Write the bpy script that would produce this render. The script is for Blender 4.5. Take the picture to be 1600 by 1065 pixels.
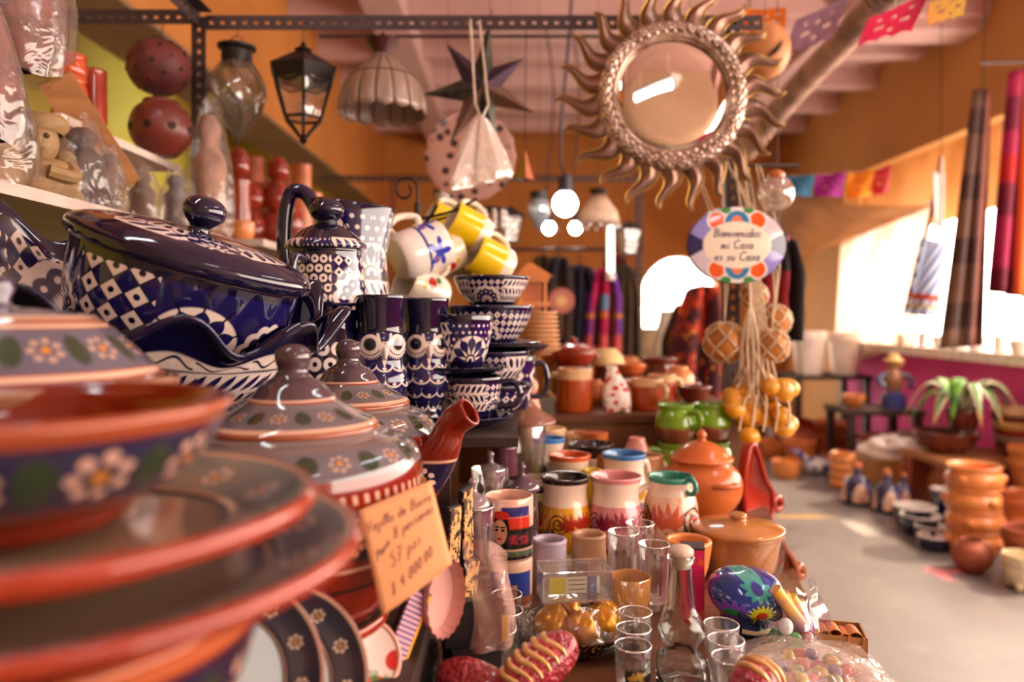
import bpy, math, random
from mathutils import Vector, Matrix, Euler
random.seed(7)
PI = math.pi
SC = bpy.context.scene
COL = SC.collection
for o in list(bpy.data.objects):
    bpy.data.objects.remove(o, do_unlink=True)

# ------------------------------------------------------------------ camera
FPX, CXP, CYP, EYE = 1200.0, 800.0, 490.0, 1.2      # focal length in pixels, principal point, eye height (1600x1065 frame)
cam = bpy.data.cameras.new('camera')
camo = bpy.data.objects.new('camera', cam); COL.objects.link(camo)
cam.sensor_width = 36.0
cam.lens = FPX * 36.0 / 1600.0
cam.shift_y = -(532.5 - CYP) / 1600.0
cam.clip_start = 0.02
camo.location = (0, 0, EYE); camo.rotation_euler = (PI / 2, 0, 0)
cam.dof.use_dof = True
cam.dof.focus_distance = 1.08
cam.dof.aperture_fstop = 2.4
SC.camera = camo

def P(px, py, d):
    return Vector(((px - CXP) * d / FPX, d, EYE - (py - CYP) * d / FPX))

# ------------------------------------------------------------------ world, sun, exposure
w = bpy.data.worlds.new('world'); SC.world = w; w.use_nodes = True
bg = w.node_tree.nodes['Background']
bg.inputs[0].default_value = (1.0, 0.83, 0.70, 1); bg.inputs[1].default_value = 8.0
sun = bpy.data.lights.new('sun', 'SUN'); sun.energy = 4.0; sun.angle = math.radians(1.5); sun.color = (1.0, 0.80, 0.55)
suno = bpy.data.objects.new('sun', sun); COL.objects.link(suno)
suno.rotation_euler = Vector((-0.80, -0.06, -0.78)).to_track_quat('-Z', 'Y').to_euler()
vs = SC.view_settings
vs.view_transform = 'Standard'; vs.look = 'None'; vs.exposure = 0.38; vs.gamma = 1.0; vs.use_curve_mapping = False

# ------------------------------------------------------------------ colour + node helpers
def lin(c):
    return c / 12.92 if c <= 0.04045 else ((c + 0.055) / 1.055) ** 2.4
def hexc(h):
    if not isinstance(h, str): return h
    h = h.lstrip('#')
    return tuple(lin(int(h[i:i + 2], 16) / 255.0) for i in (0, 2, 4)) + (1.0,)

class N:
    """a socket in a node tree with arithmetic"""
    def __init__(s, g, sock): s.g, s.s = g, sock
    def __add__(s, o): return s.g.m('ADD', s, o)
    __radd__ = __add__
    def __sub__(s, o): return s.g.m('SUBTRACT', s, o)
    def __rsub__(s, o): return s.g.m('SUBTRACT', o, s)
    def __mul__(s, o): return s.g.m('MULTIPLY', s, o)
    __rmul__ = __mul__
    def __truediv__(s, o): return s.g.m('DIVIDE', s, o)
    def __neg__(s): return s.g.m('MULTIPLY', s, -1.0)

class G:
    def __init__(s, name, rough=0.15, coat=0.0, metal=0.0):
        s.mat = bpy.data.materials.new(name); s.mat.use_nodes = True
        s.t = s.mat.node_tree
        s.b = s.t.nodes['Principled BSDF']
        s.b.inputs['Roughness'].default_value = rough
        s.b.inputs['Metallic'].default_value = metal
        s.b.inputs['Coat Weight'].default_value = coat
        s.b.inputs['Coat Roughness'].default_value = 0.06
        s._uv = None
    def node(s, typ, **kw):
        n = s.t.nodes.new(typ)
        for k, v in kw.items(): setattr(n, k, v)
        return n
    def put(s, inp, v):
        if isinstance(v, N): s.t.links.new(v.s, inp)
        elif isinstance(v, (tuple, list)) and inp.type == 'VECTOR': inp.default_value = v[:3]
        else: inp.default_value = v
    def m(s, op, a, b=None, c=None, clamp=False):
        n = s.node('ShaderNodeMath', operation=op); n.use_clamp = clamp
        s.put(n.inputs[0], a)
        if b is not None: s.put(n.inputs[1], b)
        if c is not None: s.put(n.inputs[2], c)
        return N(s, n.outputs[0])
    def uv(s):
        if s._uv is None:
            tc = s.node('ShaderNodeTexCoord'); sp = s.node('ShaderNodeSeparateXYZ')
            s.t.links.new(tc.outputs['UV'], sp.inputs[0])
            s._uv = (N(s, sp.outputs[0]), N(s, sp.outputs[1]))
        return s._uv
    def obj(s):
        tc = s.node('ShaderNodeTexCoord'); return N(s, tc.outputs['Object'])
    def xyz(s, vec):
        sp = s.node('ShaderNodeSeparateXYZ'); s.put(sp.inputs[0], vec)
        return [N(s, o) for o in sp.outputs]
    def vec(s, x, y, z=0.0):
        c = s.node('ShaderNodeCombineXYZ')
        for i, v in enumerate((x, y, z)): s.put(c.inputs[i], v)
        return N(s, c.outputs[0])
    def noise(s, scale, vec=None, detail=3.0, rough=0.55, dist=0.0):
        n = s.node('ShaderNodeTexNoise'); n.inputs['Scale'].default_value = scale
        n.inputs['Detail'].default_value = detail; n.inputs['Roughness'].default_value = rough
        n.inputs['Distortion'].default_value = dist
        s.put(n.inputs['Vector'], vec if vec is not None else s.obj())
        return N(s, n.outputs['Fac'])
    def voro(s, scale, vec=None, feature='F1'):
        n = s.node('ShaderNodeTexVoronoi', feature=feature); n.inputs['Scale'].default_value = scale
        s.put(n.inputs['Vector'], vec if vec is not None else s.obj())
        return n
    def ramp(s, fac, lo, hi, a=0.0, b=1.0):
        n = s.node('ShaderNodeMapRange'); n.clamp = True
        s.put(n.inputs[0], fac)
        for i, v in enumerate((lo, hi, a, b)): n.inputs[i + 1].default_value = v
        return N(s, n.outputs[0])
    def less(s, x, t, soft):                     # 1 where x < t
        return s.m('MULTIPLY_ADD', x, -1.0 / soft, t / soft + 0.5, clamp=True) if not isinstance(t, N) else s.m('MULTIPLY_ADD', t - x, 1.0 / soft, 0.5, clamp=True)
    def band(s, v, a, b, soft=0.004):
        return s.less(s.m('ABSOLUTE', v - (a + b) / 2.0), (b - a) / 2.0, soft)
    def mix(s, c1, c2, f):
        n = s.node('ShaderNodeMix', data_type='RGBA')
        s.put(n.inputs[0], f)
        s.put(n.inputs[6], c1 if isinstance(c1, N) else hexc(c1)); s.put(n.inputs[7], c2 if isinstance(c2, N) else hexc(c2))
        return N(s, n.outputs[2])
    def mod(s, x, k): return s.m('FLOORED_MODULO', x, k)
    def ab(s, x): return s.m('ABSOLUTE', x)
    def ln(s, x, y): return s.m('SQRT', s.m('MULTIPLY_ADD', x, x, y * y))
    def color(s, c):
        s.put(s.b.inputs['Base Color'], c if isinstance(c, N) else hexc(c))
    def bump(s, h, strength=0.3, dist=0.01):
        n = s.node('ShaderNodeBump'); n.inputs['Strength'].default_value = strength; n.inputs['Distance'].default_value = dist
        s.put(n.inputs['Height'], h)
        s.t.links.new(n.outputs[0], s.b.inputs['Normal'])
    def done(s, c=None):
        if c is not None: s.color(c)
        return s.mat

MATS = {}
def plain(h, rough=0.5, metal=0.0, coat=0.0, var=0.12, scale=14.0, bump=0.0, name=None):
    """a procedural one-colour material with slight mottling"""
    key = (h, rough, metal, coat, var, scale, bump)
    if key in MATS: return MATS[key]
    g = G(name or ('mat_' + h.strip('#')), rough, coat, metal)
    c = hexc(h)
    d = tuple(max(0, x * (1 - 1.6 * var)) for x in c[:3]) + (1,); e = tuple(min(1, x * (1 + var)) for x in c[:3]) + (1,)
    n = g.noise(scale)
    g.color(g.mix(d, e, g.ramp(n, 0.3, 0.7)))
    if bump: g.bump(g.noise(scale * 4), bump, 0.004)
    MATS[key] = g.mat
    return g.mat

def glassy(name, tint='#ffffff', rough=0.03, ior=1.45):
    g = G(name, rough)
    g.b.inputs['Transmission Weight'].default_value = 1.0; g.b.inputs['IOR'].default_value = ior
    g.color(tint); return g.mat

def film(name, tint='#ffffff', clear=0.72, rough=0.12, white=0.35, bump=0.5, scale=18, edge=0.30, gloss=0.75):
    """thin clear plastic: transparent mixed with a crinkled glossy / milky sheet"""
    g = G(name, rough)
    g.color(tint); g.b.inputs['Specular IOR Level'].default_value = 0.9
    g.bump(g.noise(scale, detail=2.0, dist=1.2), bump, 0.02)
    tr = g.node('ShaderNodeBsdfTransparent'); gl = g.node('ShaderNodeBsdfGlossy'); gl.inputs['Roughness'].default_value = rough; gl.inputs['Color'].default_value = (gloss, gloss, gloss, 1)
    mx = g.node('ShaderNodeMixShader'); mx2 = g.node('ShaderNodeMixShader')
    g.t.links.new(g.b.inputs['Normal'].links[0].from_socket, gl.inputs['Normal'])
    mx2.inputs[0].default_value = white
    g.t.links.new(gl.outputs[0], mx2.inputs[1]); g.t.links.new(g.b.outputs[0], mx2.inputs[2])
    lw = g.node('ShaderNodeLayerWeight'); lw.inputs[0].default_value = 0.35
    g.t.links.new(g.b.inputs['Normal'].links[0].from_socket, lw.inputs['Normal'])
    f = g.m('MULTIPLY_ADD', N(g, lw.outputs['Facing']), edge, 1.0 - clear, clamp=True)
    g.put(mx.inputs[0], f)
    g.t.links.new(tr.outputs[0], mx.inputs[1]); g.t.links.new(mx2.outputs[0], mx.inputs[2])
    g.t.links.new(mx.outputs[0], g.t.nodes['Material Output'].inputs[0])
    return g.mat

def emit(name, h, strength):
    g = G(name); c = hexc(h)
    g.b.inputs['Emission Color'].default_value = c; g.b.inputs['Emission Strength'].default_value = strength
    g.color(h); return g.mat

# ------------------------------------------------------------------ geometry helpers  (a geo is (verts, faces, uvs or None))
def join(*gs):
    V, F, U = [], [], []
    anyuv = any(g[2] for g in gs)
    for v, f, u in gs:
        o = len(V); V += list(v); F += [tuple(i + o for i in q) for q in f]
        if anyuv: U += u if u else [[(0, 0)] * len(q) for q in f]
    return (V, F, U if anyuv else None)
def xf(g, M):
    return ([tuple(M @ Vector(p)) for p in g[0]], g[1], g[2])
def tr(g, x=0, y=0, z=0): return ([(a + x, b + y, c + z) for a, b, c in g[0]], g[1], g[2])
def rot(g, ax, ang): return xf(g, Matrix.Rotation(ang, 4, ax))
def scl(g, x, y, z): return ([(a * x, b * y, c * z) for a, b, c in g[0]], g[1], g[2])

def lathe(prof, seg=40, mod=None, uvs=True, a0=0.0, a1=2 * PI):
    """prof: (r, z) from the outside bottom up and over to the inside; u = turn, v = arc length 0..1"""
    L = [0.0]
    for i in range(1, len(prof)):
        L.append(L[-1] + math.hypot(prof[i][0] - prof[i - 1][0], prof[i][1] - prof[i - 1][1]))
    T = L[-1] or 1.0
    V, F, U = [], [], []
    full = abs(a1 - a0 - 2 * PI) < 1e-6
    n = seg if full else seg + 1
    for i, (r, z) in enumerate(prof):
        for k in range(n):
            t = a0 + (a1 - a0) * k / seg
            if mod: V.append(mod(t, i, r, z))
            else: V.append((r * math.cos(t), r * math.sin(t), z))
    for i in range(len(prof) - 1):
        for k in range(seg):
            k2 = (k + 1) % n
            F.append((i * n + k, i * n + k2, (i + 1) * n + k2, (i + 1) * n + k))
            if uvs:
                u0, u1 = k / seg, (k + 1) / seg
                U.append([(u0, L[i] / T), (u1, L[i] / T), (u1, L[i + 1] / T), (u0, L[i + 1] / T)])
    return (V, F, U if uvs else None)
def arclen(prof):
    return sum(math.hypot(prof[i][0] - prof[i - 1][0], prof[i][1] - prof[i - 1][1]) for i in range(1, len(prof)))
def vat(prof, z):
    """v of the first crossing of height z"""
    T = arclen(prof); s = 0.0
    for i in range(1, len(prof)):
        a, b = prof[i - 1], prof[i]; l = math.hypot(b[0] - a[0], b[1] - a[1])
        if (a[1] - z) * (b[1] - z) <= 0 and abs(b[1] - a[1]) > 1e-9:
            return (s + l * (z - a[1]) / (b[1] - a[1])) / T
        s += l
    return 1.0
def smooth(prof, k=4):
    """Catmull-Rom through the profile points"""
    out = []; n = len(prof)
    for i in range(n - 1):
        p0, p1, p2, p3 = prof[max(i - 1, 0)], prof[i], prof[i + 1], prof[min(i + 2, n - 1)]
        for j in range(k):
            t = j / k
            out.append(tuple(0.5 * (2 * p1[c] + (p2[c] - p0[c]) * t + (2 * p0[c] - 5 * p1[c] + 4 * p2[c] - p3[c]) * t * t + (3 * p1[c] - p0[c] - 3 * p2[c] + p3[c]) * t ** 3) for c in range(len(p1))))
    out.append(tuple(prof[-1]))
    return out
def vessel(outer, th=0.006, floor=0.008, k=3, rimk=2):
    """closed vessel profile from an outer profile (bottom to rim): adds base, rounded rim and inside"""
    o = smooth(outer, k)
    o = [(max(r, 1e-4), z) for r, z in o]
    rr, rz = o[-1]
    ins = [(max(r - th, 1e-4), z) for r, z in reversed(o) if z > o[0][1] + floor]
    rim = [(rr - th * 0.15, rz + th * 0.35), (rr - th * 0.5, rz + th * 0.5), (rr - th * 0.85, rz + th * 0.35)]
    return [(1e-4, o[0][1])] + o + rim + ins + [(1e-4, o[0][1] + floor)]
def box(x0, y0, z0, x1, y1, z1):
    V = [(x0, y0, z0), (x1, y0, z0), (x1, y1, z0), (x0, y1, z0), (x0, y0, z1), (x1, y0, z1), (x1, y1, z1), (x0, y1, z1)]
    F = [(0, 3, 2, 1), (4, 5, 6, 7), (0, 1, 5, 4), (1, 2, 6, 5), (2, 3, 7, 6), (3, 0, 4, 7)]
    U = [[(0, 0), (1, 0), (1, 1), (0, 1)] for f in F]
    return (V, F, U)
def cbox(cx, cy, cz, sx, sy, sz): return box(cx - sx / 2, cy - sy / 2, cz - sz / 2, cx + sx / 2, cy + sy / 2, cz + sz / 2)
def tube(pts, r, seg=8, closed=False, cap=True):
    pts = [Vector(p) for p in pts]; n = len(pts)
    R = r if isinstance(r, (list, tuple)) else [r] * n
    V, F = [], []
    t0 = (pts[1] - pts[0]).normalized()
    nrm = t0.orthogonal().normalized()
    for i in range(n):
        a = pts[(i - 1) % n] if (closed or i > 0) else pts[i]
        b = pts[(i + 1) % n] if (closed or i < n - 1) else pts[i]
        t = (b - a)
        t = t.normalized() if t.length > 1e-9 else t0
        nrm = (nrm - t * nrm.dot(t))
        nrm = nrm.normalized() if nrm.length > 1e-6 else t.orthogonal().normalized()
        bn = t.cross(nrm)
        for k in range(seg):
            q = 2 * PI * k / seg
            V.append(tuple(pts[i] + (nrm * math.cos(q) + bn * math.sin(q)) * R[i]))
    for i in range(n if closed else n - 1):
        j = (i + 1) % n
        for k in range(seg):
            F.append((i * seg + k, i * seg + (k + 1) % seg, j * seg + (k + 1) % seg, j * seg + k))
    if cap and not closed:
        F.append(tuple(range(seg - 1, -1, -1))); F.append(tuple((n - 1) * seg + k for k in range(seg)))
    return (V, F, None)
def arcpts(c, r, a0, a1, n=12, ax='xz', r2=None):
    r2 = r if r2 is None else r2; out = []
    for i in range(n + 1):
        t = a0 + (a1 - a0) * i / n; p, q = r * math.cos(t), r2 * math.sin(t)
        out.append(Vector(c) + Vector({'xz': (p, 0, q), 'xy': (p, q, 0), 'yz': (0, p, q)}[ax]))
    return out
def crv(pts, k=6):
    return [Vector(p) for p in smooth([tuple(p) for p in pts], k)]
def ball(r, seg=24, rings=14, sx=1, sy=1, sz=1):
    pr = [(max(r * math.sin(PI * i / rings), 1e-4), -r * math.cos(PI * i / rings)) for i in range(rings + 1)]
    return scl(lathe(pr, seg), sx, sy, sz)
def extrude(poly, t, z0=0.0):
    """polygon in xz, thickness along y"""
    n = len(poly)
    V = [(x, z0, z) for x, z in poly] + [(x, z0 + t, z) for x, z in poly]
    F = [tuple(range(n)), tuple(range(2 * n - 1, n - 1, -1))] + [(i, i + n, (i + 1) % n + n, (i + 1) % n) for i in range(n)]
    return (V, F, None)
def grid(nx, ny, fn, double=0.0):
    """fn(s,t) -> point; u=s v=t"""
    V = [tuple(fn(i / nx, j / ny)) for j in range(ny + 1) for i in range(nx + 1)]
    F, U = [], []
    for j in range(ny):
        for i in range(nx):
            a = j * (nx + 1) + i
            F.append((a, a + 1, a + nx + 2, a + nx + 1))
            U.append([(i / nx, j / ny), ((i + 1) / nx, j / ny), ((i + 1) / nx, (j + 1) / ny), (i / nx, (j + 1) / ny)])
    return (V, F, U)

MCACHE = {}
def mesh(name, g, mat, sm=35):
    me = bpy.data.meshes.new(name)
    me.from_pydata([tuple(p) for p in g[0]], [], g[1])
    if g[2]:
        ul = me.uv_layers.new(name='UVMap')
        flat = [c for q in g[2] for p in q for c in p]
        ul.data.foreach_set('uv', flat)
    if sm:
        me.shade_smooth()
        if sm < 180: me.set_sharp_from_angle(angle=math.radians(sm))
    if mat: me.materials.append(mat)
    me.update()
    return me
def put(name, me, parent=None, loc=(0, 0, 0), rot=(0, 0, 0), label=None, cat=None, group=None, kind=None):
    o = bpy.data.objects.new(name, me); COL.objects.link(o)
    o.location = loc; o.rotation_euler = rot
    if parent: o.parent = parent
    if label: o['label'] = label
    if cat: o['category'] = cat
    if group: o['group'] = group
    if kind: o['kind'] = kind
    return o
def mk(name, g, mat, parent=None, loc=(0, 0, 0), rot=(0, 0, 0), label=None, cat=None, group=None, kind=None, sm=35, thick=0.0):
    o = put(name, mesh(name, g, mat, sm), parent, loc, rot, label, cat, group, kind)
    if thick:
        md = o.modifiers.new('thickness', 'SOLIDIFY'); md.thickness = thick; md.offset = 0
    return o
def thing(name, label, cat, loc=(0, 0, 0), rot=(0, 0, 0), group=None):
    return put(name, None, None, loc, rot, label, cat, group)
def dup(o, loc, rot=None, label=None, scale=None, group=None):
    c = o.copy(); COL.objects.link(c); c.location = loc
    if rot is not None: c.rotation_euler = rot
    if scale is not None: c.scale = (scale,) * 3 if not isinstance(scale, (tuple, list)) else scale
    if label: c['label'] = label
    if group: c['group'] = group
    for ch in list(o.children):
        d = ch.copy(); COL.objects.link(d); d.parent = c
        for gch in list(ch.children):
            e = gch.copy(); COL.objects.link(e); e.parent = d
    return c
def struct(name, g, mat, sm=0, parent=None):
    return mk(name, g, mat, parent, kind=None if parent else 'structure', sm=sm)
# ------------------------------------------------------------------ setting: room shell
XW, XL, YB, ZC = 3.2, -1.5, 9.0, 3.36          # right wall, left band wall, back wall, ceiling
YF = -2.6
def wallmat(name, h, h2, rough=0.75, scale=1.6):
    g = G(name, rough)
    n = g.noise(scale, detail=6.0); n2 = g.noise(26, detail=3)
    c = g.mix(h, h2, g.ramp(n, 0.35, 0.7))
    g.bump(n2, 0.12, 0.01)
    return g.done(c)
M_orange = wallmat('orange_plaster', '#c27c36', '#b06c2a')
M_yellow = wallmat('yellow_plaster', '#d9c14a', '#cbb23c')
M_amber = wallmat('amber_plaster', '#c49050', '#b48044')
M_pink = wallmat('magenta_plaster', '#f04aa6', '#dc3a94')
M_ceil = wallmat('ceiling_plaster', '#d2aca4', '#c09a92')
M_beam = wallmat('brown_soffit', '#8a6a4a', '#7a5c40')
M_beige = wallmat('beige_plaster', '#c9ad92', '#b89a80')

g = G('worn_concrete', 0.42)
n = g.noise(1.3, detail=8.0, rough=0.65); n2 = g.noise(7.0, detail=5.0)
c = g.mix('#86807f', '#6a6464', g.ramp(n, 0.32, 0.72)); c = g.mix(c, '#9c9693', g.ramp(n2, 0.58, 0.8, 0, 0.5))
X, Y, Z = g.xyz(g.obj())
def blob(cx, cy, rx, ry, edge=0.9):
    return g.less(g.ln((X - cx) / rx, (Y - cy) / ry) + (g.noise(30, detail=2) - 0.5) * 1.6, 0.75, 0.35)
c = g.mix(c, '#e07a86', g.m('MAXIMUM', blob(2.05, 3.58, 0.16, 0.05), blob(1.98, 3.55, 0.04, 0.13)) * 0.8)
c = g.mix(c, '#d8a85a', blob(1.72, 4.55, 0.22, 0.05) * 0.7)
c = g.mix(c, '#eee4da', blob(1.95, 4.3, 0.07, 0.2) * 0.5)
g.bump(n2, 0.08, 0.01)
M_floor = g.done(c)
struct('floor', box(-3.4, YF, -0.06, XW + 0.2, YB + 0.2, 0.0), M_floor)
struct('ceiling', box(-3.4, YF, ZC, XW + 0.2, YB + 0.2, ZC + 0.1), M_ceil)
arch = [(-3.4, 0), (1.50, 0), (1.50, 1.35)] + [(1.97 - 0.47 * math.cos(a), 1.35 + 0.52 * math.sin(a)) for a in [PI * k / 12 for k in range(1, 12)]] + [(2.44, 1.35), (2.44, 0), (XW + 0.2, 0), (XW + 0.2, ZC), (-3.4, ZC)]
struct('wall_back', extrude(arch, 0.2, YB), M_orange)
struct('wall_bay', box(-3.2, YB - 0.03, 0, XL - 0.35, YB, ZC), M_yellow)
struct('wall_front', box(-3.4, YF - 0.2, 0, XW + 0.2, YF, ZC), M_beige)
struct('wall_left', box(-3.4, YF, 0, -3.2, YB, ZC), M_yellow)
struct('trim_1', box(XL - 0.35, YF, 2.42, XL, YB, ZC), M_orange)             # deep orange lintel band of the left opening
struct('trim_2', box(XL - 0.35, YF, 2.40, XL - 0.002, YB, 2.42), M_beam)
# right wall: magenta dado, opening with white sill, deep orange lintel
struct('wall_right', box(XW, YF, 0, XW + 0.2, YB, 0.9), M_pink)
struct('trim_4', box(XW, YF, 2.5, XW + 0.2, YB, ZC), M_amber)
struct('trim_5', box(XW - 0.02, 7.35, 0.0, XW + 0.2, YB, 2.5), M_amber)
struct('trim_3', box(XW - 0.12, 3.6, 0.88, XW + 0.25, 7.3, 0.95), plain('#f3e6dc', 0.5, name='white_sill'))
# ceiling joists: each a piece of the ceiling
ceil = bpy.data.objects['ceiling']
jm = mesh('joist', box(XL, -0.07, ZC - 0.16, XW, 0.07, ZC), M_ceil, 0)
for yy in (1.2, 2.0, 2.8, 3.6, 4.4, 5.2, 6.0, 6.8, 7.6, 8.4):
    put('joist', jm, ceil, (0, yy, 0))
struct('beam_main', box(-0.95, YF, ZC - 0.22, -0.70, YB, ZC), M_ceil, parent=ceil)
struct('beam_cross', box(-0.28, 5.2, ZC - 0.23, XW, 5.5, ZC), M_ceil, parent=ceil)
struct('beam_side', box(2.2, YF, ZC - 0.2, 2.45, YB, ZC), M_ceil, parent=ceil)

# fluorescent tube fixtures of the shop (ceiling, over the aisle and the shelves), plus unseen tubes added for bay and back
M_tube = emit('cool_tube', '#eefaff', 36.0)
M_white = plain('#eeeae6', 0.4, name='white_enamel')
def tube_light(loc, rz, label, L=1.2):
    t = thing('tube_light', label, 'ceiling light', loc, (0, 0, rz))
    mk('housing', join(box(-L / 2, -0.05, 0.03, L / 2, 0.05, 0.07), box(-L / 2, -0.02, -0.02, -L / 2 + 0.03, 0.02, 0.03), box(L / 2 - 0.03, -0.02, -0.02, L / 2, 0.02, 0.03)), M_white, t, sm=0)
    mk('tube', tube([(-L / 2 + 0.03, 0, 0), (L / 2 - 0.03, 0, 0)], 0.014, 10), M_tube, t)
    for e in (-1, 1): mk('cord', tube([(e * L / 3, 0, 0.07), (e * L / 3, 0, ZC - loc[2])], 0.004, 6), M_white, t)
tube_light((0.82, -0.8, 2.56), 1.1, 'white fluorescent tube hanging above the near counter', 0.6)
tube_light((-0.75, 0.55, 2.6), 1.2, 'white fluorescent tube hanging above the pottery shelf')
tube_light((1.5, 1.6, 3.0), 1.5, 'white fluorescent tube hanging above the aisle')
tube_light((-2.5, 3.4, 2.95), 1.57, 'added white tube brightening the left bay, unseen behind the lintel')  # added lamp, out of view behind the lintel, brightens the yellow bay wall
tube_light((-2.5, 6.6, 2.95), 1.57, 'second added white tube brightening the far end of the left bay')  # another added lamp, lifts the far part of the bay
tube_light((1.12, 5.5, 3.0), 0.1, 'added white tube lighting the back, tucked behind the sun mirror', 0.6)  # added fill lamp for the back, kept out of sight by the sun mirror
# ------------------------------------------------------------------ painted pottery materials
TB, TD, TW = '#1a144e', '#0e0a28', '#e4d2c8'        # talavera cobalt, outline, milky white
def st_dots(g, x, y, hh, cw, rows=6.0):
    s = hh / rows; ry = y / s
    row = g.m('FLOOR', ry); fx = g.mod(x / s + row * 0.5, 1.0) - 0.5; fy = g.mod(ry, 1.0) - 0.5; r = g.ln(fx, fy)
    return g.mix(TB, TW, g.less(r, 0.22, 0.08))
def st_fan(g, x, y, hh, cw, bg=None):
    bg = bg or st_dots(g, x, y, hh, cw)
    R = min(hh * 0.98, cw * 0.52); yy = y - 0.02 * hh
    rad = g.ln(x, yy); ang = g.m('ARCTAN2', x, yy); k = PI / 6.0
    a = g.ab(g.mod(ang + k / 2, k) - k / 2) * rad
    t = g.m('MULTIPLY_ADD', rad, 1.0 / (0.62 * R), -0.30 / 0.62, clamp=True)
    wd = g.m('SINE', g.m('POWER', t, 1.7) * PI) * (R * 0.155)
    c = g.mix(bg, TW, g.less(rad, R * 1.0, R * 0.04))
    c = g.mix(c, TD, g.less(a, wd + R * 0.028, R * 0.03))
    c = g.mix(c, TB, g.less(a, wd - R * 0.004, R * 0.03))
    c = g.mix(c, TD, g.less(rad, R * 0.27, R * 0.03)); c = g.mix(c, TW, g.less(rad, R * 0.2, R * 0.03)); c = g.mix(c, TB, g.less(rad, R * 0.1, R * 0.03))
    return c
def st_sun(g, x, y, hh, cw, bg=None):
    bg = bg or st_diamond(g, x, y, hh, cw, 4.0)
    R = min(hh * 0.95, cw * 0.5); yy = y - 0.0 * hh
    rad = g.ln(x, yy); ang = g.m('ARCTAN2', x, yy); k = PI / 7.0
    a = g.mod(ang + k / 2, k) - k / 2
    sc = g.m('COSINE', a * (PI / k)) * (R * 0.09)
    c = g.mix(bg, TW, g.less(rad, sc + R * 0.9, R * 0.04))
    c = g.mix(c, TB, g.less(rad, sc + R * 0.72, R * 0.04))
    px = rad * g.m('COSINE', a) - R * 0.62; py = rad * g.m('SINE', a)
    c = g.mix(c, TW, g.less(g.ln(px, py), R * 0.055, R * 0.03))
    c = g.mix(c, TW, g.less(rad, g.m('SINE', ang * 60.0) * (R * 0.05) + R * 0.40, R * 0.04))
    c = g.mix(c, TD, g.less(rad, R * 0.25, R * 0.03)); c = g.mix(c, TW, g.less(rad, R * 0.2, R * 0.02)); c = g.mix(c, TD, g.less(rad, R * 0.15, R * 0.02))
    return c
def st_diamond(g, x, y, hh, cw, rows=2.2):
    s = hh / rows
    p = (x + y) / s; q = (x - y) / s
    ck = g.mod(g.m('FLOOR', p) + g.m('FLOOR', q), 2.0)
    fx = g.mod(p, 1.0) - 0.5; fy = g.mod(q, 1.0) - 0.5
    c = g.mix(TB, TW, ck)
    c = g.mix(c, TD, g.less(g.ln(fx, fy), 0.19, 0.06) * ck)
    return g.mix(c, TD, 1.0 - g.less(g.m('MAXIMUM', g.ab(fx), g.ab(fy)), 0.45, 0.06))
def st_hex(g, x, y, hh, cw, rows=5.0):
    s = hh / rows; ry = y / s
    row = g.m('FLOOR', ry); fx = g.mod(x / s + row * 0.5, 1.0) - 0.5; fy = g.mod(ry, 1.0) - 0.5
    r = g.ln(fx, fy)
    c = g.mix(TD, TW, g.less(r, 0.44, 0.08)); c = g.mix(c, TD, g.less(r, 0.16, 0.06))
    return c
def st_leaf(g, x, y, hh, cw, rows=2.0):
    s = hh / rows; ry = y / s; row = g.mod(g.m('FLOOR', ry), 2.0)
    fx = (g.mod(x / (s * 0.62) + row * 0.4, 1.0) - 0.5) * 0.62; fy = g.mod(ry, 1.0) - 0.5
    sg = row * 2.0 - 1.0
    a = fx * 0.85 + fy * sg * 0.5; b = fy * 0.85 - fx * sg * 0.5
    e = g.ab(a) / 0.155 + (b / 0.46) * (b / 0.46)
    c = g.mix(TW, TD, g.less(e, 1.12, 0.16)); c = g.mix(c, TB, g.less(e, 0.86, 0.16))
    st = g.ab(y - hh * 0.5 - g.m('SINE', x * (2 * PI / (s * 1.24))) * (hh * 0.12))
    return g.mix(c, TD, g.less(st, hh * 0.018, hh * 0.02))
def st_wave(g, x, y, hh, cw):
    sn = g.m('SINE', x * (2 * PI / (hh * 3.2))) * (hh * 0.3)
    c = g.mix(TW, TD, g.less(g.ab(y - hh * 0.5 - sn), hh * 0.09, hh * 0.08))
    fx = g.mod(x / (hh * 1.6), 1.0) - 0.5
    return g.mix(c, '#f0e0d6', g.less(g.ln(fx * 1.6, y / hh - 0.5), 0.16, 0.1))
def st_spray(g, x, y, hh, cw):
    c = st_leaf(g, x, y, hh, cw, 3.0)
    return c
STY = dict(fan=st_fan, sun=st_sun, diamond=st_diamond, hex=st_hex, leaf=st_leaf, wave=st_wave, leaf4=lambda g, x, y, hh, cw: st_leaf(g, x, y, hh, cw, 4.0), leaf3=lambda g, x, y, hh, cw: st_leaf(g, x, y, hh, cw, 3.0), diamond4=lambda g, x, y, hh, cw: st_diamond(g, x, y, hh, cw, 4.2))

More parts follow.
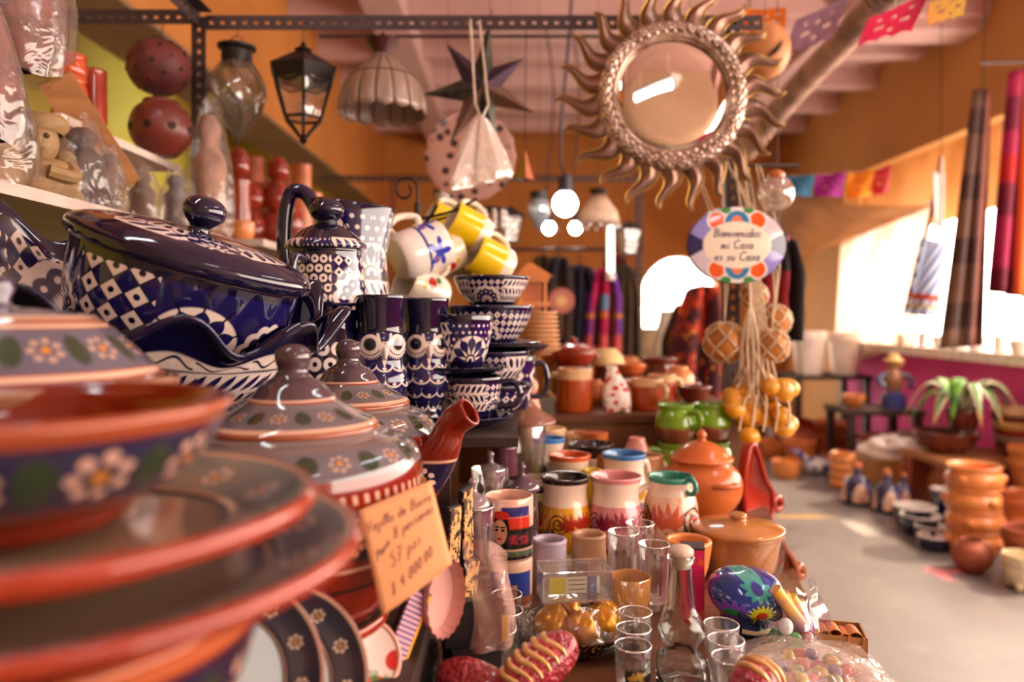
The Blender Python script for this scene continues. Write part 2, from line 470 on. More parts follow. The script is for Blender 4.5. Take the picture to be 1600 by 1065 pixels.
def talavera(name, prof, bands, base=TD, circ=None, rough=0.08, inner=None):
    """bands: (z0, z1, style or (styleA, styleB), repeats)"""
    g = G(name, rough, 0.6); u, v = g.uv(); L = arclen(prof)
    u = u + (g.noise(9.0, detail=1.0) - 0.5) * 0.006; v = v + (g.noise(11.0, detail=1.0) - 0.5) * 0.01
    c = g.mix(base, TB, g.ramp(g.noise(5.0), 0.45, 0.75, 0.0, 0.55))
    for z0, z1, sty, n in bands:
        v0, v1 = vat(prof, z0), vat(prof, z1)
        rm = max(r for r, z in prof if min(z0, z1) - 0.004 <= z <= max(z0, z1) + 0.004) if any(min(z0, z1) - 0.004 <= z <= max(z0, z1) + 0.004 for r, z in prof) else max(r for r, z in prof)
        cc = circ or 2 * PI * rm
        un = u * float(n); x = (g.mod(un, 1.0) - 0.5) * (cc / n); y = (v - v0) * L; hh = (v1 - v0) * L
        if isinstance(sty, tuple):
            a = STY[sty[0]](g, x, y, hh, cc / n); b = STY[sty[1]](g, x, y, hh, cc / n)
            col = g.mix(a, b, g.mod(g.m('FLOOR', un), 2.0))
        elif sty in STY: col = STY[sty](g, x, y, hh, cc / n)
        else: col = sty
        c = g.mix(c, col, g.band(v, v0, v1, 0.003))
    if inner is not None:
        c = g.mix(c, inner[1], g.less(inner[0] * -1.0, v * -1.0, 0.01) if False else g.m('GREATER_THAN', v, inner[0]))
    return g.done(c)

CL, GR, NV, WL = '#80200c', '#6a6470', '#261c3c', '#d6ab92'      # brown clay glaze, grey slip, navy slip, cream line
def dotflower(g, x, y, R, n=7):
    rad = g.ln(x, y); k = 2 * PI / n
    a = g.mod(g.m('ARCTAN2', y, x), k) - k / 2
    d = g.ln(rad * g.m('COSINE', a) - R, rad * g.m('SINE', a))
    return g.less(d, R * 0.31, R * 0.1), g.less(rad, R * 0.36, R * 0.12)
def barro(name, prof, bands, base=CL, rough=0.12):
    """bands: (z0,z1,kind,arg); kinds: fill colour, 'flowers' (n, bg), 'squiggle' n"""
    g = G(name, rough, 0.5); u, v = g.uv(); L = arclen(prof)
    v = v + (g.noise(8.0, detail=1.0) - 0.5) * 0.006
    c = g.mix(base, '#6e1c0c', g.ramp(g.noise(6.0), 0.45, 0.75, 0.0, 0.6))
    for z0, z1, kind, arg in bands:
        v0, v1 = vat(prof, z0), vat(prof, z1)
        if v0 > v1: v0, v1 = v1, v0
        sel = [r for r, z in prof if min(z0, z1) - 0.006 <= z <= max(z0, z1) + 0.006]
        rm = sum(sel) / len(sel) if sel else max(r for r, z in prof)
        cc = 2 * PI * rm
        if kind == 'flowers':
            n, bgc = arg; hh = (v1 - v0) * L
            x = (g.mod(u * float(n), 1.0) - 0.5) * (cc / n); y = (v - (v0 + v1) / 2) * L
            col = g.mix(bgc, '#50505a', g.ramp(g.noise(12.0), 0.5, 0.8, 0, 0.4))
            xl = (g.mod(u * float(n) + 0.5, 1.0) - 0.5) * (cc / n)
            col = g.mix(col, '#2c3a26', g.less(g.ln(xl / (cc / n * 0.17), y / (hh * 0.36)), 1.0, 0.3))
            pm, cm = dotflower(g, x, y, hh * (0.29 if bgc == NV else 0.22))
            col = g.mix(col, '#cfa08c' if bgc == NV else '#b08c7c', pm); col = g.mix(col, '#c47c1c', cm)
        elif kind == 'squiggle':
            hh = (v1 - v0) * L
            x = g.mod(u * float(arg) + (v - v0) * (L * 12.0), 1.0)
            col = g.mix(base, WL, g.less(g.ab(x - 0.5), 0.2, 0.15))
        else: col = kind
        c = g.mix(c, col, g.band(v, v0, v1, 0.004))
    return g.done(c)

# ------------------------------------------------------------------ wooden display furniture
def wood(name, a, b, rough=0.55, scale=6):
    g = G(name, rough); X, Y, Z = g.xyz(g.obj())
    n = g.noise(scale, g.vec(X * 1.0, Y * 7.0, Z * 7.0), detail=5.0)
    return g.done(g.mix(a, b, g.ramp(n, 0.3, 0.7)))
M_wood = wood('brown_wood', '#7a4a28', '#5a3218'); M_dark = wood('dark_wood', '#3a2418', '#241610'); M_pale = wood('pale_board', '#b9814e', '#9a6436')
M_black = plain('#171315', 0.45, name='black_panel'); M_shelfw = plain('#d9c4b8', 0.5, name='white_board')
t = thing('display_table', 'long wooden counter under the mugs and glasses', 'table', (0.0, 1.75, 0.0), (0, 0, -0.215))
mk('table_top', box(-0.62, -1.35, 0.70, 0.575, 1.25, 0.74), M_wood, t, sm=0)
for sx in (-0.55, 0.53):
    for sy in (-1.25, 1.15): mk('leg', box(sx - 0.035, sy - 0.035, 0, sx + 0.035, sy + 0.035, 0.70), M_wood, t, sm=0)
t = thing('display_riser', 'dark stepped riser carrying the brown clay dinner set', 'riser', (-0.62, 0.95, 0))
mk('step_board', box(-0.75, -0.85, 0.805, 0.52, 0.29, 0.835), M_dark, t, sm=0)
mk('step_board', box(-0.75, 0.29, 0.985, 0.63, 1.05, 1.0), M_dark, t, sm=0)
mk('step_board', box(-0.75, -0.14, 0.97, 0.185, 0.29, 1.0), M_dark, t, sm=0)
mk('back_panel', box(-0.75, 0.29, 0.745, 0.52, 0.31, 0.985), M_dark, t, sm=0)
mk('side_panel', box(0.50, -0.85, 0.745, 0.52, 0.29, 0.805), M_black, t, sm=0)
for yy in (-0.8, 0.95): mk('leg', box(-0.72, yy - 0.03, 0, -0.66, yy + 0.03, 0.80), M_dark, t, sm=0)

# ------------------------------------------------------------------ foreground brown clay set
def covered(o_parent): pass
# plates
def plate_prof(R, h=0.018, foot=0.6):
    return [(1e-4, 0.0), (R * foot, 0.0), (R * (foot + 0.05), 0.004), (R * 0.86, h * 0.72), (R * 0.98, h), (R, h + 0.006), (R * 0.985, h + 0.0105), (R * 0.955, h + 0.010), (R * 0.84, h * 0.72 + 0.006), (R * 0.66, 0.012), (R * 0.60, 0.008), (1e-4, 0.008)]
def plate_mat(name, prof, R, t1='#8a8a80', t2='#76746e', cen='#a3866e'):
    g = G(name, 0.16, 0.4); u, v = g.uv(); L = arclen(prof)
    vr = [0.0]
    for i in range(1, len(prof)): vr.append(vr[-1] + math.hypot(prof[i][0] - prof[i - 1][0], prof[i][1] - prof[i - 1][1]))
    vr = [q / L for q in vr]
    c = g.mix(CL, '#a8391a', g.ramp(g.noise(5.0), 0.4, 0.7))
    top = g.mix(t1, t2, g.ramp(g.noise(9.0), 0.35, 0.7))
    c = g.mix(c, top, g.m('GREATER_THAN', v, vr[7] + 0.008))
    c = g.mix(c, WL, g.band(v, vr[9] - 0.006, vr[9] + 0.006)); c = g.mix(c, '#c9a184', g.band(v, vr[7] - 0.004, vr[7] + 0.008))
    n = 12.0; x = (g.mod(u * n, 1.0) - 0.5) * (2 * PI * R * 0.84 / n); y = (v - (vr[8] + 0.02)) * L
    pm, cm = dotflower(g, x, y, R * 0.06)
    c = g.mix(c, '#d9c0ae', pm); c = g.mix(c, '#c98a2a', cm)
    c = g.mix(c, cen, g.m('GREATER_THAN', v, vr[10]))
    return g.done(c)
for nm, R, loc, lab in (('plate', 0.172, (-0.262, 0.445, 1.040), 'largest brown clay dinner plate at the bottom of the front stack'),
                        ('plate', 0.147, (-0.262, 0.435, 1.068), 'smaller brown clay plate with grey rim under the flowered bowl')):
    pr = smooth(plate_prof(R), 3)
    pr = [(max(r, 1e-4), z) for r, z in pr]
    mk(nm, lathe(pr, 96), plate_mat('clay_plate_%d' % int(R * 1000), plate_prof(R), R), None, loc, (0, 0, 0.3), lab, 'plate', sm=60)
# near bowl
bo = [(0.062, 0.0), (0.066, 0.006), (0.07, 0.012), (0.095, 0.024), (0.113, 0.045), (0.119, 0.062), (0.121, 0.066)]
pr = vessel(bo, 0.008, 0.010)
pr_r = [(r + (0.0025 if z > 0.0625 else 0), z) for r, z in pr]
m = barro('flowered_bowl_glaze', pr_r, [(0.024, 0.058, 'flowers', (12, NV)), (0.0595, 0.0695, '#a8502c', None), (0.0095, 0.0225, '#7c1e0c', None)])
mk('bowl', lathe(pr_r, 96), m, None, (-0.290, 0.440, 1.0805), (0, 0, 0.16), 'brown clay bowl with white flowers on navy, nearest at left', 'bowl', sm=70)
# bowls that carry the plates
bo2 = [(0.05, 0.0), (0.055, 0.006), (0.085, 0.03), (0.115, 0.075), (0.128, 0.12), (0.131, 0.127)]
pr = vessel(bo2, 0.008, 0.010)
m = barro('deep_bowl_glaze', pr, [(0.055, 0.113, 'flowers', (9, NV)), (0.116, 0.131, '#c0623a', None)])
mk('bowl', lathe(pr, 80), m, None, (-0.275, 0.435, 0.9085), (0, 0, 0.4), 'deep flowered clay bowl under the plate stack', 'bowl', sm=70)
bo3 = [(0.05, 0.0), (0.055, 0.005), (0.085, 0.015), (0.105, 0.05), (0.112, 0.068)]
pr = vessel(bo3, 0.008, 0.010); m = barro('stack_bowl_glaze', pr, [(0.012, 0.034, 'flowers', (12, NV))])
mk('bowl', lathe(pr, 64), m, None, (-0.275, 0.435, 0.8355), (0, 0, 0), 'shallow clay bowl at the very bottom of the plate stack', 'bowl', sm=70)
for k, (px, py, d, lab) in enumerate(((335, 1075, 0.63, 'clay saucer standing on edge under the plates, left one'), (415, 1078, 0.66, 'clay saucer standing on edge beneath the tureen, right one'))):
    pr = [(max(r, 1e-4), z) for r, z in smooth(plate_prof(0.085, 0.02), 3)]
    mk('saucer', lathe(pr, 64), plate_mat('saucer_glaze_%d' % k, plate_prof(0.085, 0.02), 0.085, '#3c3a44', '#2c2630', '#241a1c'), None, P(px, py, d), (1.25, 0.0, 0.75), lab, 'saucer', sm=60)

# lidded dish at far left
t = thing('casserole_dish', 'round brown clay casserole with flat flowered lid, left edge', 'casserole', (-0.434, 0.645, 1.058))
bo = [(0.10, 0.0), (0.115, 0.01), (0.138, 0.05), (0.142, 0.078), (0.143, 0.084)]
pr = vessel(bo, 0.010, 0.010)
mk('body', lathe(pr, 80), barro('casserole_glaze', pr, [(0.02, 0.06, 'flowers', (11, NV)), (0.066, 0.10, '#9a6a50', None)]), t, sm=70)
lp = smooth([(0.128, 0.078), (0.131, 0.083), (0.128, 0.090), (0.118, 0.102), (0.096, 0.123), (0.076, 0.139), (0.066, 0.1425), (0.03, 0.147), (0.013, 0.149)], 4) + [(0.011, 0.154), (0.015, 0.163), (0.012, 0.172), (1e-4, 0.174)]
lm = barro('casserole_lid_glaze', lp, [(0.098, 0.130, 'flowers', (14, '#5d5765')), (0.092, 0.0965, WL, None), (0.131, 0.1335, WL, None), (0.1335, 0.139, '#a06a50', None), (0.139, 0.1405, WL, None), (0.1405, 0.150, '#6b6370', None), (0.150, 0.18, '#4a3850', None)], base='#8a4a38', rough=0.2)
lid = mk('lid', lathe(lp, 80), lm, t, sm=60)

# front tureen
def tureen_lid(R, h):
    return smooth([(R * 0.97, 0.0), (R, 0.004), (R * 0.985, 0.009), (R * 0.90, 0.016), (R * 0.72, 0.026), (R * 0.56, 0.036), (R * 0.46, 0.047), (R * 0.38, 0.060), (R * 0.30, 0.067), (R * 0.23, 0.071), (R * 0.185, 0.077), (R * 0.175, 0.084), (R * 0.20, 0.094), (R * 0.20, 0.103), (R * 0.16, 0.111), (R * 0.09, 0.1155)], 3) + [(1e-4, 0.117)]
LB = [(0.0, 0.010, '#9a5236', None), (0.010, 0.0145, WL, None), (0.0145, 0.040, '#6f6668', None), (0.017, 0.035, 'flowers', (9, '#6d6468')), (0.042, 0.0455, '#c79c88', None), (0.0455, 0.118, '#4d3a40', None)]
t = thing('soup_tureen', 'large brown clay soup tureen with grey domed lid behind the price note', 'tureen', (-0.2284, 0.80, 0.881), (0, 0, 0.25)); t.scale = (0.93, 0.93, 0.93)
bo = [(0.075, 0.0), (0.085, 0.006), (0.112, 0.035), (0.136, 0.09), (0.145, 0.145), (0.1445, 0.175), (0.139, 0.192), (0.126, 0.2035), (0.108, 0.2095), (0.098, 0.211)]
pr = vessel(bo, 0.010, 0.012)
m = barro('tureen_glaze', pr, [(0.181, 0.206, 'flowers', (13, '#6a636a')), (0.206, 0.22, '#7c6a66', None), (0.157, 0.166, 'squiggle', 70), (0.140, 0.1435, WL, None), (0.098, 0.139, 'flowers', (14, NV)), (0.088, 0.0915, WL, None), (0.066, 0.070, '#1c1420', None)])
mk('body', lathe(pr, 96), m, t, sm=70)
lp = tureen_lid(0.096, 0.1)
mk('lid', lathe(lp, 80), barro('tureen_lid_glaze', lp, LB, base='#8a3a22'), t, (0, 0, 0.2135), sm=60).scale = (1, 1, 0.82)
hp = crv([(-0.034, -0.130, 0.168), (-0.024, -0.156, 0.178), (0, -0.163, 0.181), (0.024, -0.156, 0.178), (0.034, -0.130, 0.168)], 5)
mk('handle', scl(tube(hp, 0.010, 10), 1, 1, 1), plain('#6a2a1c', 0.12, coat=0.5, name='handle_glaze'), t, rot=(0, 0, -0.15), sm=70)
mk('handle', tube(hp, 0.010, 10), plain('#6a2a1c', 0.12, coat=0.5, name='handle_glaze'), t, rot=(0, 0, PI - 0.15), sm=70)
# teapot
t = thing('teapot', 'brown clay teapot with flowered navy band and curved spout', 'teapot', (-0.2345, 1.10, 0.857))
bo = [(0.06, 0.0), (0.068, 0.006), (0.09, 0.035), (0.118, 0.09), (0.127, 0.13), (0.127, 0.165), (0.1235, 0.185), (0.112, 0.2), (0.095, 0.2075), (0.088, 0.209)]
pr = vessel(bo, 0.009, 0.012)
m = barro('teapot_glaze', pr, [(0.177, 0.206, 'flowers', (11, '#6c666c')), (0.206, 0.22, '#7c6a66', None), (0.159, 0.167, 'squiggle', 60), (0.143, 0.1465, WL, None), (0.100, 0.142, 'flowers', (11, NV)), (0.084, 0.0875, WL, None), (0.068, 0.073, '#1a1018', None)])
mk('body', lathe(pr, 96), m, t, rot=(0, 0, 0.1), sm=70)
lp = tureen_lid(0.088, 0.1)
mk('lid', lathe(lp, 72), barro('teapot_lid_glaze', lp, LB, base='#8a3a22'), t, (0, 0, 0.2115), sm=60).scale = (1, 1, 0.82)
sp = crv([(0.100, 0, 0.10), (0.130, 0, 0.135), (0.150, 0, 0.165), (0.165, 0, 0.195), (0.190, 0, 0.212)], 6)
rr = [0.036 - 0.0175 * min(1, i / (len(sp) * 0.62)) for i in range(len(sp))]
so = tube(sp, rr, 20, cap=False)
g = G('spout_glaze', 0.12, 0.5); X, Y, Z = g.xyz(g.obj())
c = g.mix(CL, '#6e1c0c', g.ramp(g.noise(6.0), 0.45, 0.75, 0, 0.6)); c = g.mix(c, NV, g.band(Z, 0.1, 0.142, 0.002)); c = g.mix(c, WL, g.band(Z, 0.143, 0.1465, 0.002))
pm, cm = dotflower(g, X - 0.134, Z - 0.122, 0.0115, 7); c = g.mix(c, '#ecc9b6', pm); c = g.mix(c, '#d98a18', cm)
so = mk('spout', so, g.done(c), t, rot=(0, 0, -0.35), sm=70, thick=0.005)
hp = crv([(-0.115, 0, 0.17), (-0.165, 0, 0.19), (-0.185, 0, 0.15), (-0.165, 0, 0.09), (-0.112, 0, 0.08)], 6)
mk('handle', tube(hp, 0.011, 12), plain('#6a2a1c', 0.12, coat=0.5, name='handle_glaze'), t, sm=70)

pr = vessel([(0.09, 0.0), (0.1, 0.01), (0.125, 0.08), (0.128, 0.16), (0.118, 0.21), (0.115, 0.2185)], 0.009, 0.012)
mk('clay_pot', lathe(pr, 48), barro('hidden_pot_glaze', pr, [(0.1, 0.16, 'flowers', (12, NV))]), None, (-0.434, 0.645, 0.8355), (0, 0, 0), 'brown clay pot carrying the lidded casserole at left', 'pot', sm=70)

pr = [(max(r, 1e-4), z) for r, z in smooth(plate_prof(0.10, 0.012), 3)]
mk('plate', lathe(pr, 48), plate_mat('under_plate_glaze', plate_prof(0.10, 0.012), 0.10), None, (-0.2284, 0.80, 0.8705), (0, 0, 0), 'brown clay plate directly under the soup tureen', 'plate', sm=60)
mk('trivet', lathe([(1e-4, 0), (0.07, 0), (0.07, 0.0345), (1e-4, 0.0345)], 32), M_wood, None, (-0.2284, 0.80, 0.8355), (0, 0, 0), 'round wooden trivet under the soup tureen', 'trivet', sm=30)

mk('trivet', lathe([(1e-4, 0), (0.06, 0), (0.06, 0.0212), (1e-4, 0.0212)], 32), M_wood, None, (-0.2345, 1.10, 0.8355), (0, 0, 0), 'round wooden trivet under the teapot', 'trivet', sm=30)
# ------------------------------------------------------------------ blue talavera
def put_pot(name, label, cat, loc, prof, mat, rz=0.0, seg=48, group=None, rotv=None):
    return mk(name, lathe(prof, seg), mat, None, loc, rotv or (0, 0, rz), label, cat, group, sm=60)
M_cob = plain('#120d30', 0.07, coat=0.6, var=0.3, name='cobalt_glaze')
# --- long ruffled platter holding the oval covered dish
A, B = 0.285, 0.165
def oval(a, b):
    k = b / a
    return lambda t, i, r, z: (r * math.cos(t), r * math.sin(t) * k, z)
tp = [(1e-4, 0.0), (0.17, 0.0), (0.175, 0.006), (0.20, 0.022), (0.232, 0.05), (0.250, 0.082), (0.262, 0.096), (0.278, 0.106), (0.286, 0.108), (0.285, 0.113), (0.275, 0.112), (0.258, 0.102), (0.242, 0.084), (0.222, 0.05), (0.19, 0.026), (0.15, 0.014), (1e-4, 0.012)]
tps = [(max(r, 1e-4), z) for r, z in smooth(tp, 4)]
def ruff(t, i, r, z):
    w = max(0.0, min(1.0, (z - 0.07) / 0.03)) if r > 0.2 else 0.0
    s = math.sin(11 * t + 0.9)
    rr = r * (1 + 0.030 * w * s); zz = z + 0.018 * w * s
    return (rr * math.cos(t), rr * math.sin(t) * (B / A), zz)
PLAT = thing('serving_platter', 'long ruffled blue and white platter tilted beneath the oval covered dish', 'platter', P(150, 462, 0.99), (0.30, 0.235, 0.16))
m = talavera('platter_glaze', tps, [(0.008, 0.068, 'leaf3', 14), (0.070, 0.082, 'wave', 20)], circ=1.35)
g0 = lathe(tps, 220, ruff)
PLAT.location = PLAT.location + Vector((0, 0, -0.106)); PLAT.scale = (1, 1, 1.28)
mk('platter_body', g0, m, PLAT, sm=60)
# inside painting band: a thin liner with big petals on the inner wall
lin_p = [(0.19, 0.0285), (0.215, 0.044), (0.232, 0.066), (0.243, 0.088), (0.254, 0.1005)]
lin_s = smooth(lin_p, 4)
def ruff2(t, i, r, z):
    x, y, zz = ruff(t, i, r, z); return (x * 0.992, y * 0.992, zz + 0.0016)
mk('painted_lining', lathe(lin_s, 180, ruff2), talavera('platter_lining', lin_s, [(0.030, 0.095, ('sun', 'fan'), 8)], circ=1.3), PLAT, sm=60)
# --- oval covered dish
DISH = thing('covered_dish', 'oval cobalt and white covered casserole with round knob on its lid', 'covered dish', (0, 0, 0))
DISH.matrix_world = Matrix.Translation(PLAT.location + Vector((0, 0, 0.016))) @ Euler((0.12, 0.235, 0.16)).to_matrix().to_4x4() @ Matrix.Translation((0.082, -0.014, 0.055)) @ Matrix.Scale(0.965, 4) @ Euler((0, 0.06, 0)).to_matrix().to_4x4()
oa, ob = 0.148, 0.104
dp = vessel([(0.118, 0.0), (0.126, 0.005), (0.140, 0.04), (0.145, 0.085), (0.146, 0.107)], 0.007, 0.008, 4)
dm = talavera('dish_glaze', dp, [(0.006, 0.088, ('fan', 'sun'), 8), (0.100, 0.108, TD, 1)], circ=0.80)
# diamonds band between the medallions
g = G('dish_glaze_full', 0.07, 0.6); u, v = g.uv(); L = arclen(dp)
u = u + (g.noise(9.0, detail=1.0) - 0.5) * 0.004; v = v + (g.noise(11.0, detail=1.0) - 0.5) * 0.008
v0, v1 = vat(dp, 0.020), vat(dp, 0.096); hh = (v1 - v0) * L; cc = 0.80; n = 8.0
un = u * n; x = (g.mod(un, 1.0) - 0.5) * (cc / n); y = (v - v0) * L; idx = g.mod(g.m('FLOOR', un), 4.0)
b = st_fan(g, x, y, hh, cc / n, TB); a = st_sun(g, x, y, hh, cc / n, TB); d_ = st_diamond(g, x, y, hh, cc / n, 2.6)
cmx = g.mix(g.mix(g.mix(a, d_, g.m('GREATER_THAN', idx, 0.5)), b, g.m('GREATER_THAN', idx, 1.5)), a, g.m('GREATER_THAN', idx, 2.5))
c = g.mix(TD, cmx, g.band(v, v0, v1, 0.003))
dm = g.done(c)
mk('body', lathe(dp, 128, oval(oa, ob)), dm, DISH, rot=(0, 0, 0), sm=60)
lp = [(0.140, 0.108), (0.153, 0.109), (0.157, 0.113), (0.158, 0.121), (0.155, 0.128), (0.146, 0.134), (0.130, 0.140), (0.10, 0.1465), (0.06, 0.151), (0.02, 0.1525), (1e-4, 0.1527)]
lps = [(max(r, 1e-4), z) for r, z in smooth(lp, 4)]
lid = mk('lid', lathe(lps, 128, oval(oa, ob)), talavera('dish_lid_glaze', lps, [(0.1425, 0.1515, ('fan', 'leaf'), 8)], circ=0.6), DISH, sm=60)
kp = smooth([(0.016, 0.150), (0.013, 0.158), (0.018, 0.163), (0.027, 0.173), (0.027, 0.186), (0.019, 0.195), (0.009, 0.1985)], 4) + [(1e-4, 0.199)]
mk('knob', lathe(kp, 32), M_cob, lid, sm=70)
pr = vessel([(0.09, 0.0), (0.1, 0.006), (0.13, 0.03), (0.14, 0.062)], 0.006, 0.008)
put_pot('bowl', 'cobalt bowl propping up the long ruffled platter', 'bowl', (-0.50, 0.985, 1.0005), pr, talavera('prop_bowl_glaze', pr, [(0.008, 0.055, ('leaf3', 'sun'), 8)]), 0.3)
# --- canister pots
def canister(loc, label, rz, h=0.092, lidded=True, R=0.066):
    t = thing('sugar_pot', label, 'pot', loc, (0, 0, rz))
    pr = vessel([(R * 0.92, 0.0), (R * 0.99, 0.004), (R * 1.0, h * 0.25), (R * 0.96, h * 0.6), (R * 0.89, h * 0.9), (R * 0.9, h)], 0.005, 0.006)
    mk('body', lathe(pr, 64), talavera('sugar_pot_glaze', pr, [(h * 0.06, h * 0.90, ('hex', 'sun'), 4)]), t, sm=60)
    hp = crv([(-R * 0.85, 0, h * 0.78), (-R * 1.35, 0, h * 0.86), (-R * 1.5, 0, h * 0.55), (-R * 1.3, 0, h * 0.25), (-R * 0.95, 0, h * 0.18)], 5)
    mk('handle', tube(hp, 0.0065, 10), M_cob, t, rot=(0, 0, 0.9), sm=70)
    if lidded:
        lp = smooth([(R * 0.99, h + 0.003), (R * 1.02, h + 0.006), (R * 1.0, h + 0.011), (R * 0.86, h + 0.020), (R * 0.62, h + 0.033), (R * 0.40, h + 0.041), (R * 0.27, h + 0.045), (R * 0.24, h + 0.049), (R * 0.33, h + 0.054), (R * 0.43, h + 0.064), (R * 0.42, h + 0.074), (R * 0.28, h + 0.084), (R * 0.1, h + 0.087)], 3) + [(1e-4, h + 0.0873)]
        mk('lid', lathe([(1e-4, h + 0.0025)] + lp, 64), talavera('sugar_lid_glaze', lp, [(h + 0.012, h + 0.040, ('leaf', 'fan'), 8)]), t, sm=60)
    return t
zc = P(510, 478, 1.28)
canister((zc.x, 1.28, 1.2125), 'lidded cobalt sugar pot with round knob and dotted body', 0.36)
pr = vessel([(0.05, 0.0), (0.058, 0.006), (0.064, 0.06), (0.062, 0.12), (0.052, 0.165), (0.048, 0.185), (0.053, 0.2035)], 0.005, 0.008)
put_pot('vase', 'dotted cobalt jar under the lidded sugar pot', 'jar', (zc.x + 0.002, 1.28, 1.0005), pr, talavera('jar_glaze', pr, [(0.03, 0.155, 'hex', 6)]), 0.3)
# pitcher
pt = thing('pitcher', 'tall blue and white pitcher with dark handle behind the sugar pot', 'pitcher', (P(548, 400, 1.44).x, 1.44, 1.0005), (0, 0, 0))
pr = vessel([(0.07, 0.0), (0.078, 0.008), (0.086, 0.07), (0.082, 0.16), (0.07, 0.26), (0.066, 0.32), (0.072, 0.40)], 0.006, 0.01)
def lip(t, i, r, z):
    w = max(0, (z - 0.3) / 0.1); e = math.cos(t - PI)
    return ((r + 0.012 * w * max(0, -e) ** 4) * math.cos(t), r * math.sin(t), z + w * 0.012 * (e if e > 0 else 0.5 * e))
mk('body', lathe(pr, 64, lip), talavera('pitcher_glaze', pr, [(0.02, 0.13, ('sun', 'leaf4'), 6), (0.14, 0.26, ('fan', 'leaf4'), 4), (0.27, 0.385, ('leaf4', 'fan'), 4)]), pt, sm=60)
mk('handle', tube(crv([(-0.06, 0, 0.385), (-0.085, 0, 0.425), (-0.115, 0, 0.42), (-0.125, 0, 0.33), (-0.11, 0, 0.2), (-0.075, 0, 0.13)], 6), 0.014, 12), M_cob, pt, sm=70)
# owl vases
def owl(px, d, label, rz, s=1.0):
    x = (px - 800) * d / FPX
    t = thing('owl_vase', label, 'vase', (x, d, 1.0005), (0, 0, rz)); t.scale = (s,) * 3
    pr = vessel([(0.024, 0.0), (0.03, 0.006), (0.034, 0.02), (0.03, 0.035), (0.036, 0.05), (0.046, 0.075), (0.047, 0.095), (0.041, 0.112), (0.039, 0.125), (0.0425, 0.140), (0.0425, 0.157), (0.038, 0.170), (0.0375, 0.180), (0.040, 0.205), (0.0435, 0.229)], 0.004, 0.01, 4)
    g = G('owl_glaze', 0.07, 0.6); u, v = g.uv(); L = arclen(pr)
    va = lambda z: vat(pr, z)
    c = g.mix(TB, TD, g.ramp(g.noise(6.0), 0.4, 0.65))
    # breast feathers: scalloped rings with dots
    R = 0.04; xx = (u - 0.75) * (2 * PI * R); y = (v - va(0.0)) * L
    s_ = 0.026; ry = (v * L) / s_; row = g.m('FLOOR', ry); fx = g.mod(xx / s_ + row * 0.5, 1.0) - 0.5; fy = g.mod(ry, 1.0) - 0.85
    rr = g.ln(fx, fy)
    low = g.less(v, va(0.118), 0.004)
    c = g.mix(c, TW, g.band(rr, 0.50, 0.60, 0.05) * low); c = g.mix(c, TW, g.less(g.ln(fx, fy + 0.38), 0.11, 0.05) * low)
    # eyes
    ex = g.ab(xx) - 0.0235; ey = (v - va(0.150)) * L
    er = g.ln(ex, ey)
    ea = g.m('ARCTAN2', ey, ex)
    lash = g.less(er, g.m('SINE', ea * 34.0) * 0.0025 + 0.0235, 0.001) * g.less(ey, 0.004, 0.002)
    up = g.less(va(0.120) * -1.0, v * -1.0, 0.004) * g.less(v, va(0.167), 0.002) if False else g.band(v, va(0.113), va(0.168), 0.004)
    c = g.mix(c, TW, lash * up)
    c = g.mix(c, TW, g.less(er, 0.0175, 0.001) * up); c = g.mix(c, TD, g.band(er, 0.0170, 0.0188, 0.0008) * up); c = g.mix(c, '#3a3238', g.less(er, 0.0105, 0.001) * up); c = g.mix(c, '#0b0918', g.less(er, 0.0065, 0.001) * up)
    c = g.mix(c, TW, g.less(g.ab(g.ab(xx) - (v - va(0.118)) * (L * 0.22)), 0.0022, 0.001) * up)
    c = g.mix(c, '#17112f', g.m('GREATER_THAN', v, va(0.1685)))
    m = g.done(c)
    mk('body', lathe(pr, 72), m, t, sm=60)
    mk('beak', xf(ball(0.007, 10, 8, 0.7, 1.0, 1.7), Matrix.Translation((0, -0.042, 0.136))), plain('#d9c8c0', 0.1, coat=0.5, name='beak_glaze'), t)
    for sx in (-1, 1): mk('foot', xf(ball(0.012, 12, 8, 1.0, 1.4, 0.7), Matrix.Translation((sx * 0.016, -0.026, 0.008))), M_cob, t)
owl(594, 1.28, 'cobalt owl vase with big painted eyes, left of the pair', 0.35)
owl(664, 1.36, 'cobalt owl vase with big painted eyes, right of the pair', 0.30, 0.985)
# blue bowls, cups and saucers
def bowl_prof(R, h, foot=0.55, th=0.005):
    return vessel([(R * foot, 0.0), (R * (foot + 0.03), 0.005), (R * 0.80, h * 0.42), (R * 0.95, h * 0.8), (R, h)], th, 0.007)
def cup_prof(R, h, foot=0.62, th=0.004):
    return vessel([(R * foot, 0.0), (R * (foot + 0.03), 0.004), (R * 0.82, h * 0.3), (R * 0.94, h * 0.65), (R, h)], th, 0.006)
def saucer_prof(R):
    return [(max(r, 1e-4), z) for r, z in smooth([(1e-4, 0), (R * 0.5, 0), (R * 0.55, 0.003), (R * 0.9, 0.012), (R, 0.017), (R * 0.985, 0.020), (R * 0.88, 0.0165), (R * 0.5, 0.008), (1e-4, 0.007)], 2)]
def xat(px, d): return (px - 800) * d / FPX
def bbowl(px, d, z, R, h, lab, bands, nm='bowl', cat='bowl', pr=None):
    pr = pr or bowl_prof(R, h)
    return put_pot(nm, lab, cat, (xat(px, d), d, z), pr, talavera('blue_%s_glaze' % nm, pr, bands), random.random() * 6)
bbowl(768, 1.52, 1.2155, 0.075, 0.056, 'small cobalt bowl topping the stack below the yellow mugs', [(0.008, 0.05, ('sun', 'leaf3'), 6)])
bbowl(764, 1.52, 1.139, 0.088, 0.075, 'diamond patterned cobalt bowl in the middle of the blue stack', [(0.012, 0.066, ('diamond4', 'sun'), 6)])
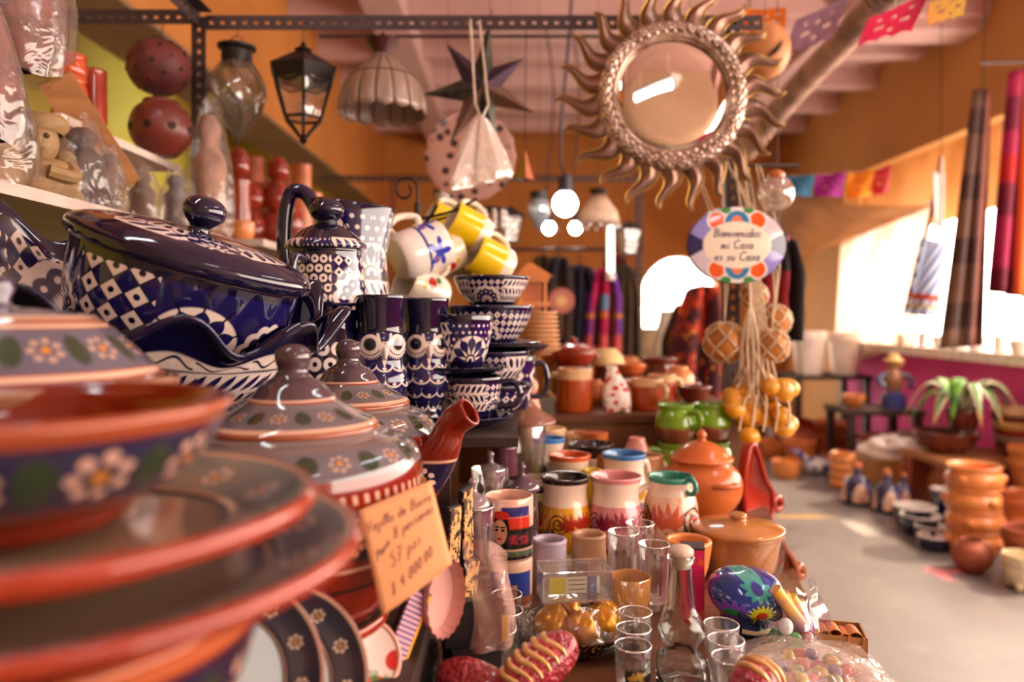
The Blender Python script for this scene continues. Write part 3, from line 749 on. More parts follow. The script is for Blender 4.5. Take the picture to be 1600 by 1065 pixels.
bbowl(762, 1.52, 1.1265, 0.105, 0.012, 'cobalt plate beneath the diamond patterned bowl', [], 'saucer', 'plate', saucer_prof(0.105))
bbowl(764, 1.52, 1.0605, 0.082, 0.066, 'cobalt bowl supporting the wide blue plate', [(0.012, 0.058, ('leaf', 'sun'), 8)])
bbowl(766, 1.52, 1.0005, 0.08, 0.06, 'cobalt bowl at the bottom of the blue stack', [(0.012, 0.05, 'diamond', 8)])
def cup(px, d, z, R, h, lab, bands, ha, pat='blue_cup_glaze', handle=True, hm=None, pr=None, nm='cup', cat='cup', mat=None, group=None):
    t = thing(nm, lab, cat, (xat(px, d), d, z), (0, 0, ha), group)
    pr = pr or cup_prof(R, h)
    mk('body', lathe(pr, 48), mat or talavera(pat, pr, bands), t, sm=60)
    if handle: mk('handle', tube(crv([(R * 0.9, 0, h * 0.82), (R * 1.35, 0, h * 0.86), (R * 1.55, 0, h * 0.55), (R * 1.35, 0, h * 0.25), (R * 0.8, 0, h * 0.22)], 5), R * 0.11, 10), hm or M_cob, t, sm=70)
    return t
cup(722, 1.38, 1.1045, 0.056, 0.092, 'cobalt cup with palm motif, upper one beside the owl vases', [(0.012, 0.080, ('fan', 'leaf4'), 4)], 1.2)
bbowl(724, 1.38, 1.0875, 0.074, 0.012, 'small cobalt saucer between the two stacked cups', [], 'saucer', 'saucer', saucer_prof(0.074))
cup(738, 1.38, 1.0195, 0.055, 0.068, 'cobalt cup with dark loop handle under the saucer', [(0.010, 0.058, ('leaf3', 'sun'), 6)], 0.0)
bbowl(734, 1.38, 1.0005, 0.078, 0.012, 'cobalt saucer at the foot of the cup stack', [], 'saucer', 'saucer', saucer_prof(0.078))
cup(800, 1.62, 1.0005, 0.05, 0.11, 'tall cobalt mug behind the cup stack', [(0.012, 0.1, 'diamond', 6)], 0.2)
bbowl(806, 1.62, 1.1155, 0.07, 0.012, 'cobalt saucer lying on the tall mug', [], 'saucer', 'saucer', saucer_prof(0.07))
# ------------------------------------------------------------------ mug rack with hanging mugs
M_iron = plain('#2a2322', 0.45, metal=0.6, name='black_iron')
t = thing('mug_rack', 'black iron rack with curled top holding the hanging mugs', 'rack', (xat(652, 1.8), 1.8, 1.0005))
mk('post', tube([(0, 0, 0.012), (0, 0, 0.46)], 0.007, 8), M_iron, t)
mk('base', lathe([(1e-4, 0), (0.07, 0), (0.072, 0.006), (0.02, 0.014), (1e-4, 0.015)], 24), M_iron, t)
sw = [(0.0, 0, 0.44)] + [(-0.028 + (0.03 - 0.0008 * i) * math.cos(-0.3 + i * 0.32), 0, 0.49 + (0.034 - 0.0009 * i) * math.sin(-0.3 + i * 0.32)) for i in range(24)]
mk('scroll', tube(sw, 0.003, 6), M_iron, t)
for zz, aa, ln in ((0.44, 0.0, 0.14), (0.43, 0.9, 0.17), (0.36, 0.2, 0.17), (0.36, -0.7, 0.1), (0.42, -0.9, 0.08)):
    mk('hook', tube(crv([(0, 0, zz - 0.02), (ln * 0.6 * math.cos(aa), ln * 0.6 * math.sin(aa) * 0.5, zz), (ln * math.cos(aa), ln * math.sin(aa) * 0.5, zz + 0.03)], 5), 0.0035, 6), M_iron, t)
def mugmat(name, body, bottom='#efdfc8', kind=None):
    g = G(name, 0.12, 0.5); u, v = g.uv()
    c = g.mix(bottom, body, g.band(v, 0.26, 0.52, 0.006))
    if kind == 'flower':
        x = (g.mod(u * 4.0, 1.0) - 0.5) * 0.075; y = (v - 0.40) * 0.36
        rad = g.ln(x, y); a = g.m('ARCTAN2', y, x)
        c = g.mix(c, '#2a3fae', g.less(rad, g.m('SINE', a * 5.0) * 0.010 + 0.022, 0.003)); c = g.mix(c, '#7d4a8a', g.less(g.ln(x - 0.012, y + 0.012), 0.008, 0.003)); c = g.mix(c, '#33408a', g.less(g.ab(y + 0.028), 0.004, 0.002))
    if kind == 'red':
        x = (g.mod(u * 5.0, 1.0) - 0.5) * 0.06; y = (v - 0.36) * 0.36
        c = g.mix(c, '#b32418', g.less(g.ln(x, y), 0.014, 0.003)); c = g.mix(c, '#2f6a38', g.less(g.ln(x - 0.012, y + 0.02), 0.009, 0.003)); c = g.mix(c, '#e0b030', g.less(g.ln(x + 0.012, y - 0.02), 0.008, 0.003))
    return g.done(c)
def hmug(px, py, d, R, h, lab, mat, tilt=(2.15, 0.0, 0.75), hm=None, group=None):
    t = thing('mug', lab, 'mug', P(px, py, d), tilt, group)
    pr = vessel([(R * 0.80, 0.0), (R * 0.88, 0.004), (R, h * 0.2), (R, h * 0.6), (R * 0.97, h)], 0.004, 0.006)
    pr = [(r, z - h / 2) for r, z in pr]
    mk('body', lathe(pr, 40), mat, t, sm=60)
    mk('handle', tube(crv([(0, R * 0.95, h * 0.28), (0, R * 1.5, h * 0.34), (0, R * 1.75, 0.0), (0, R * 1.45, -h * 0.3), (0, R * 0.95, -h * 0.25)], 5), R * 0.15, 10), hm or plain('#efdfc8', 0.15, coat=0.4, name='cream_glaze'), t, sm=70)
    return t
MY = mugmat('yellow_mug_glaze', '#ecc616'); MO = mugmat('amber_mug_glaze', '#dc9a14')
hmug(732, 358, 1.80, 0.047, 0.095, 'yellow mug with cream base hanging highest in front', MY, (1.05, -0.45, -0.95))
hmug(696, 352, 1.95, 0.047, 0.095, 'yellow mug hanging behind the white flowered mug', MY, (1.05, -0.45, -0.95))
hmug(768, 408, 1.80, 0.047, 0.095, 'yellow mug with cream base hanging lowest at right', MY, (1.05, -0.45, -0.95))
hmug(732, 408, 1.92, 0.047, 0.095, 'amber mug hanging behind the two front yellow mugs', MO, (1.9, 0.5, -0.4))
hmug(655, 392, 1.66, 0.054, 0.11, 'white mug with blue flower hanging mouth to the left', mugmat('blue_flower_mug', '#e9dcd2', '#e9dcd2', 'flower'), (1.15, 0.5, 1.9))
hmug(684, 398, 1.78, 0.05, 0.10, 'white mug with red and yellow flowers behind the blue flowered mug', mugmat('red_flower_mug', '#ecd9b8', '#ecd9b8', 'red'), (1.15, 0.4, 1.9))
hmug(660, 455, 1.70, 0.05, 0.10, 'white mug with green leaf hanging low behind the owl vases', mugmat('leaf_mug', '#ecdcc8', '#efe2d2', 'red'), (1.2, 0.3, -1.0))
# ------------------------------------------------------------------ single-stroke handwriting (painted letters on the note and the plaque)
def _a(cx, cy, rx, ry, a0, a1, n=10): return [(cx + rx * math.cos(math.radians(a0 + (a1 - a0) * i / n)), cy + ry * math.sin(math.radians(a0 + (a1 - a0) * i / n))) for i in range(n + 1)]
GL = {
 'V': (0.75, [[(0.0, 1.0), (0.3, 0.0), (0.55, 0.95), (0.7, 1.0)]]), 'B': (0.75, [[(0.12, 0.0), (0.15, 1.0)], [(0.0, 0.9)] + _a(0.25, 0.77, 0.33, 0.23, 110, -90) + _a(0.25, 0.27, 0.4, 0.27, 90, -110)]),
 'P': (0.7, [[(0.12, 0.0), (0.15, 1.0)], [(0.0, 0.9)] + _a(0.25, 0.74, 0.36, 0.26, 110, -100)]), 'C': (0.8, [[(0.72, 0.85)] + _a(0.42, 0.5, 0.38, 0.5, 60, 310)]),
 'a': (0.55, [_a(0.24, 0.24, 0.22, 0.24, 30, 370), [(0.46, 0.5), (0.44, 0.1), (0.55, 0.0)]]), 'j': (0.32, [[(0.16, 0.5), (0.16, -0.25)] + _a(0.02, -0.28, 0.14, 0.14, 0, -150, 6), [(0.17, 0.68), (0.18, 0.72)]]),
 'i': (0.25, [[(0.1, 0.48), (0.1, 0.05), (0.22, 0.0)], [(0.11, 0.68), (0.13, 0.73)]]), 'l': (0.28, [[(0.06, 0.1), (0.22, 0.85), (0.12, 1.0), (0.08, 0.8), (0.08, 0.1), (0.25, 0.02)]]),
 'd': (0.55, [_a(0.23, 0.24, 0.21, 0.24, 30, 360), [(0.46, 1.0), (0.44, 0.1), (0.55, 0.0)]]), 'e': (0.48, [[(0.06, 0.24), (0.4, 0.3)] + _a(0.23, 0.26, 0.2, 0.24, 10, 310)]),
 'r': (0.4, [[(0.08, 0.45), (0.1, 0.0)], [(0.1, 0.3), (0.22, 0.46), (0.36, 0.46)]]), 'o': (0.52, [_a(0.24, 0.24, 0.21, 0.24, 80, 440), [(0.26, 0.48), (0.5, 0.42)]]),
 'p': (0.52, [[(0.08, 0.48), (0.06, -0.42)], _a(0.26, 0.24, 0.2, 0.24, 170, -170)]), 's': (0.42, [[(0.34, 0.44), (0.2, 0.5), (0.1, 0.38), (0.3, 0.18), (0.24, 0.02), (0.04, 0.04)]]),
 'n': (0.52, [[(0.06, 0.48), (0.07, 0.0)], [(0.07, 0.3), (0.2, 0.47), (0.36, 0.42), (0.38, 0.08), (0.5, 0.0)]]), 'm': (0.75, [[(0.06, 0.48), (0.07, 0.0)], [(0.07, 0.3), (0.18, 0.47), (0.3, 0.4), (0.31, 0.0)], [(0.31, 0.3), (0.45, 0.47), (0.57, 0.4), (0.58, 0.08), (0.72, 0.0)]]),
 'u': (0.52, [[(0.06, 0.48), (0.08, 0.1), (0.22, 0.0), (0.38, 0.14)], [(0.4, 0.48), (0.4, 0.08), (0.52, 0.0)]]), 'v': (0.48, [[(0.04, 0.48), (0.2, 0.0), (0.36, 0.44), (0.48, 0.46)]]), 'z': (0.45, [[(0.05, 0.46), (0.38, 0.46), (0.08, 0.02), (0.42, 0.02)]]),
 '8': (0.6, [_a(0.28, 0.74, 0.2, 0.24, -90, 270), _a(0.28, 0.25, 0.25, 0.25, 90, 450)]), '5': (0.6, [[(0.5, 1.0), (0.15, 1.0), (0.12, 0.58)] + _a(0.26, 0.3, 0.24, 0.3, 110, -140)]), '7': (0.58, [[(0.05, 0.98), (0.5, 1.0), (0.2, 0.0)], [(0.15, 0.5), (0.45, 0.52)]]),
 '4': (0.6, [[(0.35, 1.0), (0.05, 0.4), (0.5, 0.42)], [(0.4, 0.7), (0.36, 0.0)]]), '0': (0.58, [_a(0.27, 0.5, 0.22, 0.5, 90, 450)]), '$': (0.7, [[(0.5, 0.82), (0.3, 0.95), (0.12, 0.75), (0.46, 0.3), (0.3, 0.05), (0.06, 0.2)], [(0.32, 1.1), (0.26, -0.1)]]), '.': (0.25, [[(0.1, 0.0), (0.13, 0.03)]]), ' ': (0.4, []),
}
def write(text, size, slant=0.2):
    """list of polylines for a line of handwriting starting at the origin"""
    x = 0.0; out = []
    for ch in text:
        w, st = GL[ch]
        for pl in st: out.append([((x + px + slant * py) * size, py * size) for px, py in pl])
        x += w + 0.08
    return out, x * size
# ------------------------------------------------------------------ price note
q = [P(560, 797, 0.695), P(673, 750, 0.735), P(706, 880, 0.735), P(597, 962, 0.695)]
def nq(s, t): return q[0].lerp(q[1], s).lerp(q[3].lerp(q[2], s), t)
nn = (q[1] - q[0]).cross(q[3] - q[0]).normalized()
if nn.y > 0: nn = -nn
NB = Vector((0, 0, 0))
t = thing('price_note', 'handwritten peach paper price note hanging before the tureen', 'note', tuple(nq(0.5, 1.0)))
NB = nq(0.5, 1.0)
mk('paper', grid(12, 12, lambda s, tt: nq(s, tt) - NB + nn * (0.0035 * math.sin(PI * s) * (0.4 + tt * 0.6))), plain('#e9a06c', 0.75, var=0.04, name='peach_paper'), t, sm=180, thick=0.0006)
for txt, s0, t0, wd, dy in (('Vajilla de Barro', 0.03, 0.24, 0.92, -0.03), ('Para', 0.08, 0.52, 0.20, -0.10), ('8 personas', 0.34, 0.40, 0.60, -0.06), ('57 pzs', 0.22, 0.64, 0.46, -0.06), ('$ 4 800.00', 0.16, 0.89, 0.62, -0.12)):
    pls, W = write(txt, 1.0, 0.25); k = wd / W
    gs = []
    for pl in pls:
        pts = []
        for a, b in pl:
            s = s0 + a * k; tt = t0 + dy * (a / W) - b * k * 1.0
            pts.append(nq(s, tt) - NB + nn * (0.0035 * math.sin(PI * s) * (0.4 + tt * 0.6) + 0.0005))
        gs.append(tube(pts, 0.0005, 4))
    mk('handwriting', join(*gs), plain('#6a4a58', 0.7, name='ink'), t, sm=180, kind='stuff')
# ------------------------------------------------------------------ painted folk mugs on the counter
TZ = 0.7405
def folk(name, prof, z0, z1, bg, leaf, leaf2, swirl, rim, foot, line, neck='#ead2bc', n=3):
    g = G(name, 0.14, 0.5); u, v = g.uv(); L = arclen(prof)
    v0, v1 = vat(prof, z0), vat(prof, z1); R = max(r for r, z in prof); cc = 2 * PI * R
    c = g.mix(neck, '#dcc0aa', g.ramp(g.noise(7.0), 0.4, 0.7))
    un = u * float(n); x = (g.mod(un, 1.0) - 0.5) * (cc / n); y = (v - v0) * L; hh = (v1 - v0) * L
    col = bg
    def leaves(cx, cy, dirv, colr, col):
        xx = x - cx * cc / n; yy = (y - cy * hh) * dirv
        rad = g.ln(xx, yy); ang = g.m('ARCTAN2', xx, yy); k = 0.36
        a = g.ab(g.mod(ang + k / 2, k) - k / 2) * rad; R2 = hh * 0.55
        tt = g.m('MULTIPLY_ADD', rad, 1.0 / (R2 * 0.8), -0.22, clamp=True)
        wd = g.m('SINE', g.m('POWER', tt, 0.7) * PI) * (R2 * 0.13)
        return g.mix(col, colr, g.less(a, wd, R2 * 0.05) * g.less(g.ab(ang), 1.0, 0.1))
    col = leaves(0.0, 0.04, 1.0, leaf2, col); col = leaves(-0.30, 0.40, 1.0, leaf, col); col = leaves(0.44, 0.36, 1.0, leaf, col)
    xx = x - 0.20 * cc / n; yy = y - 0.62 * hh; rad = g.ln(xx, yy); ang = g.m('ARCTAN2', yy, xx)
    sp = g.ab(g.mod(rad / (hh * 0.11) - ang / (2 * PI), 1.0) - 0.5)
    col = g.mix(col, swirl, g.less(sp, 0.17, 0.12) * g.less(rad, hh * 0.27, hh * 0.03))
    c = g.mix(c, col, g.band(v, v0, v1, 0.004))
    c = g.mix(c, line, g.band(v, v0 - 0.03, v0, 0.004)); c = g.mix(c, foot, g.less(v, v0 - 0.03, 0.004))
    zr = max(z for r, z in prof)
    vr = vat(prof, zr - 0.010); c = g.mix(c, rim, g.band(v, vr, vr + 0.09, 0.006))
    c = g.mix(c, '#7a4630', g.m('GREATER_THAN', v, vr + 0.09))
    return g.done(c)
def cantaro(R, h):
    return vessel([(R * 0.72, 0), (R * 0.76, 0.006), (R * 0.80, h * 0.14), (R * 0.94, h * 0.27), (R, h * 0.42), (R * 0.97, h * 0.58), (R * 0.86, h * 0.72), (R * 0.82, h * 0.84), (R * 0.90, h * 0.97), (R * 0.93, h)], 0.005, 0.008)
def olla(R, h):
    return vessel([(R * 0.62, 0), (R * 0.68, 0.005), (R * 0.88, h * 0.2), (R, h * 0.45), (R * 0.95, h * 0.68), (R * 0.80, h * 0.84), (R * 0.78, h * 0.90), (R * 0.84, h)], 0.005, 0.008)
def folkmug(px, d, R, h, lab, args, ha=2.6, shape=cantaro, z=TZ, hcol='#e6d4c4', lug=None, z0=0.23, z1=0.70):
    t = thing('clay_mug', lab, 'mug', (xat(px, d), d, z), (0, 0, ha))
    pr = shape(R, h)
    mk('body', lathe(pr, 56), folk('folk_glaze', pr, h * z0, h * z1, *args), t, sm=60)
    mk('handle', tube(crv([(R * 0.82, 0, h * 0.80), (R * 1.25, 0, h * 0.86), (R * 1.45, 0, h * 0.6), (R * 1.25, 0, h * 0.36), (R * 0.92, 0, h * 0.34)], 5), R * 0.12, 10), plain(hcol, 0.15, coat=0.4, name='mug_handle_glaze'), t, sm=70)
    if lug: mk('rim_loop', tube([Vector((R * 0.9 + 0.014 * math.cos(q_), 0.0, h * 0.93 + 0.014 * math.sin(q_))) for q_ in [i * PI / 6 for i in range(12)]], 0.005, 8, closed=True), plain(lug, 0.12, coat=0.5, name='rim_loop_glaze'), t, rot=(0, 0, -ha - 0.95), sm=70)
YEL = ('#dc9a1e', '#a82a16', '#3a4a28', '#4a2c18', '#2c1c18', '#e2c6a8', '#b8a81e')
PNK = ('#cf7f86', '#8e1c38', '#9c2440', '#30202c', '#d98c8e', '#dcc0aa', '#9c1830')
GRN = ('#e2bc9c', '#c65a3a', '#7c8434', '#3a3a44', '#2f8a74', '#4a1c20', '#4a1c20')
folkmug(883, 1.42, 0.049, 0.158, 'yellow bellied clay mug with red leaves and dark rim', YEL, 2.9)
folkmug(962, 1.42, 0.052, 0.160, 'pink bellied clay mug with crimson flowers and pink rim', PNK, 0.2)
folkmug(1048, 1.44, 0.052, 0.155, 'round cream clay mug with green rim and leaf fan', GRN, 1.9, olla, lug='#2f8a74', z0=0.1, z1=0.8)
folkmug(890, 1.63, 0.049, 0.160, 'clay mug with orange rim behind the yellow mug', ('#dcb892', '#a84a20', '#5a6a30', '#4a2c18', '#d8612c', '#e2c6a8', '#c86a30'), 2.2)
folkmug(975, 1.63, 0.051, 0.163, 'clay mug with bright blue rim behind the pink mug', ('#e0c2a4', '#b8842a', '#4a5a8a', '#4a2c18', '#3a7ab8', '#e2c6a8', '#e0a838'), 0.6)
folkmug(857, 1.80, 0.042, 0.168, 'cream clay mug with blue rim left of the black bowl', ('#d8caa4', '#9a8a5a', '#6a7a5a', '#4a4c48', '#2f78c0', '#c8b89a', '#8a8a6a'), 2.2)
folkmug(838, 1.64, 0.036, 0.11, 'small cream clay mug with navy handle beside the orange-rimmed mug', ('#d8c0a0', '#9a6a3a', '#4a5a28', '#4a2c18', '#d8c8b0', '#d8c0a0', '#5a6a28'), 0.3, hcol='#1a1c30')
# black bowl on a jar
pr = bowl_prof(0.056, 0.03)
put_pot('bowl', 'black bowl with yellow mark on the mug row', 'bowl', (xat(922, 1.82), 1.82, 0.862), pr, plain('#2a1c1e', 0.15, coat=0.4, name='black_glaze'))
pr = olla(0.05, 0.12); put_pot('clay_jar', 'plain cream clay jar beneath the black bowl', 'jar', (xat(922, 1.82), 1.82, TZ), pr, plain('#c8a888', 0.3, name='cream_clay'))
# portrait mug on a city mug
def pic_mat(name, kind, H):
    g = G(name, 0.12, 0.4); X, Y, Z = g.xyz(g.obj()); ang = g.m('ARCTAN2', X, Y * -1.0); s = ang * 0.038
    z = Z / H
    c = '#e6b49c'
    if kind == 'portrait':
        c = g.mix('#e8b49e', '#2a2f6e', g.band(z, 0.74, 0.90, 0.02) * g.less(g.ab(s - 0.012), 0.024, 0.004)); c = g.mix(c, '#c8321c', g.band(z, 0.52, 0.74, 0.05) * g.less(g.ab(s - 0.008), 0.03, 0.004))
        c = g.mix(c, '#1d1618', g.band(z, 0.22, 0.55, 0.03)); c = g.mix(c, '#a82838', g.band(z, 0.30, 0.46, 0.03) * g.less(g.ab(s - 0.018), 0.016, 0.004) * g.ramp(g.noise(160), 0.4, 0.6)); c = g.mix(c, '#4a5a44', g.band(z, 0.10, 0.2, 0.04)); c = g.mix(c, '#1d1618', g.band(z, 0.04, 0.12, 0.05))
        c = g.mix(c, '#1d1618', g.less(g.ln((s + 0.016) / 0.017, (z - 0.56) / 0.26), 1.0, 0.1)); c = g.mix(c, '#c8866a', g.less(g.ln((s + 0.014) / 0.0115, (z - 0.50) / 0.20), 1.0, 0.1))
        for ex in (-0.019, -0.009):
            c = g.mix(c, '#1d1210', g.less(g.ln((s - ex) / 0.003, (z - 0.53) / 0.022), 1.0, 0.3)); c = g.mix(c, '#1d1210', g.less(g.ln((s - ex) / 0.0046, (z - 0.58) / 0.012), 1.0, 0.4))
        c = g.mix(c, '#b0202a', g.less(g.ln((s + 0.014) / 0.0042, (z - 0.39) / 0.022), 1.0, 0.3)); c = g.mix(c, '#c22c1c', g.less(g.ln((s + 0.012) / 0.013, (z - 0.77) / 0.07), 1.0, 0.2))
    elif kind == 'city':
        c = g.mix('#e0b49a', '#2c3f8e', g.band(z, 0.15, 0.80, 0.02) * g.less(g.ab(s), 0.04, 0.003)); c = g.mix(c, '#c89468', g.band(z, 0.15, 0.55, 0.02) * g.less(g.ab(g.ab(s) - 0.008), 0.004, 0.002)); c = g.mix(c, '#9a5a3a', g.band(z, 0.1, 0.28, 0.02))
    return g.done(c)
def picmug(px, d, z, R, H, lab, kind, ha):
    t = thing('picture_mug', lab, 'mug', (xat(px, d), d, z))
    pr = vessel([(R * 0.93, 0), (R * 0.99, 0.004), (R, H * 0.3), (R, H)], 0.004, 0.006)
    mk('body', lathe(pr, 48), pic_mat('picture_print', kind, H), t, sm=50)
    mk('handle', tube(crv([(R * 0.9, 0, H * 0.8), (R * 1.6, 0, H * 0.78), (R * 1.75, 0, H * 0.5), (R * 1.5, 0, H * 0.22), (R * 0.9, 0, H * 0.2)], 5), R * 0.13, 10), plain('#e0b49c', 0.15, coat=0.4, name='mug_white'), t, rot=(0, 0, ha), sm=70)
picmug(795, 1.22, 0.8155, 0.039, 0.096, 'mug printed with a dark-haired female portrait and a red sunset', 'portrait', 2.6)
picmug(797, 1.22, TZ, 0.036, 0.074, 'mug printed with a blue city view beneath the portrait mug', 'city', 2.4)
# ------------------------------------------------------------------ glassware
M_glass = film('clear_glass', '#eef6f2', 0.88, 0.03, 0.06, 0.02, 18, 0.75, 0.95); M_film = film('clear_film', '#ffffff', 0.90, 0.12, 0.15, 0.5, 18, 0.25, 0.8); M_film2 = film('soft_film', '#c8b0a8', 0.80, 0.16, 0.4, 0.5, 18, 0.25, 0.45)
M_rim = film('glass_rim', '#e8efe8', 0.35, 0.03, 0.25, 0.02, 18, 0.5, 1.0)
def tumbler(px, d, R, h, lab, z=TZ, band=None, mat=None, group=None, tag=None):
    t = thing('shot_glass', lab, 'glass', (xat(px, d), d, z), (0, 0, random.random() * 6), group)
    pr = [(1e-4, 0), (R * 0.80, 0), (R * 0.83, 0.003), (R * 0.93, h * 0.5), (R, h * 0.985), (R * 0.98, h), (R * 0.93, h * 0.99), (R * 0.86, h * 0.5), (R * 0.74, h * 0.16), (1e-4, h * 0.14)]
    mk('body', lathe(pr, 32), mat or M_glass, t, sm=50)
    if not mat: mk('rim', tube([(R * 0.965 * math.cos(k_ * PI / 12), R * 0.965 * math.sin(k_ * PI / 12), h) for k_ in range(24)], 0.0012, 6, closed=True), M_rim, t, sm=180); mk('thick_base', lathe([(1e-4, 0.001), (R * 0.8, 0.001), (R * 0.8, h * 0.12), (1e-4, h * 0.13)], 24), M_rim, t, sm=50)
    if band: mk('printed_band', lathe([(R * 0.895, h * 0.25), (R * 0.96, h * 0.66)], 24, a0=-2.6, a1=0.4), band, t, sm=50, thick=0.0006)
    return t
M_print = None
g = G('dark_print', 0.3); nz = g.noise(60, detail=3); M_print = g.done(g.mix('#1c1612', '#b8943c', g.ramp(nz, 0.56, 0.62)))
tumbler(993, 1.025, 0.0225, 0.062, 'shot glass at the back of the left file beside the bottle')
tumbler(990, 0.972, 0.0225, 0.062, 'shot glass in the middle of the left file beside the bottle', band=M_print)
tumbler(989, 0.922, 0.0225, 0.062, 'shot glass with gold print nearest in the left file', band=M_print)
tumbler(1127, 0.985, 0.0225, 0.062, 'shot glass at the back of the right file beside the bottle')
tumbler(1134, 0.938, 0.0225, 0.062, 'shot glass in the middle of the right file beside the bottle')
tumbler(1142, 0.890, 0.0225, 0.062, 'shot glass nearest in the right file beside the bottle')
tumbler(974, 1.25, 0.026, 0.105, 'tall clear tumbler before the pink mug')
tumbler(1022, 1.20, 0.025, 0.10, 'tall clear tumbler left of the hot pink box')
tumbler(1000, 1.32, 0.025, 0.10, 'clear tumbler standing behind the two tall tumblers')
tumbler(985, 1.13, 0.030, 0.075, 'wide amber-tinted glass beside the gold ornaments', mat=film('amber_glass', '#d89a50', 0.45, 0.05, 0.7, 0.02))
tumbler(688, 0.965, 0.026, 0.062, 'shot glass with dark picture under the magnet board', band=M_print)
tumbler(778, 0.97, 0.024, 0.062, 'shot glass with dark band before the black packet', band=M_print)
tumbler(792, 1.03, 0.022, 0.062, 'clear shot glass behind the banded one near the packet')
tumbler(792, 1.09, 0.022, 0.062, 'clear shot glass farthest behind near the city mug')
tumbler(735, 1.0, 0.024, 0.062, 'shot glass with printed scene under the black packet', band=M_print)
# bottle
t = thing('glass_bottle', 'small clear moulded glass bottle with pale stopper among the shot glasses', 'bottle', (xat(1064, 0.95), 0.95, TZ), (0, 0, 0.2))
pr = [(1e-4, 0), (0.024, 0), (0.026, 0.004), (0.026, 0.036), (0.021, 0.042), (0.019, 0.048), (0.025, 0.06), (0.027, 0.072), (0.023, 0.084), (0.018, 0.096), (0.0165, 0.11), (0.0145, 0.125), (0.013, 0.145), (0.013, 0.152), (0.0165, 0.154), (0.0165, 0.160), (0.012, 0.161), (0.0115, 0.15), (0.0125, 0.125), (0.0145, 0.11), (0.016, 0.096), (0.021, 0.084), (0.0245, 0.072), (0.0225, 0.06), (0.017, 0.048), (0.02, 0.04), (0.023, 0.03), (0.023, 0.006), (1e-4, 0.006)]
def facet(t_, i, r, z):
    w = 1.0 if z < 0.04 else (0.35 if z < 0.1 else 0.0)
    sq = 1.0 / max(abs(math.cos(t_)), abs(math.sin(t_)))
    rr = r * ((1 - 0.8 * w) + 0.8 * w * min(sq, 1.28)) * (1 + (0.07 * math.sin(4 * t_ + z * 260) if 0.045 < z < 0.1 else 0))
    return (rr * math.cos(t_), rr * math.sin(t_), z)
mk('body', lathe(smooth(pr, 2), 48, facet), glassy('bottle_glass', '#f6fbf8', 0.01, 1.42), t, sm=60)
mk('stopper', lathe([(1e-4, 0.146), (0.0105, 0.146), (0.011, 0.160), (0.0155, 0.163), (0.0155, 0.168), (0.011, 0.172), (1e-4, 0.173)], 24), plain('#d9c2ae', 0.5, name='cork_pale'), t, sm=60)
# hot pink box
t = thing('gift_box', 'hot pink printed box behind the glass bottle', 'box', P(1082, 940, 1.17) * 1.0, (0, 0, -0.2)); t.location.z = TZ
g = G('pink_print', 0.35); X, Y, Z = g.xyz(g.obj()); c = g.mix('#d81e5e', '#e8582a', g.ramp(g.noise(40), 0.55, 0.6)); M_ppr = g.done(c)
mk('carton', box(-0.017, -0.017, 0, 0.017, 0.017, 0.105), M_ppr, t, sm=0); mk('lid_flap', box(-0.0175, -0.0175, 0.105, 0.0175, 0.0175, 0.108), plain('#3a2a30', 0.5, name='dark_paper'), t, sm=0)
# clear box and gold ornaments in a clear bag
t = thing('ornament_bag', 'clear bag of gold walnut ornaments on a dark glitter tray', 'ornaments', (xat(900, 1.07), 1.07, TZ))
tb = lathe([(1e-4, 0), (0.05, 0.0), (0.068, 0.012), (0.078, 0.030), (0.075, 0.030), (0.06, 0.012), (1e-4, 0.006)], 32)
g = G('glitter_tray', 0.3); c = g.mix('#241a16', '#c9974c', g.ramp(g.noise(220, detail=1), 0.6, 0.66)); g.b.inputs['Metallic'].default_value = 0.3
mk('tray', tb, g.done(c), t, sm=50)
M_gold = plain('#c8861a', 0.25, metal=0.5, var=0.25, name='gold_foil')
for i, (ox, oy, s) in enumerate(((-0.042, -0.02, 1.0), (0.0, -0.035, 0.95), (0.034, -0.012, 1.05), (-0.012, 0.022, 1.0), (0.05, 0.03, 0.85))):
    pr = smooth([(1e-4, 0), (0.012, 0.002), (0.021, 0.014), (0.022, 0.026), (0.016, 0.038), (0.006, 0.046), (1e-4, 0.049)], 3); pr = [(max(r, 1e-4), z) for r, z in pr]
    n = mk('walnut', lathe(pr, 20), M_gold, t, (ox, oy, 0.008), (0.25 * math.sin(i * 2.1), 0.3 * math.cos(i * 1.7), i)); n.scale = (s * 1.22,) * 3
    mk('seam', tube([(0.0225 * s * math.sin(a_) * (0.95 if a_ < 1.6 else 0.9), 0, 0.0245 * s - 0.0245 * s * math.cos(a_)) for a_ in [k_ * PI / 10 for k_ in range(11)]], 0.0022, 6), plain('#a8683c', 0.3, metal=0.5, name='copper_glitter'), n)
def bagf(rx, ry, h, seed, tw=0.35):
    def f(s, tt):
        a = 2 * PI * s; k = (1 - (tt ** 3) * (1 - tw)) * (0.78 + 0.22 * math.sin(PI * min(1, tt * 1.2 + 0.12)))
        wv = 1 + 0.06 * math.sin(5 * a + seed + 3 * tt) + 0.04 * math.sin(11 * a + 2 * seed - 7 * tt)
        return Vector((rx * k * wv * math.cos(a), ry * k * wv * math.sin(a), h * tt + 0.006 * math.sin(3 * a + seed)))
    return grid(36, 14, f)
mk('bag', bagf(0.084, 0.07, 0.062, 1.0, 0.9), M_film, t, (0, 0, 0.006), sm=180)
t = thing('plastic_box', 'clear rigid plastic box with yellow and white label', 'box', (xat(896, 1.06), 1.06, 0.812), (0.0, 0.0, 0.12))
M_acr = glassy('clear_acrylic', '#fbfdf8', 0.05, 1.3)
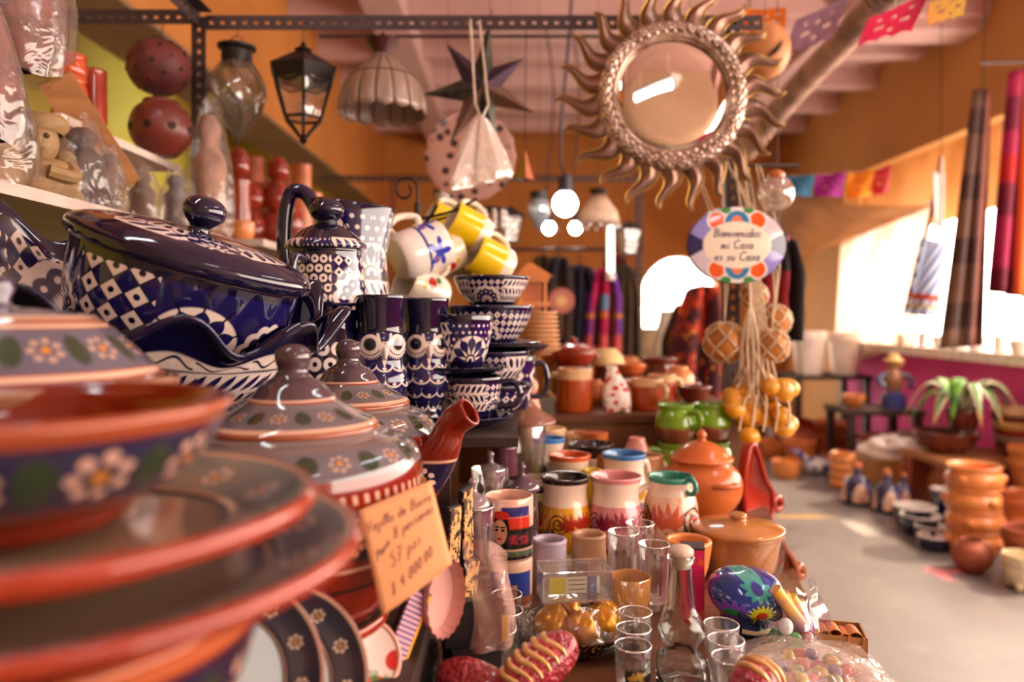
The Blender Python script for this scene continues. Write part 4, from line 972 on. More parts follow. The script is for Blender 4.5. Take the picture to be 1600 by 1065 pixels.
def shell(sx, sy, sz, th=0.0016):
    return join(box(-sx, -sy, 0, sx, sy, th), box(-sx, -sy, 0, -sx + th, sy, sz), box(sx - th, -sy, 0, sx, sy, sz), box(-sx, -sy, 0, sx, -sy + th, sz), box(-sx, sy - th, 0, sx, sy, sz))
mk('case', shell(0.047, 0.026, 0.040), film('acrylic', '#ffffff', 0.8, 0.05, 0.15, 0.05), t, sm=0)
for z_ in (0.0005, 0.040): mk('edge_frame', tube([(-0.047, -0.026, z_), (0.047, -0.026, z_), (0.047, 0.026, z_), (-0.047, 0.026, z_)], 0.0019, 6, closed=True), M_glass, t)
for sx in (-0.047, 0.047): mk('edge_post', tube([(sx, -0.026, 0), (sx, -0.026, 0.04)], 0.0019, 6), M_glass, t)
g = G('label_print', 0.5); X, Y, Z = g.xyz(g.obj()); c = g.mix('#e6dcc0', '#d8cc28', g.less(X, -0.012, 0.002)); c = g.mix(c, '#5a5a92', g.band(X, 0.018, 0.032, 0.001)); c = g.mix(c, '#8a8468', g.less(g.ab(g.mod(Z * 160.0, 1.0) - 0.5), 0.15, 0.1) * g.band(X, -0.008, 0.016, 0.001)); 
mk('label_card', box(-0.034, -0.004, 0.003, 0.036, -0.003, 0.026), g.done(c), t, sm=0)
# packets at the magnet board
t = thing('black_packet', 'black cardboard packet in a clear plastic sleeve with yellow strip', 'packet', (xat(738, 0.93), 0.93, 0.803), (0, 0, 0.35))
mk('card', box(-0.036, -0.008, 0, 0.036, 0.008, 0.052), M_black, t, sm=0)
def sleeve(s, tt):
    return Vector((-0.010 + 0.055 * s + 0.006 * math.sin(tt * 5), -0.016 - 0.012 * math.sin(PI * s) - 0.004 * math.sin(9 * s + 4 * tt), -0.004 + 0.135 * tt * (1 - 0.35 * (s - 0.3) ** 2)))
mk('sleeve', grid(14, 14, sleeve), film('sleeve_film', '#f0c0ae', 0.6, 0.14, 0.6, 0.4, 18, 0.4, 0.9), t, sm=180)
mk('strip', box(0.030, -0.022, 0.004, 0.040, -0.0215, 0.036), plain('#d8a020', 0.4, name='yellow_strip'), t, sm=0)
mk('support_block', box(-0.03, -0.02, -0.0625, 0.03, 0.03, 0), M_black, t, sm=0)
# red and gold ornaments in front
def ornament(px, py, d, L, R, rz, lab, n=5, tip=0.0):
    c = P(px, py, d); t = thing('red_ornament', lab, 'ornament', c, (0.1, tip, rz))
    pr = smooth([(1e-4, -L), (R * 0.55, -L * 0.85), (R * 0.95, -L * 0.4), (R, 0.0), (R * 0.92, L * 0.45), (R * 0.6, L * 0.85), (1e-4, L)], 4); pr = [(max(r, 1e-4), z) for r, z in pr]
    g = G('red_lacquer', 0.12, 0.6); h_ = g.noise(140, detail=2); g.bump(h_, 0.9, 0.01)
    mk('body', rot(lathe(pr, 36), 'Y', PI / 2), g.done(g.mix('#8e101c', '#b8283a', g.ramp(h_, 0.4, 0.6))), t, sm=70)
    for i in range(n):
        x0 = -L * 0.55 + i * (1.25 * L / n); rr = R * math.sqrt(max(0.05, 1 - (x0 / L) ** 2)) * 1.01
        mk('gold_stripe', tube([(x0 + 0.004 * math.sin(3 * a_), rr * math.cos(a_), rr * math.sin(a_)) for a_ in [0.15 + k_ * (PI * 0.85) / 10 for k_ in range(11)]], [0.0012 + 0.003 * math.sin(PI * k_ / 10) for k_ in range(11)], 6), plain('#e0b070', 0.25, metal=0.35, name='cream_gold'), t, sm=70)
ornament(838, 1046, 0.84, 0.056, 0.027, 0.45, 'shiny red ornament with cream and gold stripes, bottom centre', 6, -0.5)
ornament(738, 1066, 0.86, 0.044, 0.025, -0.2, 'dark red carved ornament lying left of the striped one', 0, 0.2)
ornament(1182, 1070, 0.82, 0.034, 0.027, 0.8, 'red rosette ornament in front of the right shot glasses', 3, 0.2)
# beige casserole, terracotta pot
def lidded(nm, lab, cat, px, d, z, R, h, lidp, mat, lmat=None, handles=None, wrap=False):
    t = thing(nm, lab, cat, (xat(px, d), d, z)); 
    pr = vessel(h, 0.006, 0.008); mk('body', lathe(pr, 56), mat, t, sm=60)
    top = h[-1][1] + 0.003
    lid = mk('lid', lathe([(1e-4, 0.0)] + smooth(lidp, 3) + [(1e-4, lidp[-1][1] + 0.0005)], 56), lmat or mat, t, (0, 0, top), sm=60)
    for a_, hz in (handles or ()):
        mk('handle', tube(crv([(R * 0.93, -0.026, hz), (R * 1.15, -0.018, hz + 0.004), (R * 1.2, 0, hz + 0.005), (R * 1.15, 0.018, hz + 0.004), (R * 0.93, 0.026, hz)], 5), R * 0.085, 10), mat, t, rot=(0, 0, a_), sm=70)
    if wrap: mk('plastic_wrap', lathe([(R * 1.03, 0.012), (R * 1.06, 0.03), (R * 1.05, top - 0.01), (R * 1.07, top + 0.004)], 48, lambda t_, i, r, z_: ((r + 0.002 * math.sin(9 * t_ + z_ * 90)) * math.cos(t_), (r + 0.002 * math.sin(9 * t_ + z_ * 90)) * math.sin(t_), z_)), M_film, t, sm=180)
    return t
M_beige = plain('#b9783e', 0.16, coat=0.5, var=0.2, scale=9, name='beige_glaze')
lidded('casserole_dish', 'honey brown covered casserole in plastic wrap at the counter edge', 'casserole', 1153, 1.38, TZ, 0.072, [(0.055, 0), (0.06, 0.005), (0.066, 0.03), (0.07, 0.06), (0.072, 0.068)],
       [(0.076, 0.0), (0.077, 0.005), (0.072, 0.009), (0.045, 0.015), (0.02, 0.018), (0.013, 0.020), (0.015, 0.026), (0.012, 0.031), (0.003, 0.033)], M_beige, wrap=True).scale = (1.06, 1.06, 1.0)
M_terra = plain('#c8662a', 0.28, coat=0.25, var=0.18, scale=8, name='terracotta_glaze'); M_clay = plain('#b05a32', 0.55, var=0.15, name='raw_clay'); M_brick = plain('#94301a', 0.18, coat=0.4, var=0.2, name='brick_glaze'); M_brown = plain('#6a2c1c', 0.15, coat=0.4, var=0.25, name='brown_glaze')
lidded('clay_pot', 'orange terracotta lidded pot with pointed knob behind the green-rimmed mug', 'pot', 1096, 1.76, TZ, 0.092, [(0.055, 0), (0.062, 0.006), (0.085, 0.045), (0.092, 0.085), (0.084, 0.120), (0.066, 0.142), (0.062, 0.150)],
       [(0.070, 0.0), (0.072, 0.006), (0.064, 0.014), (0.050, 0.032), (0.028, 0.047), (0.013, 0.053), (0.009, 0.060), (0.012, 0.068), (0.007, 0.080), (0.002, 0.086)], M_terra, handles=((-1.2, 0.10), (PI - 1.2, 0.10))).scale = (1.0, 1.0, 0.82)
# oval clay dishes standing on edge at the counter side, pierced handle outwards
def ctray(pts, hx, hy, hr, d0, d1, lab, mat):
    xs = [q_[0] for q_ in pts]; x0, x1 = min(xs), max(xs); dd = lambda x: d0 + (d1 - d0) * (x - x0) / (x1 - x0)
    o = P(pts[0][0], max(q_[1] for q_ in pts), d0); t = thing('clay_dish', lab, 'dish', o)
    sp = smooth(list(pts) + [pts[0]], 4)[:-1]
    fr = [P(x, y, dd(x)) - o for x, y in sp]; bk = [v_ + Vector((-0.012, 0.020, 0)) for v_ in fr]; n = len(fr)
    ce = sum(fr, Vector()) / n + Vector((-0.012, 0.03, 0)); V = [tuple(v_) for v_ in fr + bk] + [tuple(ce), tuple(ce + Vector((-0.010, 0.018, 0)))]
    F = [(i, (i + 1) % n, 2 * n) for i in range(n)] + [((i + 1) % n + n, i + n, 2 * n + 1) for i in range(n)] + [(i, i + n, (i + 1) % n + n, (i + 1) % n) for i in range(n)]
    mk('dish', (V, F, None), mat, t, sm=60); mk('rim', tube(fr, 0.006, 8, closed=True), mat, t, sm=70)
    c_ = P(hx, hy, dd(hx)) - o; ax_ = (P(hx + 40, hy, dd(hx + 40)) - P(hx, hy, dd(hx))).normalized()
    mk('loop_handle', tube([c_ + ax_ * (hr * math.cos(a_)) + Vector((0, 0, hr * 0.9 * math.sin(a_))) for a_ in [k_ * PI / 8 for k_ in range(16)]], 0.0085, 8, closed=True), mat, t, sm=70)
ctray([(1166, 816), (1163, 760), (1170, 706), (1178, 694), (1187, 716), (1196, 748), (1207, 770), (1206, 800), (1196, 818)], 1214, 786, 0.017, 1.76, 1.84, 'red clay dish standing on edge with pierced handle by the aisle, far one', plain('#a82c10', 0.25, coat=0.3, name='red_tray_glaze'))
ctray([(1200, 936), (1202, 880), (1206, 846), (1216, 838), (1228, 858), (1240, 878), (1244, 905), (1238, 938)], 1248, 892, 0.011, 1.34, 1.40, 'brown clay dish standing on edge beside the wrapped casserole', plain('#a05028', 0.35, coat=0.2, name='brown_tray_glaze'))
# painted skull, ornament bag, candy plate, carton
g = G('painted_skull', 0.14, 0.5); X, Y, Z = g.xyz(g.obj()); c = g.mix('#1c3a98', '#123a66', g.ramp(g.noise(14), 0.4, 0.6))
def petal(cx, cz, R, col, cen, k):
    global c
    x, y = X - cx, Z - cz; r = g.ln(x, y); a = g.m('ARCTAN2', y, x)
    c = g.mix(c, col, g.less(r, g.m('SINE', a * k) * (R * 0.16) + R * 0.85, R * 0.08)); c = g.mix(c, cen, g.less(r, R * 0.4, R * 0.08))
petal(-0.036, 0.048, 0.024, '#7a4ac8', '#1c9a4a', 13); petal(-0.002, 0.050, 0.021, '#c8d01c', '#c83a1c', 17); petal(0.034, 0.040, 0.016, '#d89a3a', '#d8b47a', 9); petal(-0.005, 0.092, 0.02, '#3aa8a0', '#2a3a9a', 11)
M_skull = g.done(c)
t = thing('painted_skull', 'blue ceramic skull painted with bright flowers beside the shot glasses', 'skull', (xat(1166, 1.12), 1.12, TZ), (0, 0, 0.1)); t.scale = (1.0, 1.0, 0.82)
def skf(t_, i, r, z):
    e = 1.0 + 0.16 * math.cos(t_); f = -math.sin(t_)
    rr = r * (1 - 0.12 * max(0, f) * (1 if z < 0.045 else 0))
    return (rr * math.cos(t_) * 1.0, rr * math.sin(t_) * 1.18, z)
sp_ = [(max(r, 1e-4), z) for r, z in smooth([(1e-4, 0), (0.03, 0.0), (0.036, 0.012), (0.038, 0.03), (0.049, 0.045), (0.054, 0.065), (0.049, 0.085), (0.034, 0.099), (1e-4, 0.105)], 4)]
mk('cranium', lathe(sp_, 40, skf), M_skull, t, sm=70)
for sx in (-0.02, 0.02): mk('eye_socket', xf(ball(0.013, 16, 10, 1, 0.5, 1.1), Matrix.Translation((sx, -0.049, 0.05))), plain('#10284a', 0.2, name='socket_blue'), t)
mk('nose_hole', xf(ball(0.006, 10, 8, 0.8, 0.5, 1.4), Matrix.Translation((0, -0.046, 0.034))), plain('#10284a', 0.2, name='socket_blue'), t)
mk('teeth', tube(crv([(-0.02, -0.034, 0.014), (0, -0.043, 0.013), (0.02, -0.034, 0.014)], 4), 0.004, 8), plain('#e8d8b0', 0.2, name='tooth_glaze'), t)
t = thing('trinket_bag', 'clear bag of yellow, purple and green trinkets at the counter edge', 'bag', (xat(1240, 1.06), 1.06, TZ), (0.0, 0.0, 0.2))
for i, (ox, oy, oz, rr, col) in enumerate(((-0.028, -0.008, 0.014, 0.015, '#2f7a3a'), (-0.012, -0.02, 0.014, 0.014, '#3a8a44'), (0.006, -0.022, 0.016, 0.012, '#8a2a20'), (0.03, -0.014, 0.012, 0.012, '#e0b838'), (-0.024, -0.02, 0.038, 0.010, '#e8e8ea'))):
    mk('trinket', xf(ball(rr, 14, 10, 1.0, 1.0, 1.15), Matrix.Translation((ox, oy, oz))), plain(col, 0.2, coat=0.4, name='trinket_' + col[1:]), t)
gs_ = G('bar_paint', 0.3, 0.3); X, Y, Z = gs_.xyz(gs_.obj()); cbar = gs_.mix('#7a4ab0', '#e8b83a', gs_.ramp(Z, 0.02, 0.06)); cbar = gs_.mix(cbar, '#e0a080', gs_.ramp(gs_.noise(60), 0.52, 0.6)); M_bar = gs_.done(cbar)
for i in range(4):
    mk('sugar_bar', tube([(0.030 - 0.016 * (i % 2) + 0.006 * i - 0.01, 0.004 * i - 0.008, 0.016), (-0.030 + 0.014 * i, 0.004 * i - 0.004, 0.084 - 0.008 * i)], [0.0095, 0.0085], 8), M_bar, t, sm=60)
mk('bag', bagf(0.048, 0.04, 0.088, 2.3, 0.75), M_film, t, (0, 0, 0.002), sm=180)
t = thing('candy_plate', 'pale plate of colourful sweets under crinkled clear film', 'plate', (xat(1272, 0.955), 0.955, TZ), (0, 0, 0))
mk('dish', lathe([(1e-4, 0), (0.05, 0), (0.075, 0.012), (0.083, 0.017), (0.08, 0.019), (0.05, 0.006), (1e-4, 0.005)], 40), plain('#e0cdbb', 0.2, coat=0.3, name='pale_plate'), t, sm=60)
for i in range(22):
    a_ = i * 2.4; rr = 0.009 * math.sqrt(i) + 0.004
    mk('sweet', ball(0.0085, 10, 8, 1.2, 1.0, 0.8), plain(('#e08a1e', '#d83a2a', '#e8c22a', '#d87a8a', '#7a8a2a', '#4a3a8a')[i % 6], 0.25, coat=0.3, name='sweet_%d' % (i % 6)), t, (rr * math.cos(a_), rr * math.sin(a_), 0.014 + 0.004 * (i % 3)), (0, 0, i))
def cling(s, tt):
    x = (s - 0.5) * 0.17; y = (tt - 0.5) * 0.17; r = math.hypot(x, y)
    return Vector((x, y, 0.034 - 1.6 * r * r + 0.003 * math.sin(60 * x + 40 * y) + 0.002 * math.sin(110 * y)))
mk('film', grid(26, 26, cling), film('cling', '#efe2d8', 0.70, 0.12, 0.6, 0.5, 30, 0.3, 0.9), t, sm=180)
t = thing('tube_carton', 'small open carton of orange paper tubes at the counter corner', 'carton', (xat(1308, 1.06), 1.06, TZ), (0, 0, -0.25))
mk('tray', shell(0.034, 0.028, 0.026, 0.002), plain('#a87440', 0.7, name='cardboard'), t, sm=0)
for i in range(4): mk('paper_tube', xf(lathe([(0.009, -0.024), (0.010, -0.024), (0.010, 0.024), (0.009, 0.024), (0.009, -0.024)], 16), Matrix.Translation((-0.018 + 0.0125 * i, -0.002 * i, 0.016 + 0.004 * (i % 2))) @ Matrix.Rotation(PI / 2 - 0.15, 4, 'X')), plain('#d07a34', 0.5, name='orange_paper'), t, sm=50)
# ------------------------------------------------------------------ slotted steel rack with hanging goods
M_steel = plain('#4a3c3c', 0.5, metal=0.5, name='grey_steel'); M_wire = plain('#3a2e2a', 0.5, metal=0.4, name='wire')
def slotted(L, w=0.038, pitch=0.03, thick=0.003):
    """steel angle along x, perforated web in xz and a plain flange along y"""
    n = int(L / pitch); xs = [0.0]
    for i in range(n): xs += [i * pitch + pitch * 0.3, i * pitch + pitch * 0.7]
    xs.append(L); zs = [0, w * 0.36, w * 0.64, w]
    V = [(x, 0, z) for z in zs for x in xs]; m = len(xs); F = []
    for j in range(3):
        for i in range(m - 1):
            if j == 1 and i % 2 == 1: continue
            F.append((j * m + i, j * m + i + 1, (j + 1) * m + i + 1, (j + 1) * m + i))
    o = len(V); V += [(x, w, w) for x in xs]
    for i in range(m - 1): F.append((3 * m + i, 3 * m + i + 1, o + i + 1, o + i))
    return (V, F, None)
BY, BZ = 2.07, 1.965
RX = -0.845
t = thing('steel_rack', 'perforated grey steel frame over the pottery shelves', 'rack', (RX, BY, 0))
mk('top_beam', slotted(1.50), M_steel, t, (0.02, 0, BZ), sm=0, thick=0.003)
mk('top_beam', slotted(1.2), M_steel, t, (-1.2, -0.02, BZ + 0.008), sm=0, thick=0.003)
mk('post', rot(slotted(2.0), 'Y', -PI / 2), M_steel, t, (0.02, 0, 0), sm=0, thick=0.003)
mk('post', rot(slotted(2.0), 'Y', -PI / 2), M_steel, t, (1.465, 0.02, 0), sm=0, thick=0.003)
mk('side_beam', rot(slotted(1.25), 'Z', -PI / 2), M_steel, t, (0.0, 0.0, BZ + 0.01), sm=0, thick=0.003)
def wire(parent, a, b, r=0.0012): mk('hanging_wire', tube([a, b], r, 5), M_wire, parent)
# pierced clay ball
c = P(249, 105, 2.0); t = thing('pierced_ball', 'dark red pierced clay ball lantern hanging left of the steel post', 'lantern', c)
g = G('pierced_clay', 0.6); h_ = g.noise(18); 
mk('ball', ball(0.08, 36, 24, 1, 1, 0.92), g.done(g.mix('#4e1c1a', '#6a2a24', g.ramp(h_, 0.4, 0.6))), t)
for i in range(44):
    z_ = 1 - 2 * (i + 0.5) / 44; a_ = i * 2.39996; r_ = math.sqrt(1 - z_ * z_); nrm_ = Vector((r_ * math.cos(a_), r_ * math.sin(a_), z_ * 0.92))
    if nrm_.y < 0.35: mk('hole', lathe([(1e-4, 0.001), (0.0052 if i % 3 else 0.0032, 0.001), (0.0052 if i % 3 else 0.0032, -0.003)], 10), plain('#1c0a0a', 0.8, name='hole_dark'), t, tuple(nrm_ * 0.0805), tuple(nrm_.to_track_quat('Z', 'Y').to_euler()), sm=0)
wire(t, (0, 0, 0.07), (0, 0.03, BZ - c.z + 0.01))
# twisted glass lantern
c = P(370, 155, 2.07); t = thing('glass_lantern', 'twisted smoky glass teardrop lantern with black collar', 'lantern', c)
pr = smooth([(0.004, -0.105), (0.02, -0.085), (0.052, -0.045), (0.072, 0.0), (0.070, 0.035), (0.054, 0.075), (0.040, 0.098)], 4)
def twist(t_, i, r, z):
    rr = r * (1 + 0.045 * math.cos(9 * (t_ + z * 9)))
    return (rr * math.cos(t_), rr * math.sin(t_), z)
mk('glass', lathe(pr, 72, twist), film('smoky_glass', '#6e624c', 0.50, 0.06, 0.75, 0.05), t, sm=180)
mk('collar', lathe([(0.038, 0.095), (0.040, 0.10), (0.040, 0.128), (0.050, 0.136), (0.051, 0.142), (0.036, 0.142), (0.035, 0.10)], 32), M_iron, t, sm=40)
for k_ in range(9): mk('rib', tube([(pr[j][0] * 1.05 * math.cos(2 * PI * k_ / 9 - pr[j][1] * 9), pr[j][0] * 1.05 * math.sin(2 * PI * k_ / 9 - pr[j][1] * 9), pr[j][1]) for j in range(len(pr))], 0.0014, 5), plain('#4a4238', 0.3, name='rib_dark'), t)
mk('bail', tube([(0.022 * math.cos(a_), 0, 0.142 + 0.028 * math.sin(a_)) for a_ in [k_ * PI / 10 for k_ in range(11)]], 0.0015, 5), M_wire, t)
wire(t, (0, 0, 0.17), (0, 0.01, BZ - c.z + 0.005))
mk('tip', xf(ball(0.006, 10, 8, 1, 1, 1.6), Matrix.Translation((0, 0, -0.11))), M_iron, t)
# black carriage lantern
c = P(474, 145, 2.07)
t = thing('carriage_lantern', 'black iron carriage lantern with clear tapered panes', 'lantern', c, (0, 0, 0.28))
def frust(n, r0, z0, r1, z1, off=0.0):
    V = [(r * math.cos(2 * PI * i / n + off), r * math.sin(2 * PI * i / n + off), z) for r, z in ((r0, z0), (r1, z1)) for i in range(n)]
    return V, [(i, (i + 1) % n, (i + 1) % n + n, i + n) for i in range(n)], None
o6 = PI / 6
mk('roof', join(frust(6, 0.098, 0.062, 0.018, 0.112, o6), ), M_iron, t, sm=0)
mk('eave', join(frust(6, 0.098, 0.062, 0.085, 0.030, o6)), M_iron, t, sm=0)
mk('finial', lathe([(0.018, 0.110), (0.024, 0.116), (0.010, 0.122), (0.007, 0.130), (0.003, 0.138), (1e-4, 0.14)], 12), M_iron, t)
for i in range(6):
    a_ = 2 * PI * i / 6 + o6; b_ = a_ + 2 * PI / 6
    pa, pb = Vector((0.083 * math.cos(a_), 0.083 * math.sin(a_), 0.030)), Vector((0.052 * math.cos(a_), 0.052 * math.sin(a_), -0.070))
    qa, qb = Vector((0.083 * math.cos(b_), 0.083 * math.sin(b_), 0.030)), Vector((0.052 * math.cos(b_), 0.052 * math.sin(b_), -0.070))
    mk('frame_bar', tube([pa, pb, Vector((0.010 * math.cos(a_), 0.010 * math.sin(a_), -0.118))], 0.0038, 6), M_iron, t)
    mk('pane', ([tuple(pa * 0.98), tuple(qa * 0.98), tuple(qb * 0.98), tuple(pb * 0.98)], [(0, 1, 2, 3)], None), film('lantern_pane', '#e8dcd0', 0.78, 0.05, 0.35, 0.25, 9), t, sm=0)
    mk('bottom_rail', tube([pb, qb], 0.004, 6), M_iron, t); mk('scallop', tube([pa, pa.lerp(qa, 0.5) + Vector((0, 0, -0.012)), qa], 0.004, 6), M_iron, t)
mk('drop', lathe([(1e-4, -0.14), (0.006, -0.136), (0.011, -0.128), (0.008, -0.12), (0.014, -0.116), (1e-4, -0.112)], 12), M_iron, t)
mk('candle_holder', tube([(0, 0, -0.07), (0, 0, -0.02)], 0.012, 10), plain('#cdb49a', 0.5, name='candle_sleeve'), t)
wire(t, (0, 0, 0.138), (0, 0.0, BZ - c.z + 0.005))
# scalloped tiffany shade
c = P(598, 125, 2.07); t = thing('lamp_shade', 'cream panelled lamp shade with scalloped rim and dark crown', 'lamp shade', c)
M_shade = film('milk_glass', '#9a7c6c', 0.25, 0.3, 0.95, 0.05)
n_ = 16
spz = [(0.026, 0.068), (0.050, 0.040), (0.088, 0.005), (0.1, -0.012), (0.108, -0.030), (0.116, -0.062), (0.119, -0.088)]
for i in range(n_):
    a_, b_ = 2 * PI * i / n_, 2 * PI * (i + 1) / n_
    def f(s, tt, a_=a_, b_=b_):
        q_ = tt * (len(spz) - 1); j = min(int(q_), len(spz) - 2); fr = q_ - j
        r = spz[j][0] * (1 - fr) + spz[j + 1][0] * fr; z = spz[j][1] * (1 - fr) + spz[j + 1][1] * fr
        if tt > 0.999: z -= 0.010 * math.sin(PI * s)
        an = a_ + (b_ - a_) * s
        return Vector((r * math.cos(an), r * math.sin(an), z))
    mk('panel', grid(4, 12, f), M_shade, t, sm=180, thick=0.0015)
    mk('lead_strip', tube([(r * math.cos(a_), r * math.sin(a_), z) for r, z in spz], 0.0013, 5), M_wire, t)
mk('lead_ring', tube([(0.09 * math.cos(2 * PI * k_ / 32), 0.09 * math.sin(2 * PI * k_ / 32), 0.004) for k_ in range(32)], 0.0016, 5, closed=True), M_wire, t)
mk('crown', lathe([(0.024, 0.066), (0.026, 0.075), (0.044, 0.108), (0.042, 0.108), (0.022, 0.074)], 32, lambda t_, i, r, z: (r * math.cos(t_), r * math.sin(t_), z + (0.005 * math.cos(9 * t_) if z > 0.1 else 0))), plain('#4a1c18', 0.45, metal=0.3, name='dark_red_metal'), t, sm=60)
wire(t, (0, 0, 0.1), (0, 0, BZ - c.z + 0.005))
for rr_ in (0.024,): mk('cross_bar', tube([(-rr_, 0, 0.1), (rr_, 0, 0.1)], 0.0015, 5), M_wire, t)
# tin star
c = P(752, 138, 2.12); t = thing('tin_star', 'dark patinated tin star hanging from the steel beam', 'star', c, (0.1, 0.12, 0.15)); t.scale = (1.15, 1.0, 1.35)
g = G('tin_patch', 0.45, 0.0, 0.5); h_ = g.noise(26, detail=3); M_tin = g.done(g.mix('#3a3a34', '#5a5648', g.ramp(h_, 0.4, 0.6)))
M_tin2 = plain('#4a3346', 0.4, metal=0.45, name='purple_tin'); M_tin3 = plain('#7a5c4e', 0.4, metal=0.45, name='copper_tin')
for i in range(7):
    a_ = PI / 2 + 2 * PI * i / 7; L_ = (0.135, 0.125, 0.14, 0.135, 0.13, 0.14, 0.12)[i]
    tipp = Vector((L_ * math.cos(a_), 0, L_ * math.sin(a_))); s1 = Vector((0.05 * math.cos(a_ + PI / 7), 0, 0.05 * math.sin(a_ + PI / 7))); s2 = Vector((0.05 * math.cos(a_ - PI / 7), 0, 0.05 * math.sin(a_ - PI / 7)))
    f_, b_ = Vector((0, -0.042, 0)), Vector((0, 0.042, 0))
    V = [tuple(v_) for v_ in (tipp, s1, s2, f_, b_)]
    mk('point', (V, [(0, 3, 2), (0, 1, 3), (0, 4, 1), (0, 2, 4)], None), (M_tin, M_tin2, M_tin, M_tin3, M_tin, M_tin3, M_tin2)[i], t, sm=0)
wire(t, (0, 0, 0.13), (0.0, -0.03, BZ - c.z + 0.01))
# speckled plate and plastic bag
c = P(735, 245, 2.55); g = G('speckled', 0.3, 0.3); vn = g.voro(26); M_spk = g.done(g.mix('#3a2a30', '#d8a898', g.ramp(N(g, vn.outputs['Distance']), 0.25, 0.4)))
t = thing('wall_plate', 'round pink speckled plate hanging behind the plastic bag', 'plate', c, (PI / 2, 0, 0))
mk('disc', lathe([(1e-4, 0), (0.1, 0.0), (0.145, 0.012), (0.15, 0.015), (0.145, 0.018), (0.1, 0.006), (1e-4, 0.006)], 48, lambda t_, i, r, z: (r * (1 + 0.02 * math.cos(16 * t_) * (1 if r > 0.12 else 0)) * math.cos(t_), r * (1 + 0.02 * math.cos(16 * t_) * (1 if r > 0.12 else 0)) * math.sin(t_), z)), M_spk, t, sm=60)
mk('hanging_wire', tube([(0, 0.14, 0.0), (0, 0.40, 0.0)], 0.0012, 5), M_wire, t)
mk('hook_bar', tube([(-0.5, 0.40, 0.0), (0.6, 0.40, 0.0)], 0.006, 6), M_steel, t)
c = P(752, 235, 1.98); t = thing('plastic_bag', 'knotted translucent plastic bag hanging under the star', 'bag', c, (0, 0, 0.4))
def pbag(s, tt):
    a = 2 * PI * s; k = 0.012 + 0.075 * (1 - tt) ** 0.8 * (1 if tt > 0.08 else 0.9); wv = 1 + 0.16 * math.sin(4 * a + 2 * tt) + 0.08 * math.sin(9 * a)
    return Vector((k * wv * math.cos(a), 0.6 * k * wv * math.sin(a), -0.085 + 0.17 * tt + 0.02 * math.cos(a) * (1 - tt)))
mk('bag', grid(48, 20, pbag), film('bag_film', '#e8d4c4', 0.35, 0.2, 0.75, 0.6, 12), t, sm=180)
for sx in (-0.012, 0.014): mk('bag_handle', tube([(0, 0, 0.08), (sx * 1.4, 0, 0.12), (sx, 0.05, BZ - c.z + 0.01)], 0.003, 6), film('bag_film', '#e8d4c4', 0.3, 0.2, 0.8), t)
# paper ornament
c = P(820, 265, 2.3); t = thing('paper_ornament', 'small orange and blue paper ornament beside the plastic bag', 'ornament', c)
for i, col in enumerate(('#c8562a', '#3a8ab0', '#b09030', '#c86a3a')):
    mk('paper_fold', ([(0, 0, 0.06), (0.03 * math.cos(i * 1.6), 0.03 * math.sin(i * 1.6), -0.03), (0.03 * math.cos(i * 1.6 + 1.6), 0.03 * math.sin(i * 1.6 + 1.6), -0.03)], [(0, 1, 2)], None), plain(col, 0.6, name='paper_' + col[1:]), t, sm=0, thick=0.001)
wire(t, (0, 0, 0.06), (0, -0.2, BZ - c.z + 0.02))
# ------------------------------------------------------------------ sun mirror
c = P(1050, 150, 1.96); t = thing('sun_mirror', 'round mirror in an embossed tin frame with wavy sun rays', 'mirror', c)
M_ray = plain('#8e6c5c', 0.38, metal=0.75, var=0.15, name='ray_tin'); M_edge = plain('#b08a42', 0.3, metal=0.7, name='ray_gold')
g = G('embossed_tin', 0.25, 0.0, 0.8); M_emb = g.done(g.mix('#94786a', '#ccb6a8', g.ramp(g.noise(40), 0.35, 0.65)))
prf = [(0.142, 0.0), (0.145, -0.018), (0.150, -0.021), (0.156, -0.018), (0.160, -0.020), (0.168, -0.024), (0.176, -0.022), (0.184, -0.018), (0.189, -0.012), (0.191, 0.0), (0.142, 0.0)]
prf = [(r, -z) for r, z in smooth(prf, 2)]
def emb(t_, i, r, z):
    k = 0.0035 * (math.cos(44 * t_) * math.cos((r - 0.16) * 420)) if 0.15 < r < 0.187 and z > 0.01 else 0.0
    return (r * math.cos(t_), r * math.sin(t_), z + k)
mk('frame', rot(lathe(prf, 264, emb), 'X', PI / 2), M_emb, t, sm=50)
for k_ in range(44):
    a_ = 2 * PI * k_ / 44
    mk('stud', xf(ball(0.0062, 8, 6), Matrix.Translation((0.163 * math.cos(a_), -0.021, 0.163 * math.sin(a_)))), M_emb, t, sm=180)
    mk('stud', xf(ball(0.0055, 8, 6), Matrix.Translation((0.178 * math.cos(a_ + 0.07), -0.019, 0.178 * math.sin(a_ + 0.07)))), M_emb, t, sm=180)
gm = G('mirror_glass', 0.02, 0.0, 1.0); gm.color('#ded0c4')
mk('glass', rot(lathe([(1e-4, 0.0150), (0.05, 0.0148), (0.10, 0.0142), (0.122, 0.0137), (0.138, 0.009), (0.143, 0.006)], 72), 'X', PI / 2), gm.mat, t, sm=180)
mk('backing', rot(lathe([(1e-4, -0.004), (0.188, -0.004), (0.188, 0.0), (1e-4, 0.0)], 48), 'X', PI / 2), M_black, t, sm=0)
NR = 22
